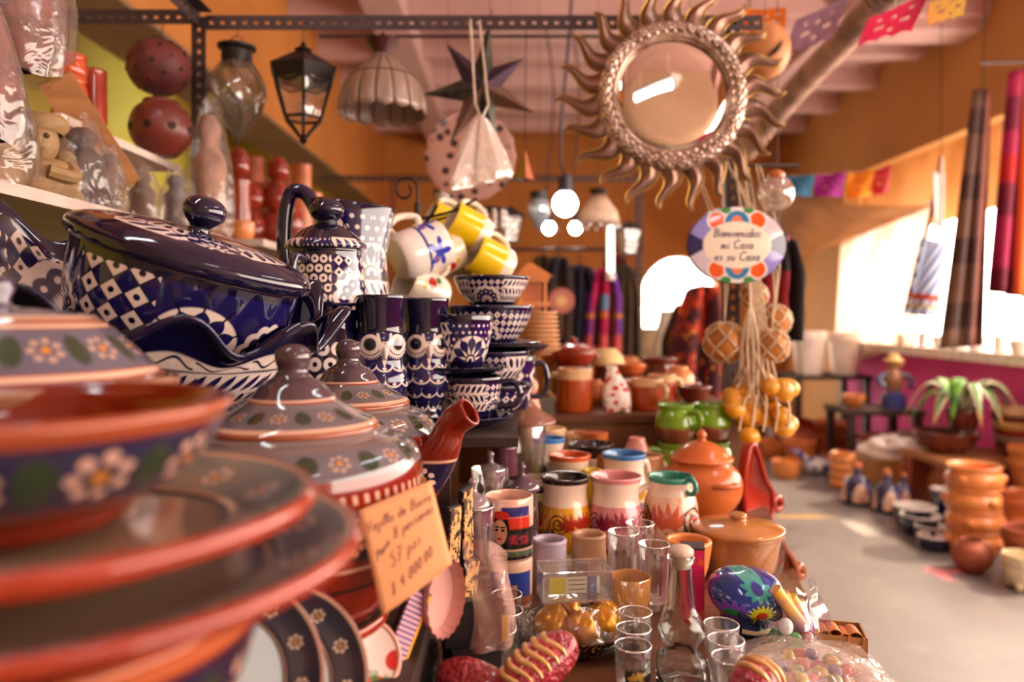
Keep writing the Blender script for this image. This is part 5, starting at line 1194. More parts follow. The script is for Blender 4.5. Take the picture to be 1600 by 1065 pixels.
for k_ in range(NR):
    a_ = 2 * PI * (k_ + 0.3) / NR; big = 1.0 if k_ % 2 else 0.94; V, F = [], []; nseg = 14; L_ = 0.118 * big; sg = 1.0
    left, right, mid = [], [], []
    for j in range(nseg + 1):
        q_ = j / nseg; wdt = 0.030 * (1 - q_ ** 1.7) * (1 - 0.22 * math.sin(PI * q_)) + 0.001
        off = sg * 0.020 * math.sin(1.75 * PI * q_) * (0.5 + 0.5 * q_)
        r_ = 0.180 + L_ * q_
        left.append((r_, off + wdt)); right.append((r_, off - wdt)); mid.append((r_, off + wdt * 0.1))
    ca, sa = math.cos(a_), math.sin(a_)
    def W(p, y): return (p[0] * ca - p[1] * sa, y, p[0] * sa + p[1] * ca)
    m_ = nseg + 1
    V = [W(p, 0.0) for p in left] + [W(p, -0.010 * (1 - j / nseg * 0.7)) for j, p in enumerate(mid)] + [W(p, 0.0) for p in right]
    for j in range(nseg): F += [(j, j + 1, m_ + j + 1, m_ + j), (m_ + j, m_ + j + 1, 2 * m_ + j + 1, 2 * m_ + j)]
    ray = mk('ray', (V, F, None), M_ray, t, sm=30, thick=0.002)
    mk('gold_edge', tube([W(p, -0.001) for p in left] + [W(p, -0.001) for p in reversed(right)], 0.0017, 5), M_edge, ray, sm=60)
wire(t, (0, 0.005, 0.18), (0.0, BY - c.y, BZ - c.z + 0.02), 0.002)
# ------------------------------------------------------------------ welcome plaque
c = P(1150, 383, 1.89); t = thing('welcome_plaque', 'oval painted ceramic plaque reading Bienvenidos mi Casa es su Casa', 'sign', c, (0, 0, 0.0))
g = G('plaque_glaze', 0.12, 0.5); X, Y, Z = g.xyz(g.obj()); ax, az = 0.123, 0.096
e = g.ln(X / ax, Z / az); q_ = g.ln(X / (ax * 0.68), Z / (az * 0.60))
c2 = g.mix('#d8cfd6', '#8f8ad0', g.m('GREATER_THAN', X * Z * -1.0, 0.0))
pz = g.mod((X + Z) * 90.0, 1.0); pw = g.mod((X - Z) * 90.0, 1.0)
c2 = g.mix(c2, '#b8a8c0', g.m('MAXIMUM', g.less(pz, 0.12, 0.06), g.less(pw, 0.12, 0.06)) * g.m('GREATER_THAN', X * Z, 0.0))
aX, aZ = g.ab(X), g.ab(Z)
c2 = g.mix(c2, '#1e1a5c', g.less(g.ab(aZ * 1.0) - (aX - 0.07) * 0.55, 0.004, 0.003) * g.m('GREATER_THAN', aX, 0.07))
c2 = g.mix(c2, '#e8e0dc', g.less(g.ln((aX - 0.050) / 0.024, (aZ - 0.060) / 0.025), 1.0, 0.08)); c2 = g.mix(c2, '#e8591a', g.less(g.ln((aX - 0.050) / 0.019, (aZ - 0.060) / 0.020), 1.0, 0.08))
c2 = g.mix(c2, '#e8e0dc', g.less(g.ln(aX / 0.034, (aZ - 0.055) / 0.040), 1.0, 0.06)); c2 = g.mix(c2, '#2c7cb0', g.less(g.ln(aX / 0.030, (aZ - 0.054) / 0.030), 1.0, 0.06)); c2 = g.mix(c2, '#e07a4a', g.less(g.ln(aX / 0.014, (aZ - 0.054) / 0.018), 1.0, 0.1))
c2 = g.mix(c2, '#3f8a3c', g.less(g.ln((aX - 0.028) / 0.013, (aZ - 0.086) / 0.009), 1.0, 0.1))
c2 = g.mix(c2, '#ece0cc', g.less(q_, 1.0, 0.03)); c2 = g.mix(c2, '#23203f', g.less(e * -1.0, -0.972, 0.015))
mk('tile', rot(lathe([(1e-4, 0.010), (ax * 0.9, 0.010), (ax * 0.98, 0.007), (ax, 0.0), (ax * 0.98, -0.006), (1e-4, -0.006)], 64, lambda t_, i, r, z: (r * math.cos(t_), r * math.sin(t_) * az / ax, z)), 'X', PI / 2), g.done(c2), t, sm=40)
for txt, zz, wd in (('Bienvenidos', 0.0195, 0.118), ('mi Casa', -0.009, 0.080), ('es su Casa', -0.038, 0.112)):
    pls, W_ = write(txt, 1.0, 0.22); k = wd / W_ ; ky = 0.021
    mk('lettering', join(*[tube([(-wd / 2 + a * k, -0.0105, zz + b * ky) for a, b in pl], 0.00125, 5) for pl in pls]), plain('#2a2470', 0.3, name='indigo_paint'), t, sm=180, kind='stuff')
for sx in (-0.03, 0.03): mk('hanging_cord', tube([(sx, 0, 0.088), (0.0, 0.16, 0.30)], 0.0015, 5), plain('#b9a08c', 0.8, name='twine'), t)
# ------------------------------------------------------------------ netted gourds, tassel, garland
M_twine = plain('#d8c0a0', 0.85, name='pale_twine'); M_gourd = plain('#b8742c', 0.45, var=0.25, name='gourd_skin')
def netted(px, py, d, R, lab, topz):
    c = P(px, py, d); t = thing('netted_gourd', lab, 'gourd', c, (0, 0, random.random() * 3))
    mk('gourd', ball(R, 24, 16), M_gourd, t)
    gs = []; nl = 6; lats = [-1.35, -0.8, -0.25, 0.3, 0.85, 1.4]; Rn = R * 1.04
    pt = lambda la, lo: Vector((Rn * math.cos(la) * math.cos(lo), Rn * math.cos(la) * math.sin(lo), Rn * math.sin(la)))
    for j in range(nl):
        for i in range(len(lats) - 1):
            lo = 2 * PI * (j + 0.5 * (i % 2)) / nl
            for dl in (-0.5, 0.5):
                lo2 = lo + dl * 2 * PI / nl
                gs.append(tube([pt(lats[i] + (lats[i + 1] - lats[i]) * k_ / 3, lo + (lo2 - lo) * k_ / 3) * (1.0) for k_ in range(4)], 0.0022, 5))
    mk('net', join(*gs), M_twine, t, sm=180, kind='stuff')
    for sx in (-0.018, 0.012): mk('cord', tube(crv([(0, 0, R * 1.02), (sx, 0.0, R * 1.02 + (topz - c.z) * 0.4), (sx * 0.4, BY - c.y, topz - c.z)], 4), 0.002, 5), M_twine, t)
netted(1132, 535, 1.98, 0.053, 'large netted gourd hanging lowest on the left', 1.60)
netted(1178, 462, 2.04, 0.036, 'small netted gourd right under the plaque', 1.60)
netted(1212, 500, 2.00, 0.040, 'netted gourd upper right below the plaque', 1.60)
netted(1207, 540, 1.95, 0.042, 'netted gourd lower right above the garland', 1.60)
c = P(1172, 480, 1.93); t = thing('cord_tassel', 'long tassel of loose cream cords hanging between the netted gourds', 'tassel', c)
gs = []
for i in range(16):
    a_ = i * 0.7; ex = -0.05 + 0.115 * i / 15; ez = -0.24 - 0.05 * math.sin(i * 2.1)
    gs.append(tube(crv([(0.004 * math.cos(a_), 0.004 * math.sin(a_), 0.0), (0.02 * math.cos(a_) + ex * 0.2, 0.012 * math.sin(a_), -0.10), (ex, 0.02 * math.sin(a_), ez)], 4), 0.0026, 5))
mk('strands', join(*gs), M_twine, t, sm=180, kind='stuff')
mk('loop', tube(crv([(0, 0, 0), (0.004, 0.03, 0.1), (0.0, BY - c.y, 1.62 - c.z)], 4), 0.003, 6), M_twine, t)
c = P(1185, 640, 1.95); t = thing('gourd_garland', 'hanging garland of small yellow gourds tied with white cord', 'garland', c)
M_yg = plain('#d8941c', 0.4, coat=0.2, var=0.25, name='yellow_gourd')
random.seed(11)
for i in range(24):
    a_ = i * 2.4; zz = 0.075 - 0.13 * (i / 24) + random.uniform(-0.012, 0.012); xx = -0.075 + 0.155 * random.random()
    mk('gourd', ball(0.0225 + 0.006 * random.random(), 14, 10, 1.15, 1, 0.9), M_yg, t, (xx, random.uniform(-0.035, 0.035), zz), (random.random(), random.random(), 0))
for i in range(5):
    mk('cord', tube(crv([(-0.06 + 0.03 * i, -0.036, -0.05), (-0.05 + 0.028 * i, -0.042, 0.02), (-0.02 + 0.012 * i, -0.02, 0.12), (0.0, BY - c.y, 1.60 - c.z)], 4), 0.003, 5), M_twine, t)
# hook plate on the right post for the gourds
mk('cross_hook', tube([(-0.12, 0, 0), (0.12, 0, 0)], 0.005, 6), M_steel, bpy.data.objects['steel_rack'], (1.45 + 0.05, -0.0, 1.60))
# clear glass ball
c = P(1213, 302, 2.0); t = thing('glass_ball', 'hanging clear glass ball with orange cap right of the sun mirror', 'glass ball', c)
mk('globe', ball(0.046, 28, 18), film('globe_film', '#d8b8a0', 0.5, 0.04, 0.5, 0.02), t, sm=180)
mk('cap', lathe([(0.02, 0.04), (0.022, 0.05), (0.012, 0.06), (1e-4, 0.062)], 16), M_terra, t); wire(t, (0, 0, 0.06), (-0.08, BY - c.y, BZ - c.z))
# orange gourd basket behind the sun
c = P(1196, 80, 2.5); t = thing('gourd_lamp', 'round tan gourd lamp with carved slit behind the sun mirror', 'lamp', c)
mk('shell', ball(0.082, 28, 18, 0.95, 1, 1.1), plain('#d08a50', 0.5, name='tan_gourd'), t); mk('carved_slit', tube(crv([(-0.02, -0.075, -0.045), (0.01, -0.081, -0.02), (0.028, -0.078, 0.005)], 4), [0.002 + 0.006 * math.sin(PI * k_ / 8) for k_ in range(9)], 6), plain('#3a1c10', 0.8, name='slit_dark'), t)
wire(t, (0, 0, 0.08), (0, 0.1, ZC - c.z - 0.15))
# ------------------------------------------------------------------ cut paper flags
def flagmat(col):
    g = G('tissue_' + col[1:], 0.7); c = hexc(col)
    tl = g.node('ShaderNodeBsdfTranslucent'); tl.inputs[0].default_value = c; mx = g.node('ShaderNodeMixShader'); mx.inputs[0].default_value = 0.45
    g.color(g.mix(c, tuple(x * 0.75 for x in c[:3]) + (1,), g.ramp(g.noise(40), 0.5, 0.6)))
    g.t.links.new(g.b.outputs[0], mx.inputs[1]); g.t.links.new(tl.outputs[0], mx.inputs[2]); g.t.links.new(mx.outputs[0], g.t.nodes['Material Output'].inputs[0])
    return g.mat
def flag(px0, py0, px1, py1, h, d0, d1, col, lab, skew=(0, 0), str_to=None, wob=0.02):
    a, b = P(px0, py0, d0), P(px1, py1, d1); t = thing('paper_flag', lab, 'paper flag', a)
    wv = b - a; dn = Vector((skew[0], skew[1], -h)); m_ = flagmat(col)
    nx = 12; holes = {(3, 5), (4, 5), (8, 5), (9, 5), (6, 3), (3, 2), (9, 2), (6, 7)}
    def f(s, tt): return wv * s + dn * (tt * (1 - (0.10 * abs(math.sin(3 * PI * s)) if tt > 0.99 else 0))) + Vector((0, wob * math.sin(5 * s + 3 * tt), 0))
    V, F, U = grid(nx, 10, f)
    F2 = [q for k, q in enumerate(F) if (k % nx, k // nx) not in holes]
    mk('tissue', (V, F2, None), m_, t, sm=180, thick=0.0008)
    mk('string', tube([wv * -0.12, wv * 0.5 + Vector((0, 0, -0.004)), wv * 1.12], 0.0015, 5), M_twine, t)
    if d0 < 5: mk('ceiling_string', tube([wv * 0.5 + Vector((0, 0, -0.004)), Vector((wv.x * 0.5, wv.y * 0.5, ZC - a.z))], 0.001, 5), M_twine, t)
flag(1222, 274, 1270, 274, 0.16, 5.6, 5.6, '#2a86b0', 'blue cut-paper flag, first of the far row', wob=0.03)
flag(1275, 272, 1318, 270, 0.18, 5.6, 5.6, '#b01a9c', 'purple cut-paper flag between the blue and orange ones', wob=0.03)
flag(1326, 270, 1364, 266, 0.20, 5.6, 5.6, '#ee9a10', 'orange cut-paper flag in the far row', wob=0.03)
flag(1366, 266, 1390, 258, 0.20, 5.6, 5.5, '#d83a68', 'rose cut-paper flag at the end of the far row', wob=0.03)
flag(1358, 28, 1450, -10, 0.10, 2.6, 2.1, '#e8508a', 'bright pink cut-paper flag at the top right', (-0.04, 0), wob=0.01)
flag(1245, 30, 1325, -5, 0.14, 2.8, 2.5, '#b8a0b4', 'pale lilac cut-paper flag near the ceiling', (-0.05, 0), wob=0.01)
flag(1452, 4, 1510, -18, 0.07, 2.2, 2.0, '#e8d08a', 'cream cut-paper flag at the top right beside the pink one', wob=0.01)
flag(1160, 12, 1228, 14, 0.09, 2.7, 2.7, '#ee8a10', 'orange cut-paper flag hanging above the sun mirror', wob=0.01)
# wrapped pole with wire under the ceiling
t = thing('wrapped_pole', 'tan cloth-wrapped pole with coiled wire under the ceiling', 'pole', (1.42, 2.4, 2.46))
mk('roll', tube(crv([(0, 0, 0), (0.02, 0.8, -0.06), (0.0, 1.5, -0.15), (0.02, 2.3, -0.26)], 6), 0.062, 14), plain('#b08a74', 0.8, var=0.3, scale=7, bump=0.6, name='wrapped_cloth'), t, sm=70)
mk('wire_coil', tube([(0.075 * math.cos(k_ * 0.5), 0.42 + 0.012 * k_ * 0.3, -0.03 + 0.075 * math.sin(k_ * 0.5)) for k_ in range(40)], 0.004, 5), M_wire, t, sm=60)
for yy, zz in ((0.1, 0.0), (2.2, -0.25)): mk('strap', tube([(0, yy, zz + 0.05), (0, yy, ZC - 2.46 - 0.01)], 0.005, 5), M_wire, t)
# pendant bulb with cord
M_bulb = emit('bulb_glow', '#fff6ea', 30.0)
def pendant(px, py, d, R, lab, shade=False, topd=None):
    c = P(px, py, d); t = thing('pendant_bulb', lab, 'lamp', c)
    mk('bulb', ball(R, 20, 14, 1, 1, 1.05), M_bulb, t); mk('socket', lathe([(R * 0.5, R * 0.85), (R * 0.62, R * 1.0), (R * 0.55, R * 2.2), (R * 0.2, R * 2.5), (1e-4, R * 2.5)], 16), plain('#2c2a38', 0.4, name='socket_dark'), t)
    mk('cord', tube(crv([(0, 0, R * 2.4), (-0.02, 0, R * 2.4 + 0.15), (0.03, 0.02, (ZC - c.z) * 0.6), (-0.06, 0.02, ZC - c.z)], 5), 0.006, 6), plain('#2c2838', 0.5, name='cord_dark'), t)
pendant(883, 318, 3.2, 0.05, 'bare glowing bulb on a dark cord, largest of the three')
pendant(858, 356, 5.2, 0.04, 'small glowing bulb at the back, left one')
pendant(899, 356, 5.2, 0.04, 'small glowing bulb at the back, right one')
# ------------------------------------------------------------------ right side of the aisle
def fl(px, py):                                   # a spot on the floor
    d = EYE * FPX / (py - CYP); return Vector(((px - 800) * d / FPX, d, 0.0))
def S(kind, R, h):
    if kind == 'round': return vessel([(R * 0.45, 0), (R * 0.55, 0.006), (R * 0.9, h * 0.28), (R, h * 0.52), (R * 0.88, h * 0.8), (R * 0.62, h * 0.95), (R * 0.58, h)], 0.010, 0.012)
    if kind == 'barrel': return vessel([(R * 0.80, 0), (R * 0.86, 0.006), (R * 0.98, h * 0.35), (R * 0.98, h * 0.6), (R * 0.88, h * 0.82), (R * 0.90, h * 0.93), (R * 0.95, h)], 0.010, 0.012)
    if kind == 'flower': return vessel([(R * 0.68, 0), (R * 0.72, 0.006), (R * 0.90, h * 0.72), (R * 0.91, h * 0.76), (R, h * 0.78), (R, h)], 0.010, 0.012)
    if kind == 'low': return vessel([(R * 0.75, 0), (R * 0.82, 0.005), (R * 0.97, h * 0.5), (R, h)], 0.008, 0.010)
    if kind == 'bowl': return vessel([(R * 0.5, 0), (R * 0.55, 0.005), (R * 0.82, h * 0.4), (R * 0.97, h * 0.85), (R, h)], 0.009, 0.010)
    if kind == 'cyl': return vessel([(R * 0.9, 0), (R * 0.97, 0.005), (R, h * 0.4), (R * 0.97, h * 0.9), (R, h)], 0.008, 0.010)
    if kind == 'bell': return vessel([(R, 0), (R * 1.0, 0.012), (R * 0.93, h * 0.25), (R * 0.86, h * 0.5), (R * 0.62, h * 0.72), (R * 0.30, h * 0.82), (R * 0.24, h * 0.9), (R * 0.32, h)], 0.008, 0.012)
def fpot(nm, lab, cat, kind, loc, R, h, mat, rz=0.0, lugs=0, seg=40, group=None):
    pr = S(kind, R, h)
    m = mat(pr) if callable(mat) else mat
    if not lugs: return mk(nm, lathe(pr, seg), m, None, loc, (0, 0, rz), lab, cat, group, sm=60)
    t = thing(nm, lab, cat, loc, (0, 0, rz), group)
    mk('body', lathe(pr, seg), m, t, sm=60)
    for i in range(lugs):
        mk('lug', xf(ball(R * 0.16, 10, 8, 0.8, 1.3, 1.0), Matrix.Rotation(-PI / 2 + 0.5 + i * 2 * PI / lugs, 4, 'Z') @ Matrix.Translation((R * 0.97, 0, h * 0.55))), m, t, sm=180)
    return t
M_or = plain('#db8846', 0.35, coat=0.25, var=0.16, name='orange_clay'); M_or2 = plain('#c46c36', 0.4, coat=0.15, var=0.18, name='dull_orange_clay')
M_rawb = plain('#9c5034', 0.7, var=0.15, name='matt_brown_clay'); M_navy = plain('#151232', 0.1, coat=0.5, name='navy_glaze'); M_cream = plain('#e2cfa8', 0.3, coat=0.3, name='cream_glaze2')
def two(name, out, inn, frac=0.5):
    def f(pr):
        g = G(name, 0.12, 0.5); u, v = g.uv(); zt = max(z for r, z in pr); vt = vat(pr, zt - 0.006)
        return g.done(g.mix(out, inn, g.m('GREATER_THAN', v, vt)))
    return f
NAVW = two('navy_white_glaze', '#151232', '#e4dcd8')
p = fl(1519, 892); fpot('clay_pot', 'small round matt brown pot standing alone at the aisle edge', 'pot', 'round', p, 0.088, 0.145, M_rawb)
p = fl(1600, 920); t = thing('planter', 'cream footed planter with dark line at the right edge', 'planter', p, (0, 0, 0.3))
pr = S('low', 0.085, 0.12); mk('body', lathe([(r, z + 0.03) for r, z in pr], 40), M_cream, t, sm=60); mk('line', tube([(0.0835 * math.cos(a_ * PI / 12), 0.0835 * math.sin(a_ * PI / 12), 0.11) for a_ in range(24)], 0.002, 5, closed=True), M_black, t)
for k_ in range(4): mk('foot', xf(ball(0.018, 10, 8, 1, 1, 1.2), Matrix.Translation((0.06 * math.cos(k_ * PI / 2 + 0.4), 0.06 * math.sin(k_ * PI / 2 + 0.4), 0.021))), M_cream, t)
# barrel pot stacks
p = fl(1520, 862)
for i in range(4):
    fpot('barrel_pot', 'shiny orange barrel pot, %s in the tall stack' % ('lowest', 'second from the bottom', 'third from the bottom', 'topmost with open mouth')[i], 'pot', 'barrel', (p.x + 0.006 * (i % 2), p.y, 0.002 + 0.1035 * i), 0.132, 0.122 if i == 3 else 0.115, M_or, 0.9 * i, 3)
p2 = fl(1497, 855) + Vector((-0.085, 0.06, 0))
for i in range(3):
    fpot('barrel_pot', 'orange clay bowl pot, %s of the short stack left of the tall one' % ('bottom', 'middle', 'top')[i], 'pot', 'barrel', (p2.x + 0.125, p2.y - 0.13, 0.002 + 0.085 * i), 0.066, 0.095, M_or2, 0.5 * i)
p = fl(1572, 846)
for i in range(3):
    fpot('clay_mug', 'orange clay mug, %s of the stack beside the barrel pots' % ('bottom', 'middle', 'top')[i], 'mug', 'barrel', (p.x + 0.04, p.y - 0.06, 0.002 + 0.088 * i), 0.1, 0.098, M_or2, 0.6 * i, 1)
p = fl(1612, 902); fpot('clay_pot', 'brown upright clay pot with thick rim at the right edge', 'pot', 'flower', p, 0.12, 0.22, M_rawb)
p = fl(1600, 820)
for i in range(3): fpot('flower_pot', 'terracotta flower pot in the far right stack, %s' % ('lowest', 'middle', 'uppermost')[i], 'pot', 'flower', (p.x + 0.03, p.y, 0.002 + 0.07 * i + (0.16 if i else 0)), 0.11, 0.2 if i == 0 else 0.14, M_or, 0)
# navy bowls
for (px, py, R, h, lab) in ((1430, 822, 0.112, 0.115, 'large navy bowl with white inside, back of the navy group'), (1438, 834, 0.104, 0.105, 'navy bowl with white inside in the middle of the navy group'), (1456, 846, 0.085, 0.085, 'small navy bowl with white inside near the barrel pots'), (1458, 858, 0.074, 0.07, 'smallest navy bowl with white inside at the front')):
    fpot('bowl', lab, 'bowl', 'low', fl(px, py), R, h, NAVW)
fpot('cup', 'tall navy cup with white inside behind the navy bowls', 'cup', 'cyl', fl(1472, 818), 0.062, 0.2, NAVW)
# talavera bells
def BELL(pr): return talavera('bell_glaze', pr, [(max(z for r, z in pr) * 0.1, max(z for r, z in pr) * 0.6, ('sun', 'fan'), 6)], base='#2a2650')
def BELL2(pr):
    g = G('bell_flowers', 0.12, 0.5); u, v = g.uv(); vn = g.voro(22); c = g.mix('#23204a', '#6a6488', g.ramp(g.noise(16), 0.45, 0.6)); c = g.mix(c, '#e0b8a0', g.less(g.ln((g.mod(u * 4.0, 1.0) - 0.5) * 1.6, (v - 0.22) * 4.2), 0.55, 0.06)); c = g.mix(c, '#c84a3a', g.less(N(g, vn.outputs['Distance']), 0.22, 0.05) * g.less(g.ln((g.mod(u * 4.0, 1.0) - 0.5) * 1.6, (v - 0.22) * 4.2), 0.5, 0.06)); c = g.mix(c, '#16133a', g.less(v, 0.03 + 0.28, 0.0001) * g.less(v, 0.305, 0.004) * 0.0)
    return g.done(c)
for px, py, R, h, lab in ((1340, 786, 0.100, 0.22, 'talavera bell jug with pink flower panel by the pot stack'), (1386, 799, 0.088, 0.22, 'talavera bell jug left of the navy bowls'), (1412, 796, 0.06, 0.2, 'small dark talavera bell jug behind the navy bowls')):
    p = fl(px, py); t = thing('bell_jug', lab, 'jug', p, (0, 0, 0.6)); pr = S('bell', R, h)
    mk('body', lathe(pr, 40), BELL2(pr), t, sm=60); mk('knob', xf(ball(R * 0.3, 14, 10), Matrix.Translation((0, 0, h + R * 0.15))), M_or2, t)
    mk('base_band', lathe([(R * 1.0, 0.0), (R * 1.02, 0.004), (R * 1.01, 0.022), (R * 0.98, 0.023)], 40), M_navy, t)
# round clay pots
fpot('clay_pot', 'round orange clay pot in front of the white bag', 'pot', 'round', fl(1430, 772), 0.11, 0.24, M_or2)
fpot('clay_pot', 'round orange clay pot touching the barrel stack', 'pot', 'round', fl(1474, 786), 0.105, 0.24, M_or)
for i in range(2): fpot('clay_bowl', 'brown clay bowl under the round pots, %s' % ('left', 'right')[i], 'bowl', 'bowl', fl(1424 + 60 * i, 806 - 4 * i), 0.1, 0.07, M_rawb)
# stack of orange pots by the aisle
p = fl(1316, 762)
for i in range(4): fpot('flower_pot', 'ribbed orange pot, %s of the stack at the aisle bend' % ('bottom', 'second', 'third', 'top')[i], 'pot', 'barrel', (p.x, p.y, 0.002 + 0.057 * i), 0.086, 0.066, M_or, 0)
# carton with white bag
p = fl(1392, 762); t = thing('carton', 'open cardboard carton holding a crumpled white plastic bag', 'carton', p, (0, 0, -0.15))
g = G('printed_carton', 0.7); X, Y, Z = g.xyz(g.obj()); M_ct = g.done(g.mix('#b98a52', '#7a8a34', g.less(Z, 0.06, 0.01)))
mk('box', shell(0.21, 0.15, 0.22, 0.006), M_ct, t, sm=0)
def crump(s, tt):
    a = 2 * PI * s; b = PI * (tt - 0.5); k = 1 + 0.10 * math.sin(5 * a + 3 * b) + 0.07 * math.sin(9 * b + 2 * a) + 0.05 * math.sin(13 * a)
    return Vector((0.2 * k * math.cos(b) * math.cos(a), 0.14 * k * math.cos(b) * math.sin(a), 0.12 * k * math.sin(b)))
mk('plastic_bag', grid(40, 24, crump), plain('#e6dcd4', 0.25, coat=0.3, var=0.06, name='white_plastic'), t, (0, 0, 0.23), sm=180)
# bowls, planter, big pots farther along
p = fl(1304, 716)
for i in range(3): fpot('clay_bowl', 'wide brick red bowl, %s of the stack beside the dark table' % ('bottom', 'middle', 'top')[i], 'bowl', 'bowl', (p.x, p.y, 0.002 + 0.085 * i), 0.2 - 0.012 * i, 0.13, plain('#a8502e', 0.3, coat=0.3, name='brick_bowl'), 0)
p = fl(1250, 712); o = fpot('clay_bowl', 'large red glazed bowl leaning open toward the aisle', 'bowl', 'bowl', (p.x, p.y, 0.12), 0.17, 0.12, M_brick); o.rotation_euler = (0.75, -0.4, 0)
fpot('clay_pot', 'terracotta pot with rim before the leaning red bowl', 'pot', 'flower', fl(1250, 732), 0.125, 0.23, M_or2)
fpot('clay_pot', 'squat clay bowl at the far turn of the aisle', 'pot', 'low', fl(1208, 716), 0.14, 0.15, M_or2)
t = thing('ceramic_duck', 'small blue and white ceramic duck with raised neck by the aisle', 'figurine', fl(1276, 740), (0, 0, 0.2))
gd = G('duck_glaze', 0.15, 0.4); md = gd.done(gd.mix('#e0dce0', '#3048a0', gd.ramp(gd.noise(14), 0.5, 0.58)))
mk('body', xf(ball(0.085, 20, 14, 1.35, 0.9, 0.75), Matrix.Translation((0, 0, 0.062))), md, t); mk('neck', tube(crv([(-0.06, 0, 0.09), (-0.12, 0, 0.14), (-0.17, 0, 0.18)], 4), 0.024, 10), md, t, sm=70); mk('bill', xf(ball(0.022, 10, 8, 1.8, 0.8, 0.5), Matrix.Translation((-0.19, 0, 0.186))), plain('#6a5aa8', 0.3, name='lilac_glaze'), t)
# dark tables with figurine and white pots
def table(lab, cx, cy, sx, sy, h, mat):
    t = thing('small_table', lab, 'table', (cx, cy, 0))
    mk('top', box(-sx, -sy, h - 0.035, sx, sy, h), mat, t, sm=0)
    for ax_ in (-1, 1):
        for ay in (-1, 1): mk('leg', box(ax_ * (sx - 0.04) - 0.025, ay * (sy - 0.04) - 0.025, 0, ax_ * (sx - 0.04) + 0.025, ay * (sy - 0.04) + 0.025, h - 0.035), mat, t, sm=0)
table('dark wooden table with the blue figurine by the magenta wall', 2.70, 5.75, 0.28, 0.22, 0.50, M_dark)
table('dark wooden stand carrying the big white pots', 2.80, 6.95, 0.34, 0.28, 0.66, M_dark)
M_wpot = plain('#efe4da', 0.4, coat=0.2, var=0.06, name='white_pot_glaze')
fpot('white_pot', 'large white glazed pot on the dark stand, left one', 'pot', 'flower', (2.66, 6.88, 0.661), 0.15, 0.38, M_wpot)
fpot('white_pot', 'large white glazed pot on the dark stand, right one', 'pot', 'flower', (2.97, 6.85, 0.661), 0.15, 0.37, M_wpot)
fpot('clay_bowl', 'orange clay bowl on the dark table', 'bowl', 'bowl', (2.56, 5.75, 0.501), 0.085, 0.09, M_or)
t = thing('figurine', 'blue and brown seated ceramic figurine on the dark table', 'figurine', (2.84, 5.72, 0.501))
mk('base', lathe([(1e-4, 0), (0.09, 0), (0.085, 0.1), (0.05, 0.12), (1e-4, 0.12)], 20), plain('#3a4a8a', 0.2, coat=0.3, name='figurine_blue'), t); mk('torso', xf(ball(0.07, 16, 12, 1, 0.9, 1.5), Matrix.Translation((0, 0, 0.2))), plain('#9a6a48', 0.3, coat=0.2, name='figurine_brown'), t); mk('head', xf(ball(0.05, 16, 12), Matrix.Translation((0.02, 0, 0.33))), plain('#b08050', 0.3, coat=0.2, name='figurine_head'), t)
for sx in (-1, 1): mk('arm', tube(crv([(sx * 0.06, 0, 0.25), (sx * 0.12, -0.02, 0.22), (sx * 0.10, -0.06, 0.16)], 4), 0.02, 8), plain('#2c3670', 0.3, name='figurine_sleeve'), t)
mk('hat', lathe([(0.07, 0.35), (0.075, 0.355), (0.04, 0.37), (0.035, 0.40), (1e-4, 0.405)], 20), plain('#caa468', 0.6, name='straw'), t)
# rectangular planter
t = thing('planter_box', 'long red clay planter trough below the magenta wall', 'planter', fl(1405, 748) + Vector((0.05, 0.15, 0)), (0, 0, 0.05))
V = [(-0.19, -0.1, 0), (0.19, -0.1, 0), (0.19, 0.1, 0), (-0.19, 0.1, 0), (-0.23, -0.12, 0.3), (0.23, -0.12, 0.3), (0.23, 0.12, 0.3), (-0.23, 0.12, 0.3), (-0.21, -0.105, 0.3), (0.21, -0.105, 0.3), (0.21, 0.105, 0.3), (-0.21, 0.105, 0.3), (-0.19, -0.09, 0.05), (0.19, -0.09, 0.05), (0.19, 0.09, 0.05), (-0.19, 0.09, 0.05)]
F = [(0, 3, 2, 1), (12, 13, 14, 15)] + [q_ for b_ in (0, 4, 8) for q_ in [(b_ + i, b_ + (i + 1) % 4, b_ + (i + 1) % 4 + 4, b_ + i + 4) for i in range(4)]]
M_trough = plain('#b4553c', 0.4, var=0.15, name='trough_clay')
mk('trough', (V, F, None), M_trough, t, sm=0); mk('rim_band', tube([(-0.235, -0.125, 0.29), (0.235, -0.125, 0.29), (0.235, 0.125, 0.29), (-0.235, 0.125, 0.29)], 0.012, 6, closed=True), M_trough, t, sm=0)
mk('pebble', ball(0.05, 12, 8, 1.2, 1, 0.8), plain('#e6e0dc', 0.4, name='white_stone'), t, (0.06, -0.02, 0.30))
# plank shelf with cazuelas and plant
t = thing('plank_shelf', 'low wooden plank resting on clay blocks at the right', 'shelf', (2.72, 4.72, 0)); mk('plank', box(-0.20, -0.28, 0.30, 0.42, 0.27, 0.335), M_pale, t, sm=0)
for sx in (-0.13, 0.34):
    for sy in (-0.2, 0.2): mk('block', box(sx - 0.06, sy - 0.06, 0, sx + 0.06, sy + 0.06, 0.30), M_rawb, t, sm=0)
PX = (1580, 4.66)
for i, (mm, hh_, rr_) in enumerate(((M_brown, 0.09, 0.15), ('#9a8a86', 0.08, 0.15), (M_brick, 0.08, 0.155), ('#d8c078', 0.08, 0.16), (M_brown, 0.075, 0.165), ('#e6d4a8', 0.075, 0.17))):
    fpot('cazuela', 'wide clay dish at the plank shelf, %s from the bottom' % ('first', 'grey one second', 'red one third', 'yellow one fourth', 'brown one fifth', 'cream topmost one sixth')[i], 'dish', 'bowl', (xat(1592, 4.66), 4.66, 0.336 + 0.043 * i), rr_ * 0.9, hh_, mm if not isinstance(mm, str) else plain(mm, 0.2, coat=0.4, name='dish_' + mm[1:]))
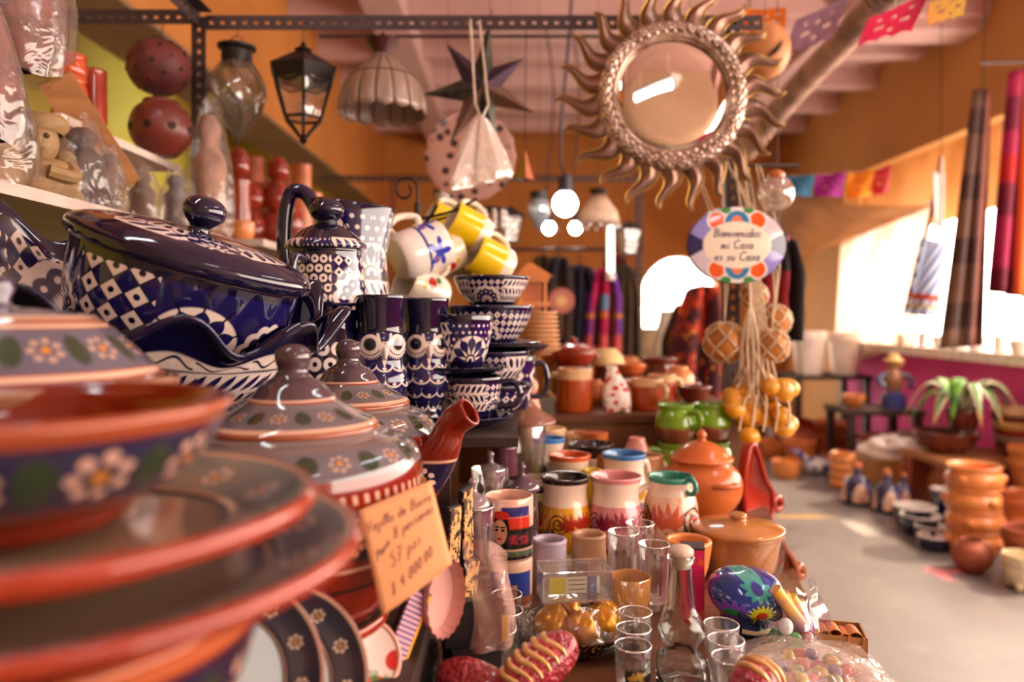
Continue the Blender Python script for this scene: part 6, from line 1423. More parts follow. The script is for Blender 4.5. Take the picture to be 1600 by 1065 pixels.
fpot('clay_bowl', 'brown clay bowl beneath the leafy plant', 'bowl', 'bowl', (xat(1478, 4.8), 4.8, 0.336), 0.19, 0.13, M_brown)
t = thing('bromeliad', 'variegated green and white bromeliad in a brown pot', 'plant', (xat(1505, 4.78), 4.78, 0.4855))
pr = S('flower', 0.10, 0.12); mk('pot', lathe(pr, 32), M_brown, t, sm=60)
gl = G('leaf_variegated', 0.4); u, v = gl.uv(); cl = gl.mix('#f0e8cc', '#4a8a2a', gl.less(gl.ab(u - 0.5), 0.26, 0.12)); cl = gl.mix(cl, '#e8b060', gl.less(v * -1.0, -0.9, 0.1)); M_leaf = gl.done(cl)
gl = G('leaf_green', 0.4); u, v = gl.uv(); M_leaf2 = gl.done(gl.mix('#2f6a1e', '#7ab038', gl.ramp(gl.noise(12), 0.4, 0.7)))
random.seed(5)
for i in range(14):
    a_ = i * 2.4 + 0.3; L_ = 0.24 + 0.08 * random.random(); up = 0.13 + 0.10 * random.random(); wd = 0.040 + 0.014 * random.random()
    def lf(s, tt, a_=a_, L_=L_, up=up, wd=wd):
        r = 0.02 + L_ * tt; z = 0.11 + up * math.sin(PI * min(1.0, tt * 0.95)) * (1.0) - 0.10 * tt * tt; w_ = wd * math.sin(PI * (0.12 + 0.88 * tt) ** 0.8) * 2 * (s - 0.5)
        return Vector((r * math.cos(a_) - w_ * math.sin(a_), r * math.sin(a_) + w_ * math.cos(a_), z - abs(s - 0.5) * 0.012))
    mk('leaf', grid(4, 12, lf), M_leaf if i % 3 else M_leaf2, t, sm=180, thick=0.0015)
# sill clutter
M_sw = plain('#f4ece6', 0.4, var=0.04, name='sill_white')
for i in range(9): fpot('white_cup', 'white ceramic cup on the window sill, %s from the near end' % ('first', 'second', 'third', 'fourth', 'fifth', 'sixth', 'seventh', 'eighth', 'ninth')[i], 'cup', 'cyl' if i % 2 else 'low', (XW - 0.03 + 0.02 * (i % 2), 4.3 + 0.23 * i, 0.951), 0.055 + 0.01 * (i % 3), 0.085 + 0.02 * (i % 2), M_sw, 0, 0, 24, 'white cups along the sill')
# ------------------------------------------------------------------ textiles and curtains by the window
def clothmat(name, fn, trans=0.25, rough=0.85):
    g = G(name, rough); u, v = g.uv(); c = fn(g, u, v); g.color(c)
    tl = g.node('ShaderNodeBsdfTranslucent'); g.put(tl.inputs[0], c if isinstance(c, N) else hexc(c)); mx = g.node('ShaderNodeMixShader'); mx.inputs[0].default_value = trans
    g.t.links.new(g.b.outputs[0], mx.inputs[1]); g.t.links.new(tl.outputs[0], mx.inputs[2]); g.t.links.new(mx.outputs[0], g.t.nodes['Material Output'].inputs[0])
    return g.mat
def plaid(g, u, v):
    c = g.mix('#5a3c30', '#8a6a50', g.less(g.ab(g.mod(u * 3.0, 1.0) - 0.5), 0.22, 0.05)); c = g.mix(c, '#2c1418', g.less(g.ab(g.mod(v * 4.0, 1.0) - 0.5), 0.2, 0.05) * 0.7); c = g.mix(c, '#7a3424', g.less(g.ab(u - 0.75), 0.06, 0.02)); return c
def stripes(g, u, v):
    c = g.mix('#a01a4a', '#d8861c', g.m('GREATER_THAN', u, 0.48)); c = g.mix(c, '#eaa820', g.band(u, 0.62, 0.8, 0.03)); c = g.mix(c, '#6e0a2c', g.less(g.ab(g.mod(v * 2.6, 1.0) - 0.5), 0.2, 0.06) * g.less(u, 0.46, 0.02)); c = g.mix(c, '#b01818', g.band(v, 0.38, 0.5, 0.03) * g.less(u, 0.46, 0.02)); c = g.mix(c, '#c85a18', g.band(u, 0.48, 0.58, 0.02)); return c
def drape(name, lab, cat, top0, top1, bot0, bot1, mat, folds=3, amp=0.03, seed=0.0, nx=36, ny=24, thick=0.003, sag=0.0):
    o = (Vector(top0) + Vector(top1)) / 2; t = thing(name, lab, cat, o)
    def f(s, tt):
        a = Vector(top0).lerp(Vector(top1), s); b = Vector(bot0).lerp(Vector(bot1), s); p_ = a.lerp(b, tt)
        return p_ - o + Vector((0.3 * amp * math.cos(folds * 2 * PI * s + seed), amp * math.sin(folds * 2 * PI * s + seed + 0.8 * tt) * (0.4 + 0.6 * tt), -sag * math.sin(PI * s)))
    mk('cloth', grid(nx, ny, f), mat, t, sm=180, thick=thick)
    return t, o
d = 4.3
t, o = drape('shawl', 'brown plaid woollen shawl hanging before the window', 'shawl', P(1518, 140, d), P(1552, 140, d + 0.1), P(1468, 545, d), P(1535, 540, d + 0.1), clothmat('brown_plaid', plaid, 0.2), 2.5, 0.03)
mk('hanging_cord', tube([(0, 0, 0), (0.02, 0.0, 3.2 - o.z)], 0.003, 5), M_wire, t)
d = 3.95
t, o = drape('blanket', 'crimson and orange striped blanket hanging at the right edge', 'blanket', P(1572, 115, d), P(1640, 95, d + 0.1), P(1545, 455, d), P(1625, 470, d + 0.1), clothmat('striped_blanket', stripes, 0.45), 3, 0.035)
mk('hanging_cord', tube([(0, 0, 0.0), (0.0, 0.0, 3.2 - o.z)], 0.003, 5), M_wire, t)
mk('hanging_rail', tube([(-0.25, 0, 0.02), (0.2, 0.05, 0.05)], 0.006, 6), M_wire, t)
def bagp(g, u, v):
    vn = g.voro(13, g.vec(u * 1.0, v * 2.0, 0.0)); col = N(g, vn.outputs['Color'])
    c = g.mix('#d8e0ea', '#2a4aa0', g.less(g.ab(g.mod((u + v) * 5.0, 1.0) - 0.5), 0.2, 0.1)); c = g.mix(c, '#b04a2a', g.band(v, 0.72, 0.8, 0.01)); c = g.mix(c, '#c8a030', g.band(v, 0.86, 0.9, 0.01)); return c
t, o = drape('woven_bag', 'colourful woven shoulder bag with fringes in the window', 'bag', P(1440, 370, 4.8), P(1476, 380, 4.8), P(1414, 490, 4.8), P(1462, 495, 4.8), clothmat('bag_weave', bagp, 0.3), 1, 0.03, thick=0.03)
for s_ in (-0.05, 0.05): mk('strap', tube(crv([(s_, 0, 0), (0.03 + s_ * 0.3, 0, 0.3), (0.05, 0, 0.52)], 5), 0.014, 8), plain('#8a4a2a' if s_ < 0 else '#d8b8a8', 0.8, name='strap_%d' % (s_ > 0)), t, sm=70)
mk('tassel', tube([(-0.05, 0, -0.46), (-0.06, 0, -0.66)], 0.012, 8), plain('#eadcd4', 0.8, name='tassel_white'), t)
mk('hanging_cord', tube([(0.05, 0, 0.50), (0.05, 0.0, 3.2 - o.z)], 0.003, 5), M_wire, t)
mk('pouch', grid(10, 10, lambda s, tt: Vector((0.02 + 0.07 * (s - 0.5) * (1 - 0.3 * tt), -0.03 + 0.02 * math.sin(PI * s), 0.42 - 0.34 * tt))), plain('#e8cfc8', 0.6, name='pink_satin'), t, sm=180, thick=0.01)
M_sheer = clothmat('sheer_curtain', lambda g, u, v: g.mix('#fff6ee', '#f4e4d4', g.ramp(g.noise(3.0), 0.4, 0.6)), 0.55)
M_tan = clothmat('tan_awning', lambda g, u, v: g.mix('#c08a54', '#a87242', g.ramp(g.noise(4.0), 0.35, 0.65)), 0.35)
drape('curtain', 'bright white curtain at the back end of the window', 'curtain', (XW - 0.06, 5.75, 2.06), (XW - 0.06, 7.36, 1.86), (XW - 0.10, 5.9, 0.96), (XW - 0.14, 7.3, 0.70), M_sheer, 6, 0.03)
drape('awning_cloth', 'tan cloth swagged across the far window corner', 'drape', (XW - 0.10, 5.6, 2.0), (1.92, 6.6, 2.42), (XW - 0.10, 6.9, 1.9), (2.2, 8.6, 1.78), M_tan, 3, 0.04, sag=0.12)

drape('cream_awning', 'cream sunlit cloth across the upper part of the window', 'awning', (XW + 0.12, 4.2, 2.52), (XW + 0.12, 7.34, 2.52), (XW + 0.30, 4.2, 2.02), (XW + 0.16, 7.34, 1.86), clothmat('cream_cloth', lambda g, u, v: g.mix('#e8c088', '#d8a868', g.ramp(g.noise(2.0), 0.4, 0.6)), 0.22), 2, 0.02)
# ------------------------------------------------------------------ middle of the counter: risers, mugs, pots
t = thing('wooden_crate', 'wooden crate step at the back of the counter', 'crate', (0.37, 2.33, TZ), (0, 0, -0.0)); mk('deck', box(-0.28, -0.28, 0.17, 0.29, 0.30, 0.19), M_wood, t, sm=0)
for sy in (-0.29, 0.27): mk('side_board', box(-0.28, sy + 0.02, 0, 0.29, sy + 0.03, 0.17), M_wood, t, sm=0)
CZ = TZ + 0.1905
GRE = '#6f9a1c'
def greenmug(px, d, z, lab, ha):
    t = thing('green_mug', lab, 'mug', (xat(px, d), d, z), (0, 0, ha)); R, h = 0.054, 0.096
    pr = S('round', R, h); pr = vessel([(R * 0.62, 0), (R * 0.7, 0.004), (R * 0.95, h * 0.3), (R, h * 0.5), (R * 0.9, h * 0.76), (R * 0.80, h * 0.88), (R * 0.86, h)], 0.005, 0.007)
    g = G('green_drip', 0.1, 0.5); u, v = g.uv(); vm = vat(pr, h * 0.45)
    c = g.mix('#7a4630', GRE, g.less(v * -1.0, (g.noise(20) - 0.5) * 0.08 - vm, 0.03)); c = g.mix(c, '#4a2818', g.m('GREATER_THAN', v, vat(pr, h - 0.004) + 0.08))
    m = g.done(c); mk('body', lathe(pr, 40), m, t, sm=60)
    mk('handle', tube(crv([(R * 0.8, 0, h * 0.82), (R * 1.3, 0, h * 0.86), (R * 1.45, 0, h * 0.6), (R * 0.98, 0, h * 0.42)], 5), R * 0.14, 10), plain(GRE, 0.1, coat=0.5, name='green_glaze'), t, sm=70)
mk('wooden_tray', join(box(-0.10, -0.06, 0, 0.10, 0.06, 0.034)), M_wood, None, (xat(1086, 1.97), 1.97, TZ), (0, 0, 0), 'low wooden block under the four green mugs', 'block', sm=0)
TG = TZ + 0.0345
greenmug(1056, 1.96, TG, 'green glazed mug, lower left of the four', 3.4); greenmug(1112, 1.98, TG, 'green glazed mug, lower right of the four', 3.8)
greenmug(1056, 1.96, TG + 0.0965, 'green glazed mug with open mouth, upper left of the four', -0.9); greenmug(1110, 1.98, TG + 0.0965, 'green glazed mug, upper right of the four', 3.6)
def beer(px, d, z, R, h, lab, ha, col='#a8440e', s=1.0):
    t = thing('clay_mug', lab, 'mug', (xat(px, d), d, z), (0, 0, ha)); pr = S('cyl', R, h)
    g = G('amber_mug', 0.12, 0.5); u, v = g.uv(); vr = vat(pr, h * 0.78); c = g.mix(col, '#e0b888', g.band(v, vr, vr + 0.11, 0.01) if True else 0); c = g.mix(c, '#5a2c16', g.m('GREATER_THAN', v, vr + 0.2)); mk('body', lathe(pr, 40), g.done(c), t, sm=60)
    mk('handle', tube(crv([(R * 0.9, 0, h * 0.85), (R * 1.5, 0, h * 0.82), (R * 1.6, 0, h * 0.5), (R * 0.95, 0, h * 0.25)], 5), R * 0.16, 10), plain('#e0c090', 0.2, coat=0.3, name='cream_handle'), t, sm=70)
beer(898, 2.12, CZ, 0.050, 0.115, 'tall amber clay mug with cream lip on the crate', 2.9)
beer(1012, 2.16, CZ, 0.045, 0.085, 'amber clay mug with cream handle toward us on the crate', -1.0)
beer(1016, 1.98, TZ, 0.046, 0.10, 'amber clay mug with cream handle in front of the crate', -1.2, '#a85018')
beer(1034, 2.3, CZ, 0.042, 0.085, 'reddish clay mug at the right end of the crate', 0.4, '#98300e')
beer(846, 1.98, TZ, 0.045, 0.12, 'cream and brown clay jar mug behind the cream mug with blue rim', 1.6, '#b07a4a')
beer(905, 1.98, TZ, 0.045, 0.15, 'tan clay tankard in front of the crate', -0.6, '#b0703a')
# glass jar and flower bag
t = thing('glass_jar', 'clear glass jar with orange top among the clay mugs', 'jar', (xat(930, 1.93), 1.93, TZ)); mk('jar', lathe([(1e-4, 0), (0.036, 0), (0.04, 0.01), (0.04, 0.12), (0.03, 0.14), (0.03, 0.15), (0.028, 0.15), (0.037, 0.12), (0.036, 0.012), (1e-4, 0.01)], 32), M_glass, t, sm=50); mk('lid', lathe([(0.033, 0.142), (0.033, 0.162), (1e-4, 0.164)], 24), M_terra, t)
g = G('flower_print', 0.4); vn = g.voro(34); cf = g.mix('#e8d4c8', '#c8281e', g.less(N(g, vn.outputs['Distance']), 0.36, 0.08)); cf = g.mix(cf, '#3a7a2a', g.ramp(g.noise(24), 0.62, 0.66)); M_flp = g.done(cf)
t = thing('flower_bag', 'white paper bag printed with red flowers standing on the crate edge', 'bag', (xat(966, 2.10), 2.10, CZ), (-0.1, -0.12, 0.2)); t.scale = (0.9, 0.9, 0.62); mk('paper', bagf(0.045, 0.025, 0.2, 0.7, 0.35), M_flp, t, sm=180); mk('top_fold', tube([(-0.018, 0, 0.2), (0.018, 0, 0.2)], 0.006, 6), plain('#f0e2d8', 0.5, name='bag_top'), t)
# things on the crate
def cas(px, d, z, R, lab, mat):
    return lidded('casserole_dish', lab, 'casserole', px, d, z, R, [(R * 0.7, 0), (R * 0.78, 0.005), (R * 0.96, R * 0.35), (R, R * 0.62)], [(R * 1.03, 0), (R * 1.04, 0.005), (R * 0.9, 0.012), (R * 0.5, R * 0.3), (R * 0.2, R * 0.38), (R * 0.15, R * 0.42), (R * 0.2, R * 0.52), (R * 0.1, R * 0.6)], mat, handles=((0.2, R * 0.4), (PI + 0.2, R * 0.4)))
t = thing('clay_drum', 'red clay jar supporting the glossy covered casserole', 'jar', (xat(895, 2.42), 2.42, CZ)); pr = S('cyl', 0.07, 0.10); mk('body', lathe(pr, 32), M_brick, t, sm=60); mk('rim_ring', tube([(0.071 * math.cos(k_ * PI / 12), 0.071 * math.sin(k_ * PI / 12), 0.085) for k_ in range(24)], 0.004, 6, closed=True), M_brick, t)
cas(895, 2.42, CZ + 0.1065, 0.07, 'glossy red covered casserole on the clay jar', M_brick)
fpot('hat_bowl', 'cream straw-coloured upturned bowl behind the casserole', 'bowl', 'bowl', (xat(948, 2.52), 2.52, CZ + 0.155), 0.06, 0.05, plain('#e0c488', 0.6, name='straw_cream')).rotation_euler = (PI, 0, 0)
fpot('clay_pot', 'brown clay pot under the straw-coloured bowl', 'pot', 'cyl', (xat(948, 2.52), 2.52, CZ), 0.055, 0.10, M_brown)
for i in range(4): put_pot('plate', 'brown glazed plate, %s of the low stack on the crate' % ('lowest', 'second', 'third', 'top')[i], 'plate', (xat(985, 2.46), 2.46, CZ + 0.014 * i), saucer_prof(0.085 - 0.004 * i), M_brown)
fpot('clay_bowl', 'shiny copper coloured bowl on the brown plates', 'bowl', 'bowl', (xat(985, 2.46), 2.46, CZ + 0.066), 0.05, 0.04, plain('#c8622e', 0.2, coat=0.4, name='copper_glaze'))
# tall block with stacked cream plates and clay house lanterns (left of the crate)
t = thing('display_block', 'tall narrow wooden block carrying the cream plates', 'stand', (-0.045, 2.22, TZ)); mk('block', box(-0.10, -0.12, 0, 0.115, 0.2, 0.33), M_wood, t, sm=0); mk('cap', box(-0.11, -0.13, 0.33, 0.125, 0.21, 0.345), M_pale, t, sm=0)
for i in range(9): put_pot('plate', 'unglazed cream plate in the tight stack beside the blue bowls, %s' % ('lowest', 'second from the bottom', 'third from the bottom', 'fourth from the bottom', 'middle one', 'fourth from the top', 'third from the top', 'second from the top', 'topmost')[i], 'plate', (xat(842, 2.15), 2.15, 1.0865 + 0.0125 * i), saucer_prof(0.062 - 0.0012 * i), plain('#dca878', 0.5, name='cream_plate'), 0, 32, 'stack of cream plates')
t = thing('clay_lantern', 'orange clay house lantern with flat tiers behind the blue bowls', 'lantern', (xat(828, 2.36), 2.36, 1.0865), (0, 0, 0.2))
for i in range(3):
    mk('tier', box(-0.055 + 0.004 * i, -0.055, 0.075 * i + 0.06, 0.055 - 0.004 * i, 0.055, 0.075 * i + 0.075), M_or, t, sm=0)
    for sx in (-0.042, 0.034):
        for sy in (-0.042, 0.034): mk('pillar', box(sx, sy, 0.075 * i, sx + 0.01, sy + 0.01, 0.075 * i + 0.06), M_or, t, sm=0)
    mk('core', box(-0.026, -0.026, 0.075 * i, 0.026, 0.026, 0.075 * i + 0.06), M_or2, t, sm=0)
mk('roof', frust(4, 0.085, 0.225, 0.01, 0.27, PI / 4), M_or, t, sm=0)
# cone lids in front of the blue stack
for i, (px, d, z, R, lab) in enumerate(((822, 1.72, 1.0005 - 0.045, 0.066, 'shiny brown cone-shaped lid on a glass tumbler'),)):
    lp = smooth([(R, 0), (R * 1.02, 0.005), (R * 0.9, 0.014), (R * 0.55, 0.028), (R * 0.3, 0.042), (R * 0.16, 0.06), (R * 0.1, 0.075)], 3) + [(1e-4, 0.077)]
    mk('cone_lid', lathe([(1e-4, 0.0)] + lp, 40), plain('#8a5a48', 0.08, coat=0.6, name='mauve_brown_glaze'), None, (xat(px, d), d, z), (0, 0, 0), lab, 'lid', sm=60)
tumbler(822, 1.72, 0.045, 0.214, 'tall glass tumbler under the brown cone lid')
tumbler(765, 1.30, 0.032, 0.20, 'tall rippled glass vase beside the teapot spout', mat=M_glass); tumbler(742, 1.16, 0.03, 0.17, 'clear plastic tumbler under the teapot spout')
t = thing('black_jug', 'small black jug with orange lip behind the portrait mug', 'jug', (xat(798, 1.42), 1.42, TZ)); pr = vessel([(0.036, 0), (0.04, 0.005), (0.046, 0.05), (0.036, 0.10), (0.032, 0.12), (0.04, 0.15)], 0.004, 0.006); gb = G('jug_glaze', 0.15, 0.5); u, v = gb.uv(); cb = gb.mix('#241a1c', '#e08a1c', gb.band(v, vat(pr, 0.138), vat(pr, 0.152), 0.01)); cb = gb.mix(cb, '#b4846c', gb.band(v, vat(pr, 0.02), vat(pr, 0.085), 0.01)); mk('body', lathe(pr, 40), gb.done(cb), t, sm=60); mk('handle', tube(crv([(0.034, 0, 0.13), (0.07, 0, 0.13), (0.07, 0, 0.07), (0.042, 0, 0.05)], 5), 0.006, 8), M_black, t)
fpot('dark_bowl', 'small dark bowl on the counter before the black jug', 'bowl', 'bowl', (xat(748, 1.30), 1.30, TZ), 0.05, 0.05, M_navy)
mk('grey_frame', join(box(-0.02, -0.012, 0, 0.02, 0.012, 0.15)), plain('#5a5650', 0.4, metal=0.4, name='grey_tin'), None, (xat(853, 2.0), 2.0, TZ + 0.0), (0, 0, 0.1), 'grey tin box standing between the mugs and the blue stack', 'box', sm=0).scale = (1, 1, 1.6)
t = thing('clay_figure', 'pale pink clay figure beside the grey tin box', 'figurine', (xat(826, 1.9), 1.9, TZ)); mk('body', lathe(smooth([(0.04, 0), (0.042, 0.01), (0.03, 0.12), (0.035, 0.2), (0.02, 0.26)], 3) + [(1e-4, 0.262)], 24), plain('#d8a088', 0.5, name='pink_clay'), t, sm=70); mk('head', xf(ball(0.024, 16, 12), Matrix.Translation((0, 0, 0.28))), plain('#d8a088', 0.5, name='pink_clay'), t)
# ------------------------------------------------------------------ magnets on the riser side
random.seed(3)
def magnet(nm, lab, px, py, d, w_, h_, mat, rz, extra=None, cat='magnet', tilt=0.0):
    t = thing(nm, lab, cat, P(px, py, d), (0, tilt, rz)); mk('backing', box(-w_ / 2, -0.003, -h_ / 2, w_ / 2, 0.003, h_ / 2), M_black, t, sm=0); mk('face', box(-w_ / 2 * 0.94, -0.005, -h_ / 2 * 0.94, w_ / 2 * 0.94, -0.003, h_ / 2 * 0.94), mat, t, sm=0); return t
g = G('magnet_gold', 0.4); M_mg = g.done(g.mix('#d8a060', '#2c1a14', g.ramp(g.noise(120, detail=3), 0.48, 0.54)))
g = G('magnet_ruler', 0.4); X, Y, Z = g.xyz(g.obj()); cr = g.mix('#d8a4ac', '#6a5a8a', g.less(g.ab(g.mod(X * 190.0, 1.0) - 0.5), 0.22, 0.1)); cr = g.mix(cr, '#dc9a10', g.less(Z, -0.012, 0.001)); M_mr = g.done(cr)
magnet('fridge_magnet', 'yellow and striped ruler-like magnet below the price note', 636, 975, 0.82, 0.075, 0.034, M_mr, 0.9, tilt=-1.0)
magnet('fridge_magnet', 'gold filigree magnet right behind the price note', 706, 838, 0.95, 0.034, 0.075, M_mg, 1.22, tilt=0.10)
magnet('fridge_magnet', 'framed gold magnet with figure left of the clear tumbler', 727, 818, 1.0, 0.034, 0.095, M_mg, 1.25, tilt=-0.03)
magnet('fridge_magnet', 'small gold tag magnet low on the board', 732, 905, 0.98, 0.03, 0.05, M_mg, 1.0, tilt=0.25)
t = thing('bottle_cap', 'large pale pink bottle-cap magnet under the price note', 'magnet', P(682, 930, 0.86), (0, 0, 0.95))
mk('cap', rot(lathe([(0.032, 0.016), (0.033, 0.014), (0.028, 0.0), (0.0, 0.0)], 63, lambda t_, i, r, z: (r * (1 + (0.035 * math.cos(21 * t_) if z > 0.005 else 0)) * math.cos(t_), r * 1.35 * (1 + (0.035 * math.cos(21 * t_) if z > 0.005 else 0)) * math.sin(t_), -z)), 'X', -PI / 2), plain('#d09a92', 0.45, name='cap_pink'), t, sm=60)
mk('picture', rot(lathe([(0.026, 0.0), (1e-4, 0.001)], 32, lambda t_, i, r, z: (r * math.cos(t_), r * 1.35 * math.sin(t_), z + 0.001)), 'X', -PI / 2), M_flp, t, sm=0)
t = thing('small_bowl', 'pale pink shell-shaped dish at the foot of the tureen', 'dish', P(565, 1030, 0.78), (0.9, 0.2, 0.6)); mk('shell', lathe([(1e-4, 0), (0.03, 0.004), (0.036, 0.012), (0.034, 0.014), (0.02, 0.007), (1e-4, 0.006)], 36), M_flp, t, sm=60); mk('edge', tube([(0.036 * math.cos(k_ * PI / 16), 0.036 * math.sin(k_ * PI / 16), 0.013) for k_ in range(32)], 0.003, 6, closed=True), plain('#d8a08c', 0.4, name='shell_pink'), t)
# ------------------------------------------------------------------ left shelf units
t = thing('board_shelf', 'white-edged board shelves at the upper left', 'shelf', (-1.1, 1.5, 0))
mk('board', box(-0.45, -0.6, 1.375, 0.36, 0.53, 1.395), M_shelfw, t, sm=0); mk('board', box(-0.45, 0.0, 1.575, 0.22, 0.53, 1.592), M_shelfw, t, sm=0); mk('board', box(-0.3, 0.6, 1.385, 0.42, 1.95, 1.405), M_shelfw, t, sm=0)
for x_, y_ in ((-0.42, -0.55), (-0.42, 0.5), (0.30, -0.55), (-0.28, 1.9), (0.38, 1.9)): mk('upright', box(x_ - 0.015, y_ - 0.015, 0, x_ + 0.015, y_ + 0.015, 1.60 if y_ < 0.6 else 1.385), M_steel, t, sm=0)
# carved wrapped figure
c = P(62, 292, 1.28); M_carv = wood('carved_wood', '#a8865c', '#8a6a44', 0.6, 14)
t = thing('carved_figure', 'pale carved wooden figure with ornate headdress on the upper left shelf', 'figurine', (c.x, c.y, 1.3955), (0, 0, 0.5))
mk('bust', lathe(smooth([(0.05, 0), (0.055, 0.02), (0.05, 0.05), (0.028, 0.062)], 3) + [(1e-4, 0.063)], 24), M_carv, t, sm=60); hd = mk('head', xf(ball(0.032, 20, 14, 0.9, 1, 1.15), Matrix.Translation((0, -0.004, 0.09))), M_carv, t)
mk('nose', xf(ball(0.007, 8, 6, 0.7, 1.2, 1.2), Matrix.Translation((0, -0.036, 0.088))), M_carv, hd); mk('mouth', tube([(-0.009, -0.033, 0.075), (0.009, -0.033, 0.075)], 0.003, 6), M_carv, hd)
for sx in (-0.011, 0.011): mk('eye', xf(ball(0.005, 8, 6), Matrix.Translation((sx, -0.032, 0.096))), plain('#4a3420', 0.6, name='carved_shadow'), hd)
mk('headdress', xf(lathe([(0.034, 0.0), (0.042, 0.008), (0.044, 0.02), (0.036, 0.03), (1e-4, 0.036)], 20), Matrix.Translation((0, 0.004, 0.105))), M_carv, t, sm=60)
for sx in (-1, 1): mk('arm', tube(crv([(sx * 0.045, -0.01, 0.05), (sx * 0.05, -0.04, 0.03), (sx * 0.015, -0.055, 0.035)], 4), 0.012, 8), M_carv, t)
def wrapped(px, py, d, z, R, h, lab, col, seed, fl_=None):
    t = thing('wrapped_figure', lab, 'figurine', (xat(px, d), d, z), (0, 0, seed)); 
    mk('figure', lathe(smooth([(R * 0.62, 0), (R * 0.7, h * 0.08), (R * 0.5, h * 0.35), (R * 0.62, h * 0.55), (R * 0.3, h * 0.7), (R * 0.42, h * 0.82), (R * 0.2, h * 0.92)], 3) + [(1e-4, h * 0.93)], 20), plain(col, 0.5, var=0.3, name='figure_' + col[1:]), t, sm=60)
    mk('bag', bagf(R, R * 0.85, h * 1.05, seed, 0.4), fl_ or M_film2, t, sm=180)
wrapped(128, 290, 1.42, 1.3955, 0.065, 0.16, 'dark figurine in a clear bag beside the carved figure', '#4a3a34', 1.0)
wrapped(172, 330, 1.52, 1.3955, 0.04, 0.13, 'slim wrapped figurine before the leaning board', '#7a5a48', 2.0)
wrapped(-15, 250, 1.15, 1.3955, 0.07, 0.18, 'wrapped figurine at the very left edge', '#b08a64', 3.0)
wrapped(328, 330, 1.98, 1.3955, 0.07, 0.34, 'tall plastic-wrapped column beside the steel post', '#b07a58', 2.6)
wrapped(222, 330, 1.75, 1.3955, 0.05, 0.14, 'wrapped figurine below the leaning board', '#6a4a38', 0.4)
wrapped(275, 335, 1.85, 1.3955, 0.05, 0.15, 'wrapped grey figurine left of the steel post', '#5a4c48', 5.0)
wrapped(100, 330, 1.36, 1.3955, 0.045, 0.10, 'small wrapped straw figure low at the left', '#a08450', 1.7)
# hanging wrapped goods upper left
for i, (px, py, d, R, h, lab) in enumerate(((28, 120, 1.15, 0.06, 0.24, 'bag of pinkish goods hanging at the upper left corner'), (62, 95, 1.25, 0.05, 0.22, 'second clear bag of pink goods hanging beside the corner'), (-12, 230, 1.05, 0.045, 0.2, 'clear bag hanging at the left border'))):
    c = P(px, py, d); t = thing('hanging_bag', lab, 'bag', c, (0, 0, i)); mk('goods', lathe(smooth([(0.02, 0.01), (R * 0.7, 0.03), (R * 0.75, h * 0.4), (R * 0.5, h * 0.7), (0.012, h * 0.9)], 3), 20), plain('#80483e', 0.6, var=0.4, scale=25, name='pink_goods'), t, sm=60); mk('bag', bagf(R * 1.1, R, h, i * 2.0, 0.18), M_film2, t, sm=180); mk('hanging_cord', tube([(0, 0, h * 0.9), (0.05, 0.15, 3.3 - c.z)], 0.002, 5), M_twine, t)
UZ = 1.5925
for i in range(3): fpot('clay_mug', 'bright orange clay mug in the small stack at upper left, %s' % ('bottom', 'middle', 'top')[i], 'mug', 'barrel', (xat(108, 1.62), 1.62, UZ + 0.0485 * i), 0.036, 0.052, plain('#b8481c', 0.2, coat=0.4, name='bright_orange'), 0, 0, 28)
fpot('clay_pot', 'dark red clay pot beside the small orange mug stack', 'pot', 'cyl', (xat(146, 1.74), 1.74, UZ), 0.028, 0.155, M_brick, 0, 0, 24)
t = thing('wooden_board', 'tan wooden board leaning on the upper left shelf', 'board', P(196, 292, 1.60), (0, 0, 0.25)); b_ = box(-0.034, -0.008, 0, 0.034, 0.008, 0.25); mk('plank', rot(b_, 'Y', -0.55), M_pale, t, sm=0); mk('end_cap', rot(box(-0.034, -0.0085, 0.25, 0.034, 0.0085, 0.252), 'Y', -0.55), M_wood, t, sm=0)
t = thing('pierced_pot', 'brick red pierced clay pot on the upper left shelf', 'pot', (xat(252, 1.92), 1.92, UZ)); pr = S('round', 0.075, 0.135); mk('body', lathe(pr, 36), plain('#6a2a1e', 0.4, coat=0.15, name='pierced_red'), t, sm=60)
for k_ in range(7): mk('cutout', xf(lathe([(1e-4, 0.002), (0.010, 0.002), (0.010, -0.002)], 12), Matrix.Rotation(-PI / 2 + (k_ - 3) * 0.75, 4, 'Z') @ Matrix.Translation((0.0745, 0, 0.065)) @ Matrix.Rotation(PI / 2, 4, 'Y')), plain('#2c100a', 0.8, name='cutout_dark'), t, sm=0)
# red pots on the farther shelf
RZ2 = 1.4055
items = [(372, 2.35, 'cyl', 0.040, 0.20, 'tall red clay cylinder at the near end of the red pots', M_brick), (392, 2.42, 'round', 0.052, 0.11, 'glossy red round jar, front of the red pots', M_brick), (430, 2.46, 'round', 0.06, 0.11, 'large glossy red jar with two highlights', M_brick), (400, 2.7, 'cyl', 0.05, 0.21, 'brown-red tall jar behind the glossy red jars', M_rawb), (445, 2.75, 'barrel', 0.06, 0.22, 'brown clay drum among the red pots', M_rawb), (470, 2.6, 'cyl', 0.038, 0.19, 'orange clay cylinder with cut-outs at the right end', M_or2), (485, 2.85, 'cyl', 0.045, 0.24, 'tall orange clay column at the far end of the shelf', M_or2), (462, 2.42, 'low', 0.045, 0.06, 'low red bowl on the shelf edge', M_brick), (376, 2.2, 'low', 0.04, 0.055, 'orange bowl with green mark on the shelf edge', M_or)]
for px, d, kd, R, h, lab, m in items: fpot('clay_jar', lab, 'jar', kd, (xat(px, d), d, RZ2), R, h, m)
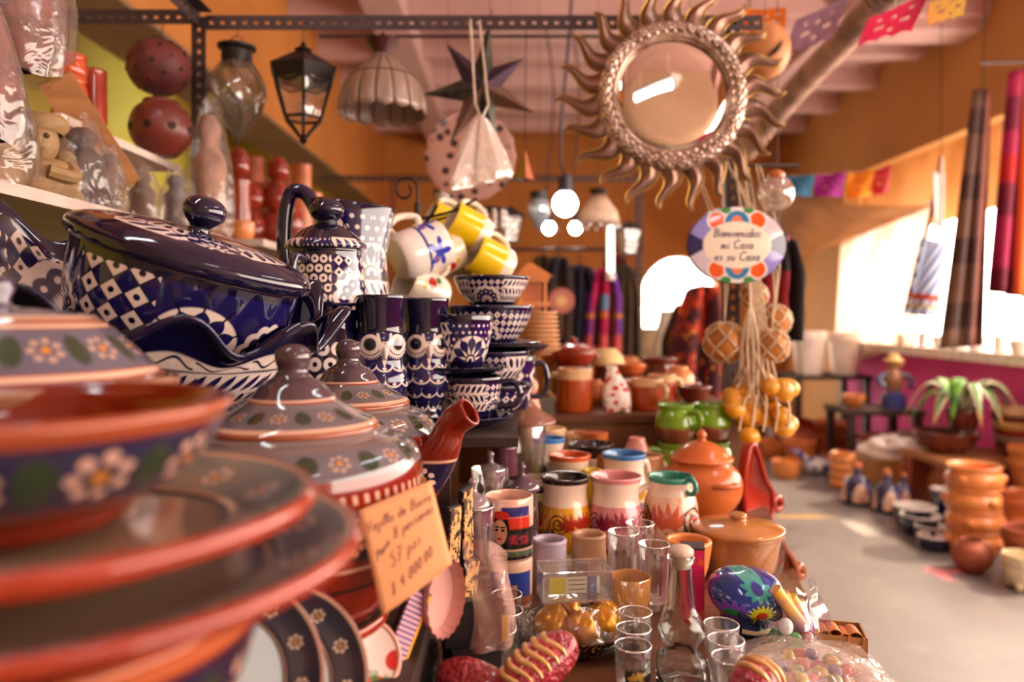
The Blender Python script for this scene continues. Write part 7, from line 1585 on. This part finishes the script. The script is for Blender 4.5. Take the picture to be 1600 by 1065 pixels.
for px, d, z, R, h, lab in ((394, 2.44, 0.1135, 0.042, 0.09, 'red clay jar stacked on the front round jar'), (432, 2.47, 0.1135, 0.045, 0.10, 'red clay jar stacked on the large glossy jar'), (402, 2.7, 0.215, 0.03, 0.08, 'narrow brown jar topping the tall jar'), (446, 2.75, 0.225, 0.045, 0.05, 'small brown bowl topping the clay drum')):
    fpot('clay_jar', lab, 'jar', 'round' if h > 0.06 else 'low', (xat(px, d), d, RZ2 + z), R, h, M_brick if d < 2.6 else M_rawb)
# ------------------------------------------------------------------ far rack, clothes, second table
t = thing('steel_rack', 'far perforated steel rack near the back wall', 'rack', (-1.25, 5.0, 0)); mk('top_beam', slotted(2.1, 0.04, 0.05), M_steel, t, (0, 0, 2.06), sm=0, thick=0.004)
for x_ in (0.45, 2.06): mk('post', rot(slotted(2.08, 0.04, 0.05), 'Y', -PI / 2), plain('#7a3420', 0.6, name='rust_post') if x_ < 1 else M_steel, t, (x_ + 0.04, 0, 0), sm=0, thick=0.004)
mk('cross_bar', tube([(0.4, 0.0, 1.62), (2.1, 0.0, 1.62)], 0.012, 8), M_steel, t)
def garment(px, py, d, w_, h_, lab, fn, cat='garment', ztop=None):
    c = P(px, py, d); t = thing('garment', lab, cat, c, (0, 0, random.uniform(-0.3, 0.3))); fo = random.uniform(2, 4)
    def f(s, tt):
        k = 0.55 + 0.45 * min(1, tt * 3) if tt < 0.33 else 1.0 + 0.15 * (tt - 0.33)
        return Vector(((s - 0.5) * w_ * k, 0.04 * math.sin(fo * 2 * PI * s + 2 * tt), -h_ * tt + 0.03 * math.cos(PI * (s - 0.5)) * (1 - tt)))
    mk('cloth', grid(24, 14, f), clothmat('weave', fn, 0.15), t, sm=180, thick=0.02); mk('hanger_hook', tube([(0, 0, 0.0), (0, 0, 0.1)], 0.004, 5), M_wire, t); mk('hanger_bar', tube([(-w_ * 0.3, 0, -0.01), (w_ * 0.3, 0, -0.01)], 0.006, 6), M_wood, t)
    if ztop: mk('hanging_cord', tube([(0, 0, 0.1), (0, 0, ztop - c.z)], 0.0015, 5), M_wire, t)
solid = lambda a, b, sc=6: (lambda g, u, v: g.mix(a, b, g.ramp(g.noise(sc), 0.45, 0.6)))
def huip(g, u, v):
    c = g.mix('#c01a5a', '#7a3aa0', g.m('GREATER_THAN', g.ab(u - 0.5), 0.3)); c = g.mix(c, '#d88a3a', g.band(v, 0.5, 0.56, 0.01)); c = g.mix(c, '#6a9ac0', g.band(u, 0.42, 0.58, 0.02) * g.band(v, 0.3, 0.48, 0.02)); return g.mix(c, '#e05a5a', g.band(v, 0.75, 0.95, 0.05))
garment(944, 425, 5.0, 0.26, 0.55, 'bright pink and purple embroidered blouse hanging at the back', huip, 'garment', 1.62)
garment(905, 420, 5.03, 0.28, 0.5, 'dark blue jacket hanging left of the pink blouse', solid('#14142a', '#2a2438'), 'garment', 1.62)
garment(872, 407, 4.98, 0.24, 0.55, 'brown and navy garment hanging near the lamps', solid('#3a2620', '#1a1a34'), 'garment', 1.62)
garment(976, 420, 5.0, 0.2, 0.6, 'olive brown woven garment by the far post', solid('#5a4430', '#3c3a24'), 'garment', 1.62)
garment(848, 405, 5.02, 0.2, 0.45, 'dark brown garment farthest left under the lamps', solid('#3a2a22', '#4a3a20'), 'garment', 1.62)
garment(962, 405, 5.04, 0.2, 0.5, 'crimson woven garment behind the pink blouse', solid('#8a1420', '#5a1020'), 'garment', 1.62)
garment(1215, 380, 2.6, 0.17, 0.33, 'black and crimson shawl with pink flowers behind the plaque', lambda g, u, v: g.mix(g.mix('#1c1216', '#8a1018', g.band(v, 0.35, 0.75, 0.02) * g.less(u, 0.6, 0.02)), '#c87a88', g.ramp(g.noise(14), 0.62, 0.66)), 'shawl', ZC)
garment(1100, 455, 3.6, 0.28, 0.5, 'red and dark folk costume by the bright archway', lambda g, u, v: g.mix(g.mix('#4a1c24', '#c8421e', g.ramp(g.noise(9), 0.5, 0.6)), '#e09a2a', g.ramp(g.noise(17), 0.64, 0.67)), 'costume', ZC)
garment(1078, 480, 3.9, 0.26, 0.5, 'olive coloured costume beside the red one', solid('#6a5a28', '#4a2a20'), 'costume', ZC)
t = thing('round_fan', 'round pink woven fan with pale centre hanging at the back', 'fan', P(877, 470, 4.6), (PI / 2, 0, 0)); gf = G('fan_weave', 0.7); X, Y, Z = gf.xyz(gf.obj()); mk('disc', lathe([(1e-4, 0.004), (0.075, 0.004), (0.078, 0), (0.075, -0.004), (1e-4, -0.004)], 32), gf.done(gf.mix('#e0b878', '#b86a60', gf.ramp(gf.ln(X, Y), 0.015, 0.05))), t, sm=40); mk('handle', tube([(0, -0.07, 0), (0, -0.22, 0)], 0.008, 6), M_wood, t); mk('hanging_cord', tube([(0, 0.07, 0), (0, 0.64, -0.4)], 0.003, 5), M_wire, t)
# far hanging lamps
def farlantern(px, py, d, s, lab):
    c = P(px, py, d); t = thing('iron_lantern', lab, 'lantern', c, (0, 0, 0.3)); t.scale = (s,) * 3
    mk('roof', frust(4, 0.10, 0.06, 0.01, 0.12, PI / 4), M_iron, t, sm=0); mk('pane', frust(4, 0.05, -0.08, 0.08, 0.06, PI / 4), film('far_pane', '#e8e0d8', 0.5, 0.05, 0.6, 0.3), t, sm=0); mk('base', frust(4, 0.055, -0.09, 0.055, -0.08, PI / 4), M_iron, t, sm=0)
    for k_ in range(4): mk('bar', tube([(0.08 * math.cos(PI / 4 + k_ * PI / 2), 0.08 * math.sin(PI / 4 + k_ * PI / 2), 0.06), (0.05 * math.cos(PI / 4 + k_ * PI / 2), 0.05 * math.sin(PI / 4 + k_ * PI / 2), -0.08)], 0.005, 5), M_iron, t)
    mk('hanging_wire', tube([(0, 0, 0.12), (0, 0, (ZC - c.z) / s)], 0.001, 5), M_wire, t)
farlantern(797, 355, 3.3, 0.75, 'small dark iron lantern behind the yellow mugs'); farlantern(700, 318, 3.4, 0.9, 'dark iron lantern half hidden above the yellow mugs'); farlantern(982, 375, 4.2, 0.9, 'round dark lantern beside the white tube')
c = P(842, 330, 3.4); t = thing('glass_lantern', 'blue-grey glass drop lantern beside the bright bulb', 'lantern', c); mk('glass', lathe(smooth([(0.004, -0.09), (0.03, -0.05), (0.05, 0.0), (0.045, 0.04), (0.03, 0.06)], 3), 24), film('blue_glass', '#6a7a84', 0.4, 0.05, 0.7, 0.3), t, sm=180); mk('collar', lathe([(0.03, 0.055), (0.04, 0.06), (0.04, 0.085), (1e-4, 0.09)], 20), M_iron, t); mk('hanging_wire', tube([(0, 0, 0.09), (0, 0, ZC - c.z)], 0.001, 5), M_wire, t)
c = P(935, 328, 3.7); t = thing('lamp_shade', 'pale fringed lamp shade hanging at the back right of the bulb', 'lamp shade', c); mk('shade', lathe([(0.03, 0.07), (0.06, 0.03), (0.09, -0.01), (0.1, -0.06)], 24, lambda t_, i, r, z: (r * math.cos(t_), r * math.sin(t_), z - (0.012 * abs(math.sin(6 * t_)) if z < -0.05 else 0))), plain('#c8a890', 0.5, name='pale_shade'), t, sm=60, thick=0.003); mk('crown', lathe([(0.03, 0.07), (0.045, 0.10), (0.0, 0.1)], 16), M_iron, t); mk('hanging_wire', tube([(0, 0, 0.1), (0, 0, ZC - c.z)], 0.001, 5), M_wire, t)
for k_ in range(12): mk('bead', ball(0.009, 8, 6), plain('#f0e6e0', 0.2, name='pale_bead'), t, (0.1 * math.cos(k_ * PI / 6), 0.1 * math.sin(k_ * PI / 6), -0.08))
t = thing('tube_lamp', 'vertical white tube lamp on the far post', 'lamp', P(954, 430, 4.9)); mk('tube', tube([(0, 0, 0.0), (0, 0, 0.40)], 0.022, 10), emit('soft_tube', '#fff2e2', 2.2), t); mk('holder', lathe([(0.028, -0.03), (0.03, 0.0), (0.022, 0.02), (1e-4, 0.02)], 12), M_white, t); mk('bracket', box(-0.01, 0.015, -0.03, 0.01, 0.10, 0.42), M_steel, t, sm=0)
# second display table with far pottery
table('long far table crowded with clay pots', 0.16, 3.75, 0.72, 0.72, 0.80, M_wood)
random.seed(21)
names = ['brown glazed', 'brick red', 'orange', 'dull orange', 'copper']; mats_ = [M_brown, M_brick, M_or, M_or2, plain('#c8622e', 0.2, coat=0.4, name='copper_glaze')]
far = [(840, 3.3, 'bowl', 0.10, 0.07, 1), (905, 3.35, 'barrel', 0.075, 0.13, 3), (965, 3.3, 'low', 0.10, 0.07, 0), (1035, 3.25, 'bowl', 0.09, 0.08, 2), (1072, 3.4, 'round', 0.07, 0.12, 0), (880, 3.7, 'round', 0.08, 0.15, 1), (940, 3.75, 'low', 0.12, 0.09, 4), (1000, 3.7, 'bowl', 0.11, 0.09, 3), (1050, 3.8, 'barrel', 0.08, 0.14, 2), (850, 4.1, 'barrel', 0.09, 0.16, 0), (915, 4.15, 'bowl', 0.12, 0.1, 3), (980, 4.2, 'round', 0.09, 0.16, 2), (1040, 4.2, 'low', 0.1, 0.1, 1), (1095, 3.7, 'cyl', 0.06, 0.14, 4), (780, 3.6, 'round', 0.09, 0.15, 3), (740, 4.1, 'barrel', 0.1, 0.16, 1)]
wd_ = ['front left', 'front, near the crate', 'front middle', 'front right', 'front far right corner', 'second row left', 'second row middle', 'second row right of middle', 'second row right', 'back row left', 'back row middle-left', 'back row middle-right', 'back row right', 'right end', 'far left end', 'far left back']
for i, (px, d, kd, R, h, mi) in enumerate(far): fpot('clay_pot', '%s clay %s on the far table, %s' % (names[mi], 'bowl' if kd in ('bowl', 'low') else 'pot', wd_[i]), 'bowl' if kd in ('bowl', 'low') else 'pot', kd, (xat(px, d), d, 0.8005), R, h, mats_[mi], 0, 0, 32)
for i, (px, d, R, c_, z) in enumerate(((1050, 5.6, 0.12, '#e8dccc', 0.0), (1085, 5.9, 0.1, '#f0e8d8', 0.0), (1020, 6.2, 0.12, '#d8c0a0', 0.0), (1110, 6.2, 0.09, '#f0e2d0', 0.0))):
    fpot('pale_urn', 'tall pale urn before the archway, %s' % ('second from left', 'third from left', 'leftmost', 'rightmost')[i], 'urn', 'round', (xat(px, d), d, 0), R * 1.3, 1.22 - 0.07 * i, plain(c_, 0.4, name='urn_' + c_[1:]), 0, 0, 32)

# ------------------------------------------------------------------ more small goods between the mugs and the crate
def small(px, d, kd, R, h, lab, m, z=TZ, nm='clay_bowl', cat='bowl', rz=0.0): return fpot(nm, lab, cat, kd, (xat(px, d), d, z), R, h, m, rz, 0, 32)
small(860, 1.93, 'bowl', 0.04, 0.045, 'cream clay bowl on the tankard row', plain('#dcb98c', 0.3, coat=0.3, name='cream_bowl'), TZ + 0.125)
small(950, 1.80, 'cyl', 0.034, 0.13, 'slim rust clay beaker behind the blue-rimmed mug', M_or2, nm='clay_beaker', cat='beaker')
small(1010, 1.78, 'barrel', 0.042, 0.13, 'small tan clay pitcher right of the blue-rimmed mug', plain('#c08a5c', 0.3, coat=0.3, name='tan_glaze'), nm='clay_beaker', cat='beaker')
small(995, 1.90, 'round', 0.036, 0.15, 'narrow pink clay vase beside the flower bag', plain('#d08a7a', 0.3, coat=0.3, name='pink_glaze'), nm='clay_vase', cat='vase')
small(872, 1.72, 'barrel', 0.036, 0.12, 'dark glazed beaker between the rear mugs', plain('#3a2220', 0.15, coat=0.4, name='dark_beaker'), nm='clay_beaker', cat='beaker')
small(925, 1.56, 'cyl', 0.022, 0.14, 'yellow striped candle glass between the mugs', plain('#d8b420', 0.3, name='candle_yellow'), nm='candle_glass', cat='candle')
small(785, 1.16 + 0.34, 'cyl', 0.03, 0.20, 'tall plum glass vase under the blue saucers', plain('#5a3040', 0.1, coat=0.4, name='plum_glass'), nm='tall_vase', cat='vase')
small(845, 1.50, 'barrel', 0.036, 0.10, 'green-dotted cream mug left of the yellow mug', plain('#b8b060', 0.3, coat=0.3, name='green_cream'), nm='clay_beaker', cat='beaker')
small(920, 1.30, 'cyl', 0.030, 0.085, 'short clay cup behind the clear plastic box', plain('#c89a78', 0.3, coat=0.3, name='short_cup'), nm='clay_cup', cat='cup')
small(858, 1.27, 'cyl', 0.030, 0.085, 'lilac-trimmed cup behind the clear plastic box', plain('#b8a8b8', 0.25, coat=0.3, name='lilac_cup'), nm='clay_cup', cat='cup')
small(1075, 1.30, 'bowl', 0.040, 0.075, 'orange clay bowl under the green-rimmed mug side', M_or, rz=0)
small(962, 2.26, 'low', 0.040, 0.05, 'small brick red dish on the crate between the amber mugs', M_brick, CZ)
small(975, 2.22, 'barrel', 0.036, 0.07, 'squat orange pot on the crate edge', M_or, CZ, 'clay_pot', 'pot')
small(928, 2.28, 'round', 0.04, 0.07, 'round rust pot on the crate behind the amber mug', M_or2, CZ, 'clay_pot', 'pot')
small(1060, 2.42, 'round', 0.05, 0.10, 'round orange pot at the crate corner', M_or, CZ, 'clay_pot', 'pot')
small(1085, 2.30, 'bowl', 0.05, 0.05, 'wide brown bowl at the right crate edge', M_brown, CZ)
small(1030, 2.55, 'barrel', 0.06, 0.12, 'tall brown pot at the back of the crate', M_brown, CZ, 'clay_pot', 'pot')
small(865, 2.55, 'cyl', 0.05, 0.16, 'rust clay cylinder left on the crate', M_or2, CZ, 'clay_pot', 'pot')
# beaded chandelier
c = P(765, 340, 2.7); t = thing('bead_chandelier', 'small chandelier of sparkling clear beads behind the yellow mugs', 'chandelier', c)
mk('ring', tube([(0.055 * math.cos(k_ * PI / 10), 0.055 * math.sin(k_ * PI / 10), 0.03) for k_ in range(20)], 0.004, 6, closed=True), M_iron, t)
for k_ in range(10):
    for j in range(3): mk('bead', ball(0.0075, 8, 6), plain('#f2ece6', 0.05, coat=0.6, name='crystal_bead'), t, (0.055 * math.cos(k_ * PI / 5), 0.055 * math.sin(k_ * PI / 5), 0.018 - 0.022 * j))
mk('hanging_wire', tube([(0, 0, 0.03), (0, 0, ZC - c.z)], 0.001, 5), M_wire, t)
for k_ in range(2): mk('ring_bar', tube([(0.055 * math.cos(k_ * PI / 2), 0.055 * math.sin(k_ * PI / 2), 0.03), (-0.055 * math.cos(k_ * PI / 2), -0.055 * math.sin(k_ * PI / 2), 0.03)], 0.003, 5), M_iron, t)
# right side extras
t = thing('wooden_box', 'brown wooden box by the amber wall at the end of the aisle', 'box', (2.2, 7.6, 0)); mk('carcass', box(-0.25, -0.2, 0, 0.25, 0.2, 0.45), M_wood, t, sm=0); mk('lid', box(-0.27, -0.22, 0.45, 0.27, 0.22, 0.48), M_pale, t, sm=0)
fpot('clay_jar', 'blue-grey jar on the wooden box at the end of the aisle', 'jar', 'round', (2.1, 7.55, 0.481), 0.11, 0.22, plain('#5a5a78', 0.3, coat=0.3, name='slate_glaze')); fpot('clay_jar', 'round brown jar on the wooden box at the end of the aisle', 'jar', 'round', (2.33, 7.6, 0.481), 0.12, 0.26, M_rawb)
for i, (px, py, R, h, lab) in enumerate(((1228, 745, 0.10, 0.12, 'low orange bowl at the left foot of the terracotta pot'), (1345, 748, 0.10, 0.16, 'brown pot behind the first bell jug'), (1300, 735, 0.09, 0.13, 'rust pot between duck and bowl stack'), (1500, 772, 0.13, 0.2, 'wide rust pot behind the round orange pots'))):
    fpot('clay_pot', lab, 'pot', ('low', 'round', 'barrel', 'flower')[i], fl(px, py), R, h, (M_or, M_rawb, M_or2, M_or2)[i])

# lidded jars standing in front of the blue shelf edge
def lidjar(px, d, R, h, lab, col, lcol):
    t = thing('lidded_jar', lab, 'jar', (xat(px, d), d, TZ)); mk('jar', lathe(vessel([(R * 0.85, 0), (R * 0.95, 0.006), (R, h * 0.3), (R * 0.92, h * 0.8), (R * 0.8, h * 0.97), (R * 0.8, h)], 0.003, 0.006), 32), plain(col, 0.08, coat=0.6, name='jar_' + col[1:]), t, sm=60)
    mk('lid', lathe([(1e-4, h + 0.002)] + smooth([(R * 1.02, h + 0.002), (R * 1.05, h + 0.008), (R * 0.8, h + 0.018), (R * 0.25, h + 0.026), (R * 0.2, h + 0.034), (R * 0.25, h + 0.042), (R * 0.1, h + 0.047)], 3) + [(1e-4, h + 0.0475)], 32), plain(lcol, 0.08, coat=0.6, name='jarlid_' + lcol[1:]), t, sm=60)
lidjar(738, 1.16, 0.026, 0.165, 'slim mauve lidded jar beside the teapot spout', '#7a5a5e', '#8a7478')
lidjar(766, 1.36, 0.028, 0.17, 'slim grey-pink lidded jar behind the portrait mug', '#a07a70', '#8a7a80')
lidjar(815, 1.30, 0.03, 0.16, 'dark plum lidded jar behind the portrait mug', '#3a2630', '#5a4450')

# further jars piled on the red shelf
for px, d, z, R, h, kd, lab, m in ((372, 2.36, 0.205, 0.036, 0.09, 'round', 'red jar topping the tall clay cylinder', M_brick), (396, 2.45, 0.209, 0.034, 0.08, 'cyl', 'brown beaker topping the pile of red jars', M_rawb), (434, 2.48, 0.219, 0.036, 0.075, 'round', 'small red jar highest in the middle of the shelf', M_brick), (470, 2.6, 0.195, 0.036, 0.10, 'cyl', 'orange clay beaker on the cut-out cylinder', M_or2), (415, 2.62, 0.0, 0.04, 0.24, 'barrel', 'tall rust jar between the piles of red jars', M_rawb), (452, 2.5, 0.0, 0.045, 0.16, 'round', 'dark red jar right of the large glossy jar', M_brick)):
    fpot('clay_jar', lab, 'jar', kd, (xat(px, d), d, RZ2 + z), R, h, m)
